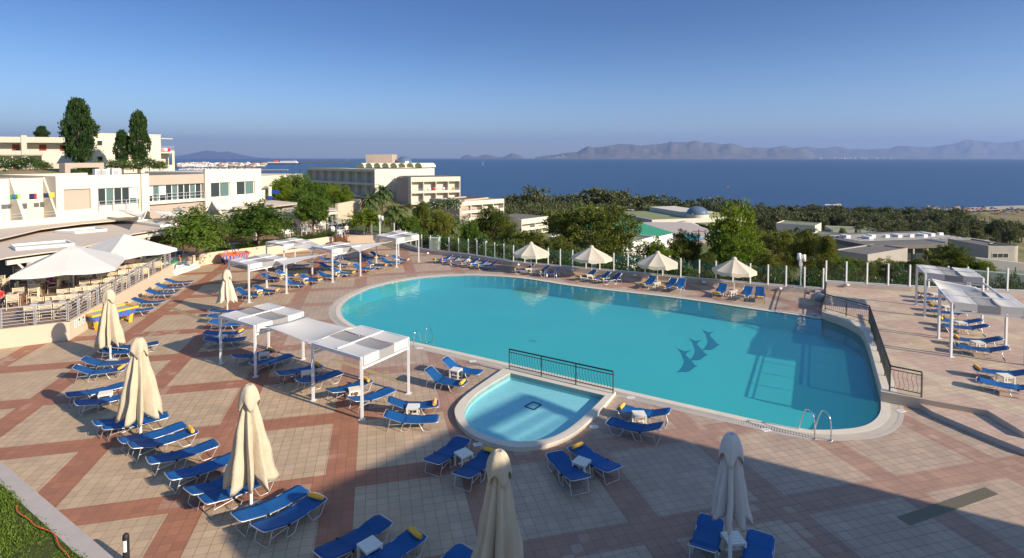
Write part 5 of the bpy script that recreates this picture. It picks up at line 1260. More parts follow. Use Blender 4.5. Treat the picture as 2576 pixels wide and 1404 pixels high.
# steps and stone basin at the terrace corner
t = thing('stone_steps', 'grey stone steps at the corner of the raised terrace', 'steps', G(2057, 742, 0), -.25)
for k in range(2): MB().box(-.5+.35*k, .6, -.0, 1.3, .13*k, .13*(k+1)).build('step', M['stone'], t)
t = thing('stone_basin', 'small grey round stone urn below the terrace corner', 'urn', G(2062, 757, 0)); MB().lathe([(0, 0), (.28, 0), (.30, .3), (.34, .42), (0, .42)], 14).build('body', M['railgrey'], t); MB().lathe([(.1, .42), (.12, .5), (.0, .58)], 10).build('lid', M['white'], t)

# ------------------------------------------------------------------ curvy railings and ladders
def curvy(label, pts, H=.92, step=.13, posts=1.55, zfun=None, mt='bronze'):
    o0 = pts[0]; t = thing('pool_railing', label, 'railing', o0); L_ = [p-o0 for p in pts]
    for a, b_ in zip(L_, L_[1:]):
        n_ = max(1, round((b_-a).length/posts))
        for k in range(n_+1):
            if k == n_ and b_ is not L_[-1]: continue
            q = a.lerp(b_, k/n_); MB().box(q.x-.022, q.x+.022, q.y-.022, q.y+.022, q.z, q.z+H).build('post', M[mt], t)
    m_ = MB(); m2 = MB(); bl_ = MB()
    for a, b_ in zip(L_, L_[1:]):
        z = Vector((0, 0, 1)); m_.beam(a+z*(H+.03), b_+z*(H+.03), .06, .04); m2.beam(a+z*(H-.10), b_+z*(H-.10), .03, .03); m2.beam(a+z*.14, b_+z*.14, .03, .03)
        n_ = int((b_-a).length/step); d = (b_-a).normalized()
        for k in range(1, n_):
            q = a.lerp(b_, k/n_); bl_.tube([q+z*(.14+(H-.24)*s)+d*.035*math.sin(s*2*math.pi) for s in (0, .2, .35, .5, .65, .8, 1)], .008, 4)
    m_.build('handrail', M['black'], t); m2.build('rails', M[mt], t); bl_.build('balusters', M[mt], t)
a, b_ = G(1281, 927.5, .15), G(1542, 989.5, .15); curvy('dark railing with wavy bars between the two pools', [a, b_], .85)
q = [G(2074, 727, TH), G(2076, 781, TH), G(2185.7, 813.7, TH), G(2238, 982.5, TH), G(2318, 1000, TH)]
curvy('dark railing with wavy bars along the raised terrace edge', q, .95)
def ladder(label, p1, p2, inward, H=.75, steps=3):
    t = thing('pool_ladder', label, 'ladder', p1); d = Vector((*inward, 0)).normalized(); z = Vector((0, 0, 1)); o_ = Vector((0, 0, 0)); off_ = p2-p1
    for b0 in (o_, off_):
        pts = [b0, b0+z*H*.55, b0+z*H*.8+d*.04, b0+z*(H-.04)+d*.14, b0+z*H+d*.28, b0+z*(H-.07)+d*.42, b0+z*H*.6+d*.55, b0+z*.0+d*.72, b0-z*1.0+d*.74]
        MB().tube(pts, .022, 8).lathe([(.06, 0), (.05, .03), (0, .03)], 10, c=tuple(b0)).build('side_rail', M['steel'], t)
    for k in range(steps): MB().beam(d*.73-z*(.15+.25*k), off_+d*.73-z*(.15+.25*k), .09, .03).build('rung', M['steel'], t)
ladder('chrome pool ladder beside the nearest pergola', G(1041, 873, 0), G(1071, 861, 0)+Vector((0, .0, 0)), (.45, 1))
ladder('chrome pool ladder on the far side by the left loungers', G(1394, 701, 0), G(1370, 700, 0), (.25, -1))
ladder('chrome pool ladder at the lower right end of the pool', G(2049, 1105, 0), G(2090, 1109, 0), (-.25, 1), .9)

# ------------------------------------------------------------------ loungers
LOUNGE = {}
def lounger_proto(ang):
    t = thing('sun_lounger', 'x', 'sun lounger'); W = .31; a = R(ang); bx = -.28; bz = .33; bl_ = .70
    hx, hzz = bx-bl_*math.cos(a), bz+bl_*math.sin(a)
    prof = [(hx, hzz), (bx-.02, bz+.01), (bx+.1, bz-.005), (.3, .30), (.915, .335)]
    def pf(s):
        s *= 4; i = min(3, int(s)); k = s-i; return Vector((prof[i][0]+(prof[i+1][0]-prof[i][0])*k, 0, prof[i][1]+(prof[i+1][1]-prof[i][1])*k))
    def f(u, v):
        p = pf(u); y = (v-.5)*2*W; cut = 0
        if u < .04: y *= .82
        if u > .96: y *= .82
        return (p.x, y, p.z-.03*(1-(2*v-1)**2)*math.sin(math.pi*(u*2 % 1))+.002)
    o = MB().grid(f, 24, 6).build('sling', M['sling'], t); s = o.modifiers.new('cloth', 'SOLIDIFY'); s.thickness = .008
    r = .0125
    for sy in (-1, 1):
        y = sy*(W-.012)
        MB().tube([(bx, y, bz-.022), (.1, y, .288), (.86, y, .308), (.93, y*.95, .322), (.955, y*.65, .328)], r, 6).build('side_rail', M['silver'], t)
        MB().tube([(.86, y, .31), (.70, y, .03), (.66, y, .012), (.48, y, .012), (.42, y, .03), (.28, y, .29)], r, 6).build('leg', M['silver'], t)
        MB().tube([(.02, y, .29), (-.10, y, .03), (-.14, y, .012), (-.30, y, .012), (-.36, y, .04), (-.26, y, .31)], r, 6).build('leg', M['silver'], t)
    hb_ = MB(); pa = [(bx, -(W-.012), bz-.022), (hx+.05, -(W-.012), hzz-.03), (hx, -W*.88, hzz-.01), (hx-.025, -W*.62, hzz+.005), (hx-.025, W*.62, hzz+.005), (hx, W*.88, hzz-.01), (hx+.05, (W-.012), hzz-.03), (bx, (W-.012), bz-.022)]
    hb_.tube(pa, r, 6); hb_.build('back_frame', M['silver'], t)
    xm = bx-.45*math.cos(a); zm = bz+.45*math.sin(a)
    MB().tube([(xm, -(W-.03), zm-.02), (xm-.12, -(W-.03), .03), (xm-.12, -(W-.06), .012), (xm-.12, W-.06, .012), (xm-.12, W-.03, .03), (xm, W-.03, zm-.02)], .011, 6).tube([(xm-.06, -(W-.03), (zm)/2), (bx+.1, -(W-.03), .27)], .011, 5).tube([(xm-.06, W-.03, zm/2), (bx+.1, W-.03, .27)], .011, 5).build('prop', M['silver'], t)
    for sy in (-1, 1): MB().box(bx-.03, bx+.03, sy*(W+.012)-.02, sy*(W+.012)+.02, bz-.04, bz+.02).build('hinge', M['black'], t)
    MB().tube([(.95, -W*.6, .33), (.96, 0, .33), (.95, W*.6, .33)], r, 6).build('foot_bar', M['silver'], t)
    reg(t); LOUNGE[ang] = t; return t
USED = set()
def towel_proto():
    t = MB(); n_ = 18; prof = []
    def f(u, v):
        a = 2*math.pi*u; e = (abs(2*v-1))**6; r = (.068+.004*math.sin(a*3+v*9))*(1-.18*e); return (r*1.1*math.cos(a), (v-.5)*.44+.006*math.sin(a*2), .064+r*.92*math.sin(a))
    t.grid(f, 18, 14); 
    for v in (0, 1):
        y = (v-.5)*.44; vs = []
        for k in range(60):
            a = k*.42; r = .058*(1-k/66); vs.append(Vector((r*math.cos(a), y, .064+r*math.sin(a))))
        t.tube(vs, .008, 4)
        t.add([f(k/18, v) for k in range(18)], [tuple(range(18))])
    return t.mesh('rolled_towel', M['towel'])
TOWEL = towel_proto()
def lounger(hx, hy, fx, fy, desc, towel=None, ang=14, z=0):
    bz = .33+.70*math.sin(R(ang)); F = G(fx, fy, z+.34); Hh = G(hx, hy, z+bz); d = (F-Hh).to_2d().normalized(); a = math.atan2(d.y, d.x)
    # keep the visible middle fixed: real length 1.9 m
    mid = (F+Hh)/2; c_ = Vector((mid.x, mid.y)); half = ((.95)+(-.28-.70*math.cos(R(ang))))/2; c_ -= d*half
    lab = 'blue sun lounger, '+desc
    if ang not in LOUNGE: lounger_proto(ang)
    if ang not in USED:
        USED.add(ang); o = LOUNGE[ang]; o.location = (c_.x, c_.y, z); o.rotation_euler = (0, 0, a); o['label'] = lab; o['group'] = 'blue sun loungers'
    else: o = dup(LOUNGE[ang], lab, (c_.x, c_.y, z), a, 'blue sun loungers')
    if towel is not None:
        tx = .78 if towel == 'f' else towel; rd = random.Random(int(hx*7+hy*3))
        p = c_+d*tx; t = link('rolled_towel', TOWEL, None, (p.x, p.y, z+.325), a+rd.uniform(-.25, .25)); w = ('rolled yellow towel on lounger '+desc).split()[:16]
        tag(t, ' '.join(w), 'towel', 'rolled yellow towels')
def ltable(x, y, desc, z=0, rz=0, first=[None]):
    p = G(x, y, z+.42); lab = 'low white plastic table '+desc
    if first[0] is None:
        t = thing('side_table', lab, 'table', (p.x, p.y, z), rz, 'low side tables')
        m_ = MB()
        for k in range(5): m_.box(-.22, .22, -.22+.09*k, -.142+.09*k, .41, .43)
        m_.build('table_top', M['plastic'], t); MB().box(-.2, .2, -.2, -.17, .36, .41).box(-.2, .2, .17, .2, .36, .41).box(-.2, -.17, -.17, .17, .36, .41).box(.17, .2, -.17, .17, .36, .41).box(-.2, .2, -.015, .015, .12, .16).build('apron', M['plastic'], t)
        for sx in (-1, 1):
            for sy in (-1, 1): MB().box(sx*.19-.025, sx*.19+.025, sy*.19-.025, sy*.19+.025, 0, .41).build('leg', M['plastic'], t)
        reg(t); first[0] = t
    else: dup(first[0], lab, (p.x, p.y, z), rz, 'low side tables')
# -- along the restaurant wall (heads to the wall)
LG = [
 (420, 701, 482, 707, 'by the wall, closest to the white steps', None, 24), (397.5, 713, 461, 721.5, 'by the wall, second from the white steps', None, 24), (372.5, 729, 440, 736.5, 'by the wall, middle of the five', None, 24),
 (338.8, 749.5, 411, 757, 'by the wall, second from the yellow arcade table', None, 24), (303, 770, 381, 776, 'by the wall, its head behind the yellow arcade table', None, 24),
 (536, 779, 609, 779, 'beside the small white parasol, rearmost', None, 14), (535, 792, 605, 796, 'beside the small white parasol, half hidden by the pergola', None, 14), (540, 806, 607, 813, 'third back in the column left of the pergola', None, 14),
 (519, 834, 609, 834, 'with towel, under the left corner of the second pergola', 'f', 14), (521, 850, 614, 850.5, 'empty, under the left corner of the second pergola', None, 14),
 (297, 867, 387, 862.5, 'behind the two left parasols, rear one', None, 14), (268, 878, 352, 880, 'behind the two left parasols, front one', None, 14),
 (222.5, 899.5, 318, 908, 'raised head, behind the one with towel at left', None, 26), (197, 920, 308, 926, 'with towel, at the left beside the first two parasols', 'f', 26),
 (179, 989.5, 306, 966.5, 'left group, behind the white table', None, 13), (205, 1009.5, 331, 988, 'left group, in front of the white table', None, 13),
 (245, 1061, 391, 1031.5, 'behind the second parasol pole, rear of pair', None, 13), (270, 1069.5, 415, 1042.5, 'right at the second parasol pole, front of pair', None, 13),
 (311, 1104.5, 459, 1067, 'empty one tight behind the towelled lounger at left', None, 13), (336, 1116, 486, 1081.5, 'with towel, below the second parasol pole', 'f', 13),
 (385, 1153, 536, 1114, 'single one, first below the towelled pair', None, 13), (435, 1192, 586, 1147, 'single one left of the third closed parasol', None, 13),
 (484, 1229.5, 634, 1176.5, 'behind the third closed parasol, rear of pair', None, 13), (525, 1249.5, 672, 1196, 'crossing the third parasol pole, front of pair', None, 13),
 (607, 1293, 756.5, 1232, 'near bottom, empty, right of the third parasol pole', None, 13), (651, 1324, 803, 1247, 'near bottom, with towel, touching the empty one', 'f', 13),
 (816.5, 1389, 961, 1309, 'bottom edge, left of the white table, empty', None, 13), (903, 1424, 1047, 1343, 'bottom edge, right of the table, with towel', 'f', 13),
 (1040, 1466, 1166, 1387, 'only its foot showing left of the bottom parasol', None, 13),
 (1094, 1152, 1157, 1108, 'in shade left of the table below the paddling pool', None, 13), (1166.5, 1187, 1232, 1137, 'with towel, hidden behind the bottom middle parasol', 'f', 13),
 (1460.5, 1199, 1397, 1139.5, 'shaded, empty, below the paddling pool, left of table', None, 13), (1535.5, 1171, 1455, 1126, 'shaded, with towel, below the paddling pool, right of table', 'f', 13),
 (1676, 1031, 1561, 1024, 'with towel, poolside right of the paddling pool', 'f', 20), (1660, 1068, 1533, 1057, 'empty, poolside right of the paddling pool', None, 20),
 (1124, 901.5, 1206, 935.5, 'empty, poolside between pergola and paddling pool', None, 34), (1080, 926, 1168, 965, 'with towel, poolside between pergola and paddling pool', 'f', 34),
 (982, 1003, 1099, 1014, 'with towel, behind the table left of the paddling pool', 'f', 20), (975, 1038, 1099, 1051.5, 'empty, in front of the table left of the paddling pool', None, 20),
 (835, 979, 922, 957, 'with towel, under the nearest pergola front side', 'f', 13), (888, 1001.5, 983, 977.5, 'empty, under the nearest pergola front side', None, 13),
 (706, 936, 800, 918.5, 'with towel, between the two near pergolas, rear', 'f', 13), (756, 954, 849, 936.5, 'empty, at the back left post of the nearest pergola', None, 13),
 (593, 893, 683, 881, 'with towel, under the second pergola', 'f', 13), (643, 911, 724, 894, 'empty, at the front right post of the second pergola', None, 13),
 (650, 717.5, 694, 731, 'front of the left back group, with towel', 'f', 30), (608, 725, 650, 740, 'under the left back pergola, leftmost', 'f', 30),
 (667.5, 687.5, 705, 700, 'left back group, left of the middle table', 'f', 30), (704, 680, 743, 693, 'left back group, right of the middle table', 'f', 30),
 (726, 700, 765, 713, 'left back group, right of the left pergola post', 'f', 30), (765, 691, 803, 705, 'between the left and middle back pergolas, front', 'f', 30),
 (808, 682.5, 850, 695, 'front left under the middle back pergola', 'f', 30), (846, 674, 887, 686, 'front right under the middle back pergola', 'f', 30),
 (810, 660, 849, 671, 'second row left under the middle back pergola', 'f', 30), (840, 653.5, 876, 665, 'second row right under the middle back pergola', 'f', 30),
 (811, 643, 845, 652.5, 'rear row left under the middle back pergola', None, 30), (840, 635, 872, 643.5, 'rear row right under the middle back pergola', 'f', 30),
 (898, 664, 935, 676, 'right of the middle back pergola, left of table', None, 30), (931, 656, 969, 668, 'right of the middle back pergola, right of table', 'f', 30),
 (911, 638.5, 944, 649, 'rear pair between the back pergolas, left', 'f', 30), (938, 633, 972, 644, 'rear pair between the back pergolas, right', 'f', 30),
 (965, 647.5, 1000, 660, 'under the right back pergola, left of table', None, 30), (991, 642, 1027, 654, 'under the right back pergola, right of table', 'f', 30),
 (693, 661, 729, 669, 'rear of the left back group, with towel', 'f', 20), (737, 659, 765, 666, 'rear of the left back group, seen under the sail', None, 20),
 (1128, 641, 1098, 652, 'first from the left in the row of six', 'f', 30), (1149, 643.5, 1118, 654, 'second from the left in the row of six', 'f', 30), (1170, 647, 1139, 658, 'third in the row of six, left of the table', 'f', 30),
 (1195, 650, 1165, 662, 'fourth in the row of six, right of the table', 'f', 30), (1218, 653, 1187, 665, 'fifth in the row of six by the fence', 'f', 30), (1241, 656, 1209, 668, 'last at the right in the row of six', 'f', 30),
 (1331, 664.5, 1302, 677, 'left of the first open parasol pole', 'f', 34), (1367, 668.5, 1343, 681.5, 'right of the first open parasol pole, left one', 'f', 34), (1394, 672, 1370, 685, 'behind the far chrome ladder', 'f', 34),
 (1487, 680, 1463, 695, 'left of the second open parasol pole', 'f', 34), (1521, 684, 1495, 699, 'right of the second open parasol pole, left one', 'f', 34), (1547, 687, 1524, 702.5, 'right of the second open parasol pole, right one', 'f', 34),
 (1634, 697.5, 1624, 713, 'left of the third open parasol pole', 'f', 34), (1685.5, 703, 1674, 719.5, 'right of the third open parasol pole, left one', 'f', 34), (1710, 703.5, 1702, 722, 'right of the third open parasol pole, right one', 'f', 34),
 (1815, 716.5, 1807, 735, 'left of the fourth open parasol pole', 'f', 34), (1877, 724, 1871, 741.5, 'right of the fourth open parasol pole, left one', 'f', 34), (1912, 726.5, 1912, 744.5, 'last at the right end of the fence row', 'f', 34),
 (1765, 1376, 1790, 1299, 'bottom right, left of the grey closed parasol pole', None, 30), (1895, 1420, 1915, 1340, 'bottom right, right of the grey closed parasol', None, 30)]
for i, r_ in enumerate(LG): lounger(*r_[:6], r_[6]+(0, 3, -2)[i % 3])
TG = [
 (2383, 733, 2313, 736.5, 'on the terrace, farthest one by the fence', 'f', 20), (2396, 744, 2319, 747, 'on the terrace, second from the fence', 'f', 20), (2428, 764, 2336, 767.5, 'on the terrace, third from the fence', 'f', 20), (2440, 780, 2346, 780.5, 'on the terrace, fourth from the fence, empty', None, 20),
 (2466, 803, 2362, 802.5, 'on the terrace behind the near pergola, with towel', 'f', 20), (2482, 817, 2372, 816, 'on the terrace behind the near pergola, empty', None, 20), (2514, 849, 2401, 849.5, 'under the near terrace pergola, with towel', 'f', 20), (2532, 873, 2407, 868, 'under the near terrace pergola, empty', None, 20),
 (2590, 932, 2453, 926, 'nearest on the terrace at the right edge, with towel', 'f', 20), (2606, 968, 2470, 955, 'nearest on the terrace at the right edge, empty', None, 20)]
for r_ in TG: lounger(*r_, z=TH)
for x, y, d, rz in ((556, 845, 'at the left front post of the second pergola', 0), (265, 988, 'between the two left loungers behind the second parasol', .5), (930, 1369, 'between the two bottom edge loungers', .8), (1166.5, 1139, 'in shade just below the paddling pool, left', .7), (1463, 1160, 'in shade below the paddling pool, right', -.6),
                    (1608, 1040, 'between the loungers right of the paddling pool', 0), (1146.5, 929, 'between the poolside loungers by the nearest pergola', -.4), (1039, 1022, 'between the loungers left of the paddling pool', 0), (891.5, 978, 'under the front side of the nearest pergola', .4), (771.5, 936, 'between the loungers joining the two near pergolas', .4), (664, 889, 'under the right side of the second pergola', .3),
                    (649, 730, 'at the front of the left back group', -.5), (708, 690, 'in the middle of the left back group', -.5), (765, 700, 'between the left and middle back pergolas', -.5), (845, 684, 'in the front row of the middle back pergola', -.5), (845, 662.5, 'in the second row of the middle back pergola', -.5), (840, 642, 'in the rear row of the middle back pergola', -.5), (931.5, 665, 'right of the middle back pergola', -.5), (996, 652, 'under the right back pergola', -.5), (731, 664, 'at the rear of the left back group', -.4),
                    (1176.5, 652, 'in the row of six loungers by the fence', .3), (1328, 676, 'at the first open parasol pole', .2), (1482, 692, 'at the second open parasol pole', .2), (1652, 712, 'at the third open parasol pole', .1), (1843, 733, 'at the fourth open parasol pole', .1), (1845.5, 1353, 'behind the grey closed parasol pole at the bottom', .1)):
    ltable(x, y, d, 0, rz)
for x, y, d in ((2416, 810, 'on the terrace behind the near pergola'), (2460, 860, 'under the near terrace pergola'), (2530, 944, 'nearest on the terrace at the right edge'), (2382, 770, 'on the terrace, third pair from the near end'), (2352, 739, 'on the terrace by the fence, farthest')): ltable(x, y, d, TH, -.1)
# slotted drains in the paving
def drain(label, pts, mt='plastic', n_=1):
    c0 = G(*pts[0]); q = [G(*p)-c0 for p in pts]; t = thing('floor_drain', label, 'drain', c0)
    m_ = MB().prism([(p.x, p.y) for p in q], .0, .006); m_.build('tray', M[mt] if isinstance(mt, str) else mt, t)
    b_ = MB(); N_ = int((q[1]-q[0]).length/.05)
    for k in range(N_):
        a = q[0].lerp(q[1], (k+.3)/N_); c_ = q[3].lerp(q[2], (k+.3)/N_); b_.beam(a+Vector((0, 0, .009)), c_+Vector((0, 0, .009)), .014, .004)
    b_.build('slots', M['black'] if mt != 'plastic' else M['yellow'], t)
M['drainy'] = mat('yellowed_plastic', (.70, .56, .31), .7)
drain('long yellowed slotted drain cover under the nearest pergola', [(831, 905), (1018, 968), (1024, 960), (843, 902)], M['drainy'])
drain('faded drain strip in the paving left of the small white parasol', [(417, 774), (505, 807), (517, 803), (428, 771)], M['drainy'])
drain('thin yellow drain line right of the middle back pergola', [(878, 704), (990, 679), (991, 678), (877, 703)], M['drainy'])
drain('wide slotted metal drain in the paving at the lower right', [(2256, 1301), (2478, 1226), (2513, 1244), (2289, 1323)], mat('drain_metal', (.34, .30, .20), .6, .1))

for x, y, lb in ((1587, 1000, 'right of the railing between the pools'), (1494, 1074, 'right of the paddling pool rim'), (1928, 1082, 'beside the lower right overflow grate'), (1189, 909, 'near the poolside pair of loungers'), (1056, 876, 'beside the near chrome ladder'), (2267, 1034, 'at the curved lower right corner'), (1202, 1118, 'below the left of the paddling pool')):
    t = thing('depth_marker', 'small white marker tile set in the paving '+lb, 'marker', G(x, y), .25, 'marker tiles round the pools'); MB().box(-.15, .15, -.1, .1, .0, .010).build('tile', M['white'], t)
    m_ = MB()
    for k in (-.08, -.03, .02, .07): m_.box(k, k+.025, -.05, .05, .0101, .012)
    m_.build('print', M['railgrey'], t)
# ------------------------------------------------------------------ arcade tables, bollard, pile of things by the steps
def hockey(label, p, a, frame_, body_, legs, over=True):
    t = thing('air_hockey_table', label, 'game table', p, a)
    m_ = MB(); m_.add([(-1.15, -.6, .82), (1.15, -.6, .82), (1.15, .6, .82), (-1.15, .6, .82), (-1.0, -.48, .45), (1.0, -.48, .45), (1.0, .48, .45), (-1.0, .48, .45)], [(4, 5, 1, 0), (5, 6, 2, 1), (6, 7, 3, 2), (7, 4, 0, 3), (7, 6, 5, 4)]); m_.build('body', body_, t)
    MB().box(-1.2, 1.2, -.65, -.53, .80, .90).box(-1.2, 1.2, .53, .65, .80, .90).box(-1.2, -1.06, -.53, .53, .80, .90).box(1.06, 1.2, -.53, .53, .80, .90).build('rim', frame_, t)
    MB().box(-1.06, 1.06, -.53, .53, .80, .83).build('playfield', M['railgrey'], t)
    for sx in (-1, 1):
        for sy in (-1, 1): m_ = MB(); m_.beam((sx*.92, sy*.42, .5), (sx*.85, sy*.38, 0), .16, .16); m_.build('leg', legs, t)
    if over:
        m_ = MB(); m_.beam((.0, -.6, .9), (-.15, 0, 1.75), .05, .05); m_.beam((.0, .6, .9), (-.15, 0, 1.75), .05, .05); m_.box(-.7, .4, -.12, .12, 1.75, 1.82); m_.build('score_arch', M['navy'], t)
        MB().box(-.25, .05, -.62, -.5, .9, 1.05).build('puck_slot', M['red'], t)
def splash(name, a, b_, c_):
    m = mat(name, a, .4); n, bb = nodes(m); tc = n.nodes.new('ShaderNodeTexCoord'); w = n.nodes.new('ShaderNodeTexWave'); w.inputs['Scale'].default_value = 1.2; w.inputs['Distortion'].default_value = 9; w.inputs['Detail'].default_value = 3
    n.links.new(tc.outputs['Object'], w.inputs['Vector']); rp = n.nodes.new('ShaderNodeValToRGB'); rp.color_ramp.interpolation = 'CONSTANT'
    rp.color_ramp.elements[0].color = (*a, 1); rp.color_ramp.elements[1].color = (*b_, 1); rp.color_ramp.elements[1].position = .45; e = rp.color_ramp.elements.new(.75); e.color = (*c_, 1)
    n.links.new(w.outputs[0], rp.inputs[0]); n.links.new(rp.outputs[0], bb.inputs['Base Color']); return m
hockey('orange rimmed blue and white air hockey table under the planter wall', G(590, 661, 0), R(40), M['orange'], splash('splash_blue', (.02, .12, .5), (.7, .75, .8), (.6, .1, .05)), M['navy'])
hockey('yellow rimmed air hockey table against the railing wall', G(278, 817, 0), R(62), M['yelp'], splash('splash_purple', (.05, .12, .5), (.02, .3, .55), (.15, .08, .4)), M['yelp'], False)
t = thing('bollard_light', 'short black bollard light with white lens at the bottom left', 'light', G(318, 1416, 0))
MB().tube([(0, 0, 0), (0, 0, .62)], .07, 14).lathe([(.07, .62), (.06, .68), (.03, .71), (0, .72)], 14).build('post', M['black'], t)
m_ = MB(); m_.grid(lambda u, v: (.073*math.cos(-math.pi/2+(u-.5)*1.6), .073*math.sin(-math.pi/2+(u-.5)*1.6), .30+.27*v), 6, 2).build('lens', M['white'], t)
pz = G(446, 640, RT); lounger(447, 632, 467, 632, 'propped up with a towel at the top of the white steps', 'f', 34, RT)
t = tag(MB().lathe([(0, 0), (.32, .0), (.40, .3), (.25, .55), (0, .6)], 10).build('towel_pile', M['pinkt'], None, G(417, 652, RT)), 'pile of pink and striped towels beside the propped lounger', 'towels')
sgn = thing('round_sign', 'small grey board on a pole behind the orange air hockey table', 'sign', G(575, 652, 0)); MB().tube([(0, 0, 0), (0, 0, 1.25)], .02, 6).build('pole', M['railgrey'], sgn); MB().box(-.45, .45, -.01, .01, 1.2, 1.38).build('board', M['railgrey'], sgn)
bs_ = thing('banner_stand', 'blue and white sign post beside the bushes right of the restaurant', 'sign', P(681, 493, 76)); MB().box(-.25, .1, -.1, .1, -1.5, 1.3).build('post', M['white'], bs_); MB().box(-.3, .15, -.14, .14, -.9, 0).build('panel', M['blue'], bs_); MB().box(.25, 1.2, -.05, .05, .3, .8).build('arrow', M['blue'], bs_)

# ------------------------------------------------------------------ people
def skinned(name, joints, bones, mt, parent, root=0):
    bm = bmesh.new(); ly = bm.verts.layers.skin.verify(); vs = []
    for i, (p, r) in enumerate(joints):
        v = bm.verts.new(p); v[ly].radius = (r, r); v[ly].use_root = (i == root); vs.append(v)
    for a, b_ in bones: bm.edges.new((vs[a], vs[b_]))
    me = bpy.data.meshes.new(name); bm.to_mesh(me); bm.free(); me.materials.append(mt)
    o = link(name, me, parent); o.modifiers.new('skin', 'SKIN'); s = o.modifiers.new('sub', 'SUBSURF'); s.levels = 1; s.render_levels = 1; s.subdivision_type = 'CATMULL_CLARK'
    for p in me.polygons: p.use_smooth = True
    return o
def person(label, loc, rz, pose, top, bottom, seat=.45, sc=1.0, hairlen=.12):
    t = thing('person', label, 'person', loc, rz); t.scale = (sc,)*3
    if pose == 'sit': hip = seat+.08; kn = [(.10*s, -.42, seat+.05) for s in (-1, 1)]; ft = [(.11*s, -.46, .06) for s in (-1, 1)]; toe = [(.12*s, -.62, .03) for s in (-1, 1)]
    else: hip = .92; kn = [(.10*s, -.03, .48) for s in (-1, 1)]; ft = [(.11*s, .02, .07) for s in (-1, 1)]; toe = [(.12*s, -.15, .03) for s in (-1, 1)]
    J = [((0, 0, hip), .13), ((0, 0, hip+.22), .115), ((0, .01, hip+.42), .13), ((0, 0, hip+.53), .06), ((0, -.01, hip+.60), .055), ((0, -.02, hip+.70), .095), ((0, -.02, hip+.80), .085)]
    Bn = [(0, 1), (1, 2), (2, 3), (3, 4), (4, 5), (5, 6)]
    for i, s in enumerate((-1, 1)):
        k = len(J); J += [((.09*s, -.02, hip-.02), .085), (kn[i], .06), (ft[i], .04), (toe[i], .03)]; Bn += [(0, k), (k, k+1), (k+1, k+2), (k+2, k+3)]
        k = len(J); J += [((.18*s, 0, hip+.46), .055), ((.24*s, -.04, hip+.20), .042), ((.16*s, -.28 if pose == 'sit' else -.12, hip+.12 if pose == 'sit' else hip+.0), .028), ((.13*s, -.36 if pose == 'sit' else -.14, hip+.13 if pose == 'sit' else hip-.08), .024)]
        Bn += [(2, k), (k, k+1), (k+1, k+2), (k+2, k+3)]
        w = Vector(J[-1][0]); dr = (w-Vector(J[-2][0])).normalized(); sd = Vector((1, 0, 0))
    body = skinned('body', J, Bn, M['skin'], t)
    for s in (-1, 1):                       # five separate fingers
        w = Vector((.13*s, -.36 if pose == 'sit' else -.14, hip+.13 if pose == 'sit' else hip-.08)); dr = Vector((0, -1, 0)) if pose == 'sit' else Vector((0, -.2, -1)); hb_ = MB()
        for f_ in range(4): 
            q0 = w+Vector(((f_-1.5)*.018, 0, 0)); hb_.tube([q0, q0+dr*.05, q0+dr*(.08+.008*(f_ in (1, 2)))+Vector((0, 0, -.01))], [.010, .009, .007], 5)
        q0 = w+Vector((-.03*s, 0, 0)); hb_.tube([q0, q0+dr*.03+Vector((-.025*s, 0, 0)), q0+dr*.055+Vector((-.03*s, 0, 0))], [.011, .010, .008], 5)
        hb_.build('fingers', M['skin'], t)
    fc = MB(); hz_ = hip+.73
    fc.lathe([(0, -.014), (.012, 0), (0, .03)], 6, c=(0, -.115, hz_-.01)); fc.build('nose', M['skin'], t)
    for s in (-1, 1): MB().lathe([(0, -.01), (.012, 0), (0, .01)], 6, c=(.035*s, -.103, hz_+.03)).build('eye', M['black'], t)
    MB().box(-.025, .025, -.108, -.098, hz_-.055, hz_-.045).build('mouth', M['red'], t)
    h = MB(); h.grid(lambda u, v: (.105*math.cos(2*math.pi*u)*math.sin(v*1.9), -.005+.115*math.sin(2*math.pi*u)*math.sin(v*1.9), hip+.76+.115*math.cos(v*1.9)-(hairlen if math.sin(2*math.pi*u) > 0 else 0)*max(0, v-.6)), 14, 8); h.build('hair', M['hair'], t)
    if top: skinned('shirt', [((0, 0, hip+.04), .15), ((0, 0, hip+.24), .135), ((0, .01, hip+.44), .148), ((0, 0, hip+.51), .08), ((-.18, 0, hip+.46), .07), ((.18, 0, hip+.46), .07), ((-.22, -.03, hip+.30), .06), ((.22, -.03, hip+.30), .06)], [(0, 1), (1, 2), (2, 3), (2, 4), (2, 5), (4, 6), (5, 7)], M[top], t)
    q = [((0, 0, hip+.03), .145)]; e = []
    for i, s in enumerate((-1, 1)):
        k = len(q); q += [((.09*s, -.02, hip-.02), .10), (kn[i], .075)]+([(ft[i], .055)] if bottom == 'jeans' else []); e += [(0, k), (k, k+1)]+([(k+1, k+2)] if bottom == 'jeans' else [])
    skinned('trousers', q, e, M[bottom], t)
    return t
person('shirtless person in blue jeans sitting on the white steps', G(452, 676, .36), R(-30), 'sit', None, 'jeans', .0+.40, .95)
person('person in a red checked shirt seated under the near big parasol', Vector((-29.2, 31.2, RT)), R(20), 'sit', 'red', 'navy', .45)
person('person in a purple top seated by the near parasol pole', Vector((-29.4, 34.9, RT)), R(100), 'sit', 'purple', 'navy', .45, 1.05)
person('dark haired woman in a dark skirt standing in the planter gap', G(871.5, 602, RT), R(60), 'stand', 'white', 'navy', .45, .98, .3)
person('person in a dark top seated left of the woman in the gap', G(843, 588, RT), R(-60), 'sit', 'navy', 'navy', .45, 1, .25)

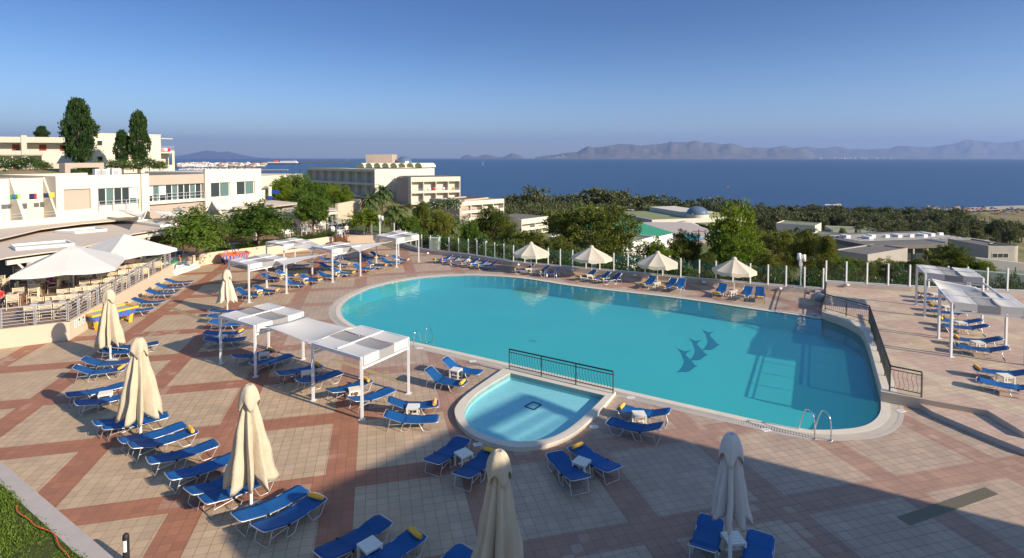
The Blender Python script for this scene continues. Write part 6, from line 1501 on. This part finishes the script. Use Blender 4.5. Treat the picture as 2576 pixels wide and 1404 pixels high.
# ------------------------------------------------------------------ trees
def cz(p, z): return Vector((p[0], p[1], z))
def near_tree(name, label, cat, px, ybase, z, ytop, wpx, key, cby, **k):
    p = G(px, ybase, z); H = zat(px, ytop, p)-z; W = wpx/FPX*p.y; cb = max(.05, zat(px, cby, p)-z)
    return tree(name, label, cat, p, H, W, key, cb, **k)
near_tree('mulberry_tree', 'bushy mulberry tree with drooping leaves above the white steps', 'tree', 497, 655, RT, 512, 200, 'frn0', 660, tr=.13)
near_tree('mulberry_tree', 'wide mulberry tree growing over the planter wall and awning', 'tree', 651, 622, RT, 500, 215, 'frn1', 622, tr=.14)
near_tree('mulberry_tree', 'round bright mulberry tree with bare trunk among the cafe chairs', 'tree', 789, 592, RT, 492, 80, 'mul2', 562, tr=.13)
near_tree('mulberry_tree', 'small spreading tree with thin trunk at the planter by the fence', 'tree', 922, 588, RT, 520, 125, 'frn2', 590, tr=.09, rz=2)
for i in range(26):                            # low plants on the planter wall
    s = i/25; a, b_ = (Vector((-26.9, 49.9)), Vector((-24.5, 52.7))) if s < .35 else (Vector((-24.5, 52.7)), Vector((-19.4, 60.3))); q_ = s/.35 if s < .35 else (s-.35)/.65
    p = a.lerp(b_, q_)+Vector((-.45, .25)); me, _c = PROTO['bsh%d' % (i % 3)]
    t = tag(link('planter_shrub', me, None, (p.x, p.y, RT+.25), i*1.3), 'low green hedge shrub on the planter wall '+('beside the orange game table' if i < 5 else 'under the wide mulberry tree' if i < 11 else 'in front of the left cafe chairs' if i < 17 else 'by the bare trunked mulberry' if i < 22 else 'at the gap end'), 'shrub', 'shrubs along the planter wall'); t.scale = (.55, .55, .32+.12*math.sin(i*2.3))
PR = [('poplar_tree', 'tall dark poplar in front of the gallery block', 203, 258, 97, 78, 'col0', 402), ('poplar_tree', 'short poplar left of the tallest slender one', 310, 333, 96, 40, 'col1', 410), ('poplar_tree', 'slender pointed poplar before the white apartment block', 353, 288, 97, 52, 'col1', 412), ('poplar_tree', 'wind bent treetop behind the gallery block roof', 110, 319, 135, 32, 'col0', 352)]
for nm, lb, px, yt, Y, w, k, yb_ in PR: tree_px(nm, lb, 'tree', px, yt, Y, w, k, ybot=yb_, tr=.3)
def bush(label, px, ytop, ybot, Y, wpx, key='bsh0', fl=None, name='bush', grp=None, cat='bush'):
    x = P(px, 400, Y).x; z0, z1 = P(px, ybot, Y).z, P(px, ytop, Y).z
    return tree(name, label, cat, Vector((x, Y, z0)), z1-z0, wpx/FPX*Y, key, .02, flowers=fl, tr=.06, limbs=4, group=grp)
for i, (px, yt, yb_, w, fl) in enumerate(((12, 394, 432, 50, 1), (45, 402, 430, 50, 1), (75, 392, 428, 46, 1), (108, 404, 430, 40, 0), (225, 412, 440, 60, 0), (248, 404, 436, 30, 1), (290, 400, 430, 50, 1), (335, 404, 432, 54, 0), (375, 398, 430, 46, 1), (402, 404, 430, 34, 0))):
    bush('leafy bush with pale flowers behind the restaurant roof' if fl else 'plain green bush behind the restaurant roof', px, yt, yb_, 80, w, 'bsh%d' % (i % 3), (M['flower'], 160) if fl else None, grp='bushes behind the restaurant roof')
# mid bushes and trees beside the hotel
MT = [(705, 448, 530, 84, 66, 'brt0', 'olive green tree by the low cream wing'), (742, 443, 525, 92, 80, 'mul1', 'broad dark green tree below the hotel terrace'), (790, 458, 520, 88, 70, 'mul2', 'leafy tree right of the broad dark one'), (828, 466, 520, 94, 60, 'brt1', 'yellowish green tree nearest the hotel lawn'), (864, 472, 522, 90, 44, 'brt2', 'small golden green tree at the right of the clump'), (760, 480, 540, 78, 60, 'mul0', 'dense bush filling the front of the clump')]
for px, yt, yb_, Y, w, k, lb in MT: tree_px('garden_tree', lb, 'tree', px, yt, Y, w, k, ybot=yb_)
for px, yc, Y, w, lb in ((963, 489, 98, 66, 'palm tree closest to the hotel corner'), (931, 507, 86, 66, 'palm tree casting its shadow on the pale wall'), (994, 541, 80, 84, 'large palm tree above the back right pergola'), (1130, 575, 70, 80, 'palm tree behind the glass fence beside the pines'), (1060, 530, 95, 60, 'palm tree hidden among the oleanders')):
    b_ = ground_at(px, Y); palm(lb, b_, P(px, yc, Y).z-b_.z, w/FPX*Y*1.15, 'palm trees in the hotel garden')
PN = [(1063, 513, 600, 82, 64, 'con0', 'conical yellow green pine behind the back right pergola'), (1105, 525, 640, 66, 60, 'pin1', 'rounded pine beside the electrical cabinet'), (1030, 545, 600, 78, 50, 'mul2', 'weeping dark tree between palm and pine'), (1240, 528, 625, 72, 105, 'pin0', 'pine with feathery crown left of the largest pine'), (1185, 560, 640, 62, 50, 'mul0', 'hanging branch tree near the fence, left of the pine'),
      (1492, 512, 665, 66, 205, 'pin1', 'largest pine, broad and dark, above the first parasols'), (1330, 585, 660, 60, 90, 'pin2', 'young bright pine behind the first open parasol'), (1405, 600, 665, 58, 90, 'pin0', 'low pine below the left of the largest pine'), (1846, 515, 715, 62, 118, 'brt0', 'tall loose bright yellow green tree behind the fourth parasol'), (1865, 600, 712, 58, 112, 'brt2', 'lower bright crown joined to the tall yellow green tree'), (1725, 590, 680, 64, 80, 'pin2', 'pine between the third and fourth parasols'), (1650, 605, 690, 60, 90, 'brt1', 'airy olive shrub tree above the third parasol'), (1780, 640, 705, 54, 60, 'pin0', 'small pine left of the bright tree foot'),
      (1955, 575, 700, 80, 110, 'pin1', 'dark pine right of the tall yellow green tree'), (2040, 590, 690, 72, 110, 'pin0', 'pine behind the two headed lamp pole'), (2085, 600, 700, 64, 80, 'con1', 'narrow pine right of the lamp pole'), (2165, 657, 700, 52, 80, 'pin2', 'low bright pine before the conference block'), (2240, 654, 710, 54, 90, 'pin1', 'low pine in front of the open gallery'), (2310, 655, 700, 52, 70, 'pin0', 'low pine left of the big one by the terrace'), (2395, 622, 700, 56, 95, 'pin2', 'big olive pine above the terrace pergolas'), (2470, 655, 690, 54, 60, 'brt1', 'small tree in front of the rounded corner block'), (1930, 640, 715, 52, 70, 'pin2', 'low dark pine right of the last open parasol'), (2120, 650, 705, 50, 60, 'brt2', 'leafy low tree behind the terrace corner')]
for px, yt, yb_, Y, w, k, lb in PN: tree_px('pine_tree' if k[:3] in ('pin', 'con') else 'leafy_tree', lb, 'tree', px, yt, Y, w, k, ybot=yb_, tr=.2)
# oleanders just outside the fence
rd = random.Random(11)
OL = []
path = offs(FA, 2.2)+offs(FB, 2.2)[1:]
seq = lerp_path([Vector((p.x, p.y, 0)) for p in path], 1.5)
for i, p in enumerate(seq):
    for rr in range(2):
        fl = rd.random() < .55; q_ = p+Vector((rd.uniform(-.6, .6), rd.uniform(-.5, .5)+rr*2.4, 0)); z0 = TZ(q_.x, q_.y)-.2; H = rd.uniform(2.2, 3.0)+(-1.8-z0)*(.75 if rr == 0 else .9)
        if rr == 0 and q_.x < -6: continue
        tree('oleander_bush', ('white flowering oleander outside the fence ' if fl else 'green flowerless oleander outside the fence ')+next(s_ for x_, s_ in ((-6, 'by the six loungers'), (3, 'behind the first open parasol'), (8, 'behind the second open parasol'), (13, 'behind the third open parasol'), (18, 'behind the fourth open parasol'), (23, 'by the fence corner lamp'), (29, 'left part of the terrace'), (99, 'behind the terrace pergolas')) if q_.x < x_), 'bush', Vector((q_.x, q_.y, z0)), H, rd.uniform(1.8, 2.8), 'bsh%d' % rd.randrange(3), .05, group='oleanders outside the fence', flowers=(M['flower'], 60) if fl else None, tr=.05, limbs=3)
for i, (px, yt, yb_, Y, w, fl, lb) in enumerate(((1095, 505, 535, 110, 70, M['flower'], 'white oleander below the escape stair'), (1135, 500, 530, 112, 50, M['flower'], 'white oleander under the balcony wing'), (1025, 512, 530, 112, 30, M['pinkflower'], 'pink oleander under the balcony wing'), (1105, 535, 570, 96, 50, M['flower'], 'white oleander by the side wall of the lower wing'), (1165, 548, 600, 90, 60, M['flower'], 'white oleander below the lower wing'), (1215, 598, 640, 56, 60, M['flower'], 'large white oleander just right of the cabinet'), (1125, 560, 590, 84, 60, None, 'green bush between the palms and pines'), (1280, 575, 620, 78, 60, None, 'green bush right of the feathery pine'))):
    bush(lb, px, yt, yb_, Y, w, 'bsh%d' % (i % 3), (fl, 300) if fl else None)
bush('small round shrub on the terrace by the steps end', 0+395, 642, 670, G(395, 665, RT).y, 32, 'bsh1')
# garden lawn strips and paths near the hotel
gl = MB(); gp_ = [P(880, 524, 96), P(960, 512, 120), P(935, 498, 140), P(880, 497, 135)]
# belt of trees by the sea
BT = []
rd = random.Random(21)
def belt(px, ytop, Y, w, key=None): BT.append((px, ytop, Y, w, key))
for px, yt, w in ((1300, 488, 34), (1335, 479, 40), (1363, 484, 36), (1280, 500, 30), (1395, 498, 30), (1412, 496, 36), (1442, 495, 30), (1495, 480, 60), (1520, 482, 50), (1545, 478, 50), (1568, 486, 40), (1610, 493, 50), (1640, 497, 46), (1675, 500, 44), (1715, 503, 50), (1755, 508, 50), (1790, 508, 46), (1815, 506, 60), (1850, 508, 40)): belt(px, yt, 365, w*1.5)
for k in range(46): belt(1262+k*15, 512+6*math.sin(k*1.7)+rd.uniform(-5, 5)+k*.3, 330+rd.uniform(-25, 20), rd.uniform(26, 42))
for k in range(44): belt(1880+k*12.5+rd.uniform(-4, 4), 517.5+k*.28+3*math.sin(k*1.3), 385, rd.uniform(26, 40))
for k in range(30): belt(1890+k*14+rd.uniform(-4, 4), 528+k*.5+3*math.sin(k), 340, rd.uniform(28, 44))
for k in range(26): belt(1890+k*22+rd.uniform(-4, 4), 541+rd.uniform(-3, 6), 290, rd.uniform(30, 50))
for k in range(22): belt(2150+k*20+rd.uniform(-6, 6), 556+rd.uniform(-4, 8), 250, rd.uniform(34, 54))
for k in range(14): belt(2000+k*42+rd.uniform(-6, 6), 572+rd.uniform(-3, 10), 215, rd.uniform(30, 50), 'far' if k % 3 else 'cyp')
for k in range(10): belt(1290+k*32, 530+rd.uniform(-4, 6), 280, rd.uniform(24, 40))
for k in range(8): belt(1330+k*14, 545+rd.uniform(-4, 6), 240, rd.uniform(24, 34))
for k in range(16): belt(1560+k*24, 538+rd.uniform(-2, 6), 300, rd.uniform(22, 34))
for k in range(40): belt(1262+k*5+rd.uniform(-4, 4), 518+rd.uniform(0, 22), rd.uniform(170, 235), rd.uniform(26, 44))
for px, yt, w, Y in ((2262, 553, 20, 230), (2160, 568, 24, 200), (2210, 560, 18, 220), (2120, 575, 26, 190), (2340, 560, 20, 230), (1950, 572, 30, 200), (1990, 580, 40, 190)): BT.append((px, yt, Y, w, 'cyp'))
for px, yt, Y, w, key in BT:
    if px > 2640: continue
    Y = Y+rd.uniform(-8, 8); b_ = ground_at(px, Y); top = P(px, yt, Y).z; H = max(4, top-b_.z); b_.z = top-H; k = (key or 'far')+str(rd.randrange(3) if (key or 'far') == 'far' else rd.randrange(2))
    me, _c = PROTO[k]; W = w/FPX*Y; cyp = key == 'cyp'
    lm = [(1345, 'left of the parked white bus'), (1440, 'near the parked white bus'), (1600, 'above the largest pine'), (1740, 'above the domed building'), (1870, 'behind the tall yellow green tree'), (1990, 'above the green edged villa row'), (2120, 'below the moored pontoon'), (2260, 'right of the moored pontoon'), (2400, 'before the start of the beach'), (9999, 'below the beach sunshades')]
    pl_ = next(s_ for x_, s_ in lm if px < x_); rw = 'rear' if Y > 350 else 'middle' if Y > 300 else 'front' if Y > 262 else 'outlying'
    t = thing('shore_tree', 'dark narrow cypress among the low buildings '+pl_ if cyp else 'dark %s tree of the shore belt %s' % (rw, pl_), 'tree', b_, 0, 'cypresses on the plain' if cyp else 'tree belt before the sea')
    if cyp: W = max(2.5, W*.5)
    cbh = H*.12; c_ = link('crown', me, t, (0, 0, cbh+(H-cbh)/2), rd.uniform(0, 6)); c_.scale = (W/2, W/2, (H-cbh)/2*.95)
    MB().tube([(0, 0, -1), (0, 0, H*.5)], [.35, .2], 5).build('trunk', M['trunk'], t)
for px, yc, Y, w, lb in ((1455, 512, 300, 34, 'distant palm left of the domed building'), (1437, 530, 280, 30, 'distant palm beside the beige low building'), (1563, 538, 225, 34, 'distant palm behind the white domed building roof'), (1430+9, 548, 230, 26, 'small distant palm at the parking area'), (1850, 560, 190, 26, 'dark distant palm right of the bright tree')):
    b_ = ground_at(px, Y); palm(lb, b_, max(3, P(px, yc, Y).z-b_.z), w/FPX*Y, 'distant palms')
# beach, umbrellas, boats, buses
mb = MB(); vs = []
N_ = 40
for i in range(N_+1):
    x = -200+i*35; s = shore(x); vs += [(x, s-34, -38.35), (x, s+6, -40.05)]
mb.add(vs, [(2*i, 2*i+2, 2*i+3, 2*i+1) for i in range(N_)]); tag(mb.build('beach', mat('beach_sand', (.42, .36, .29), .9)), kind='structure')
cols = (('blue', (.02, .06, .25)), ('teal', (.01, .12, .13)), ('orange', (.5, .16, .04)), ('yellow', (.6, .35, .05)), ('purple', (.12, .05, .15)))
UM = {c_: MB().lathe([(1.7, 1.9), (1.0, 2.4), (0, 2.75)], 8, smooth=False).mesh('canopy', mat('beach_'+c_, v_, .8)) for c_, v_ in cols}; UP = MB().tube([(0, 0, 0), (0, 0, 2.5)], .06, 4).mesh('pole', M['white'])
for k in range(88):
    px = 2318+rd.uniform(0, 262); row = rd.randrange(4); y = 524+row*4+rd.uniform(0, 2)+(px-2318)*.012
    p = G(px, y, -38.6); c_ = cols[rd.randrange(5)][0]; t = thing('beach_umbrella', '%s sunshade on the distant beach' % c_, 'beach umbrella', p, 0, '%s sunshades on the beach' % c_)
    link('canopy', UM[c_], t); link('pole', UP, t)
def boat(label, px, py, L_, kind):
    p = G(px, py, SEA); t = thing('boat', label, 'boat', p, rd.uniform(-.3, .3))
    m_ = MB(); w = L_*.13; m_.add([(-L_/2, -w, 1.2), (L_*.3, -w, 1.2), (L_/2, 0, 1.6), (L_*.3, w, 1.2), (-L_/2, w, 1.2), (-L_/2, -w*.7, -.3), (L_*.35, 0, -.3), (-L_/2, w*.7, -.3)], [(0, 1, 6, 5), (1, 2, 6), (2, 3, 6), (3, 4, 7, 6), (4, 0, 5, 7), (0, 4, 3, 2, 1)]); m_.build('hull', M['white'], t)
    if kind == 'sail': MB().tube([(0, 0, 1), (0, 0, L_*.95)], .35, 5).tube([(L_*.25, 0, 1), (L_*.25, 0, L_*.75)], .3, 5).build('mast', M['white'], t)
    else: MB().box(-L_*.2, L_*.15, -w*.6, w*.6, 1.2, 2.8).build('cabin', M['white'], t)
boat('two masted sailing boat far out in the middle of the sea', 1213, 417, 34, 'sail'); boat('tiny white sailing boat off the peninsula, left of the vaults', 871, 408, 60, 'sail'); boat('tiny white speck of a boat near the horizon', 1257, 398+2.2, 60, 'cab')
p = G(1830, 471.5, SEA); t = thing('buoy', 'small orange and white buoy on the open sea', 'buoy', p); MB().lathe([(0, -1), (1.3, 0), (1.2, 1), (.4, 2.2), (0, 2.4)], 12).build('float', M['orange'], t)
t = thing('pontoon', 'long flat boat moored offshore above the tree belt', 'boat', G(2095, 516, SEA), -.18)
MB().box(-8, 8, -1.1, 1.1, -.2, .8).build('hull', M['white'], t); MB().box(3, 7.5, -1.0, 1.0, .8, 1.5).build('deck_load', M['yelp'], t)
# ferry
Yf = 4400; pf = P(715, 408, Yf); t = thing('ferry', 'white ferry with dark hull behind the marina', 'ship', (pf.x, Yf, SEA), -.1); Lf = 88/FPX*Yf
MB().box(-Lf/2, Lf*.42, -12, 12, 0, 10).add([(Lf*.42, -12, 10), (Lf*.42, 12, 10), (Lf/2, 0, 11), (Lf*.42, -12, 0), (Lf*.42, 12, 0), (Lf*.46, 0, 0)], [(0, 2, 5, 3), (2, 1, 4, 5), (0, 1, 2)]).build('hull', M['navy'], t)
MB().box(-Lf*.49, Lf*.40, -11, 11, 10, 20).box(-Lf*.1, Lf*.36, -10, 10, 20, 28).build('deck_house', M['white'], t); MB().box(-Lf*.30, -Lf*.2, -5, 5, 20, 33).build('funnel', M['orange'], t); MB().tube([(Lf*.3, 0, 28), (Lf*.3, 0, 42)], .8, 5).build('mast', M['white'], t)
# peninsula and town
def land(name, pts, Y0, Y1, hgt, mt):
    m_ = MB(); n_ = len(pts)
    xs0 = [(p-1288)/FPX*Y0 for p in pts]; xs1 = [(p-1288)/FPX*Y1 for p in pts]; vs = []
    for j in range(7):
        v = j/6
        for i in range(n_): 
            e = math.sin(math.pi*v)*math.sin(math.pi*min(1, max(0, i/(n_-1))))**.3; vs.append((xs0[i]+(xs1[i]-xs0[i])*v, Y0+(Y1-Y0)*v, SEA-1+hgt*e*(1+.3*math.sin(i*2.1+j))))
    m_.add(vs, [(j*n_+i, j*n_+i+1, (j+1)*n_+i+1, (j+1)*n_+i) for j in range(6) for i in range(n_-1)], 0, True)
    return tag(m_.build(name, mt), kind='structure')
M['scrub'] = mat('scrub_land', (.09, .085, .05), .95, noise_=(.01, .4, (.16, .13, .08)))
land('peninsula', [200+20*i for i in range(24)], 2700, 4300, 9, M['scrub']); land('peninsula', [630+14*i for i in range(20)], 5600, 7200, 12, M['scrub'])
HS = MB().box(-1, 1, -1, 1, 0, 1).box(-.6, .2, -.5, .6, 1, 1.35).mesh('house_body', M['white']); 
ho = MB().box(-1, 1, -1, 1, 0, 1).add([(-1.1, -1.1, 1), (1.1, -1.1, 1), (1.1, 1.1, 1), (-1.1, 1.1, 1), (-1.1, 0, 1.4), (1.1, 0, 1.4)], [(0, 1, 5, 4), (2, 3, 4, 5), (1, 2, 5), (3, 0, 4)], 1).mesh('house_body', [M['cream2'], mat('tile_roof', (.42, .17, .09), .8)])
for k in range(230):
    Y = rd.uniform(2750, 4200); px = rd.triangular(430, 690, 500); x = (px-1288)/FPX*Y; s = rd.uniform(5, 12)
    h_ = rd.random() < .35; t = tag(link('town_house', ho if h_ else HS, None, (x, Y, SEA+4+8*rd.random()), rd.uniform(-.5, .5)), 'small red roofed house in the harbour town' if h_ else 'small white flat roofed house in the harbour town', 'house', 'red roofed town houses' if h_ else 'white town houses'); t.scale = (s, s*.8, rd.uniform(5, 9))
MSt = MB().box(-6, 6, -1.6, 1.6, 0, 2).tube([(0, 0, 2), (0, 0, 15)], .35, 4).mesh('yacht', M['white'])
for k in range(60):
    px = 452+k*3.2+rd.uniform(-2, 2); Y = rd.uniform(2350, 2600); tag(link('moored_yacht', MSt, None, ((px-1288)/FPX*Y, Y, SEA), 1.3), 'white moored yacht in the marina before the town', 'yacht', 'yachts in the marina')
t = thing('harbour_mole', 'long pale harbour mole left of the hotel', 'breakwater', (P(700, 425, 2300).x, 2300, SEA)); MB().box(-70, 40, -6, 6, -2, 3).build('body', M['concrete'], t)
m_ = MB(); rq = random.Random(5)
for k in range(420):
    px = rq.choice((rq.gauss(1500, 45), rq.gauss(1660, 45), rq.gauss(1805, 40), rq.uniform(1380, 2250))); Y = 33300+rq.uniform(0, 500); x = (px-1288)/FPX*Y; s = rq.uniform(14, 40); z = SEA+40+abs(rq.gauss(0, 1))*95*(1 if px < 1720 else .45); Y2 = 33000+(z-SEA)*6
    m_.box(x-s, x+s, Y2-s, Y2+s, z-60, z+rq.uniform(8, 22))
tag(m_.build('distant_town', M['white']), 'white town spread along the foot of the far mountains', 'town', kind='stuff')
def bus(label, px, py, Y, col):
    x = P(px, py, Y).x; z = TZ(x, Y); t = thing('bus', label, 'bus', (x, Y, max(z, P(px, py, Y).z-3)), .05)
    MB().box(-5.5, 5.5, -1.25, 1.25, .5, 3.2).build('body', M[col], t); MB().box(-5.3, 5.0, -1.28, 1.28, 1.7, 2.7).build('windows', M['glassd'], t)
    for sx in (-3.6, 3.3):
        MB().box(sx-.5, sx+.5, -1.29, 1.29, 0, .95).build('wheel', M['black'], t)
bus('white bus parked behind the tree belt, left one', 1483, 523, 318, 'white'); bus('white bus partly hidden by the big pine, right one', 1720-0, 700, 9999, 'white') if False else bus('silver white bus right of the largest pine', 1573, 528, 318, 'cream2')
pp_ = P(1758, 585, 120); t = thing('utility_pole', 'dark wooden utility pole with a crossbar before the distant pool', 'pole', (pp_.x, 120, P(1758, 640, 120).z-2)); h = P(1758, 577, 120).z-P(1758, 640, 120).z+2
MB().tube([(0, 0, 0), (0, 0, h)], [.16, .12], 8).build('post', M['wood'], t); MB().box(-1.4, 1.4, -.06, .06, h-.5, h-.35).build('crossbar', M['wood'], t)
for px, py, Y, lb in ((1722, 556, 205, 'left distant white parasol by the small pool'), (1443, 552, 215, 'x'), (1832, 572, 200, 'distant white parasol right of the bright tree')):
    if lb == 'x': continue
    q_ = P(px, py, Y); t = thing('pool_canopy', lb, 'parasol', (q_.x, Y, q_.z-4)); MB().lathe([(5.5, 4-1.6), (3, 3.4), (0, 4.2)], 8, smooth=False).build('canopy', M['offwhite'], t); MB().tube([(0, 0, -3), (0, 0, 4)], .15, 6).build('pole', M['white'], t)
# garden walls near the hotel
def gwall(label, a, b_, h, mt='wall', th=.4):
    t = thing('garden_wall', label, 'wall', a); d = b_-a; m_ = MB(); n_ = Vector((-d.y, d.x, 0)).normalized()*th
    m_.add([(0, 0, -2), d+Vector((0, 0, -2)), d+Vector((0, 0, h)), (0, 0, h), n_+Vector((0, 0, -2)), d+n_+Vector((0, 0, -2)), d+n_+Vector((0, 0, h)), n_+Vector((0, 0, h))], [(0, 1, 2, 3), (5, 4, 7, 6), (3, 2, 6, 7), (1, 5, 6, 2), (4, 0, 3, 7)]); m_.build('body', M[mt], t)
gwall('beige sloping garden wall below the hotel lawn', P(850, 530, 80), P(925, 514, 92), 1.0)
gwall('white garden wall beyond the terrace fence', P(2440, 700, 48), P(2576+40, 716, 46), .7, 'cream2')
gwall('pale parapet behind the terrace pergolas', P(2455, 668, 62), P(2620, 688, 60), .9, 'cream2')
# air over the sea
hzb = MB().box(-74000, 74000, -200, 74000, -45.5, 2600).build('haze', None if False else M['white'])
hzb.data.materials.clear(); hm = bpy.data.materials.new('haze'); hm.use_nodes = True; nn = hm.node_tree; nn.nodes.clear()
vo = nn.nodes.new('ShaderNodeVolumePrincipled'); vo.inputs['Color'].default_value = (.38, .56, 1.0, 1); vo.inputs['Density'].default_value = 2.3e-5; vo.inputs['Anisotropy'].default_value = .2
mo = nn.nodes.new('ShaderNodeOutputMaterial'); nn.links.new(vo.outputs[0], mo.inputs['Volume']); hzb.data.materials.append(hm); tag(hzb, kind='stuff')
for o in list(scene.collection.objects):
    if o.type == 'MESH' and o.data and not o.data.materials and o is not hzb: o.data.materials.append(M['white'])
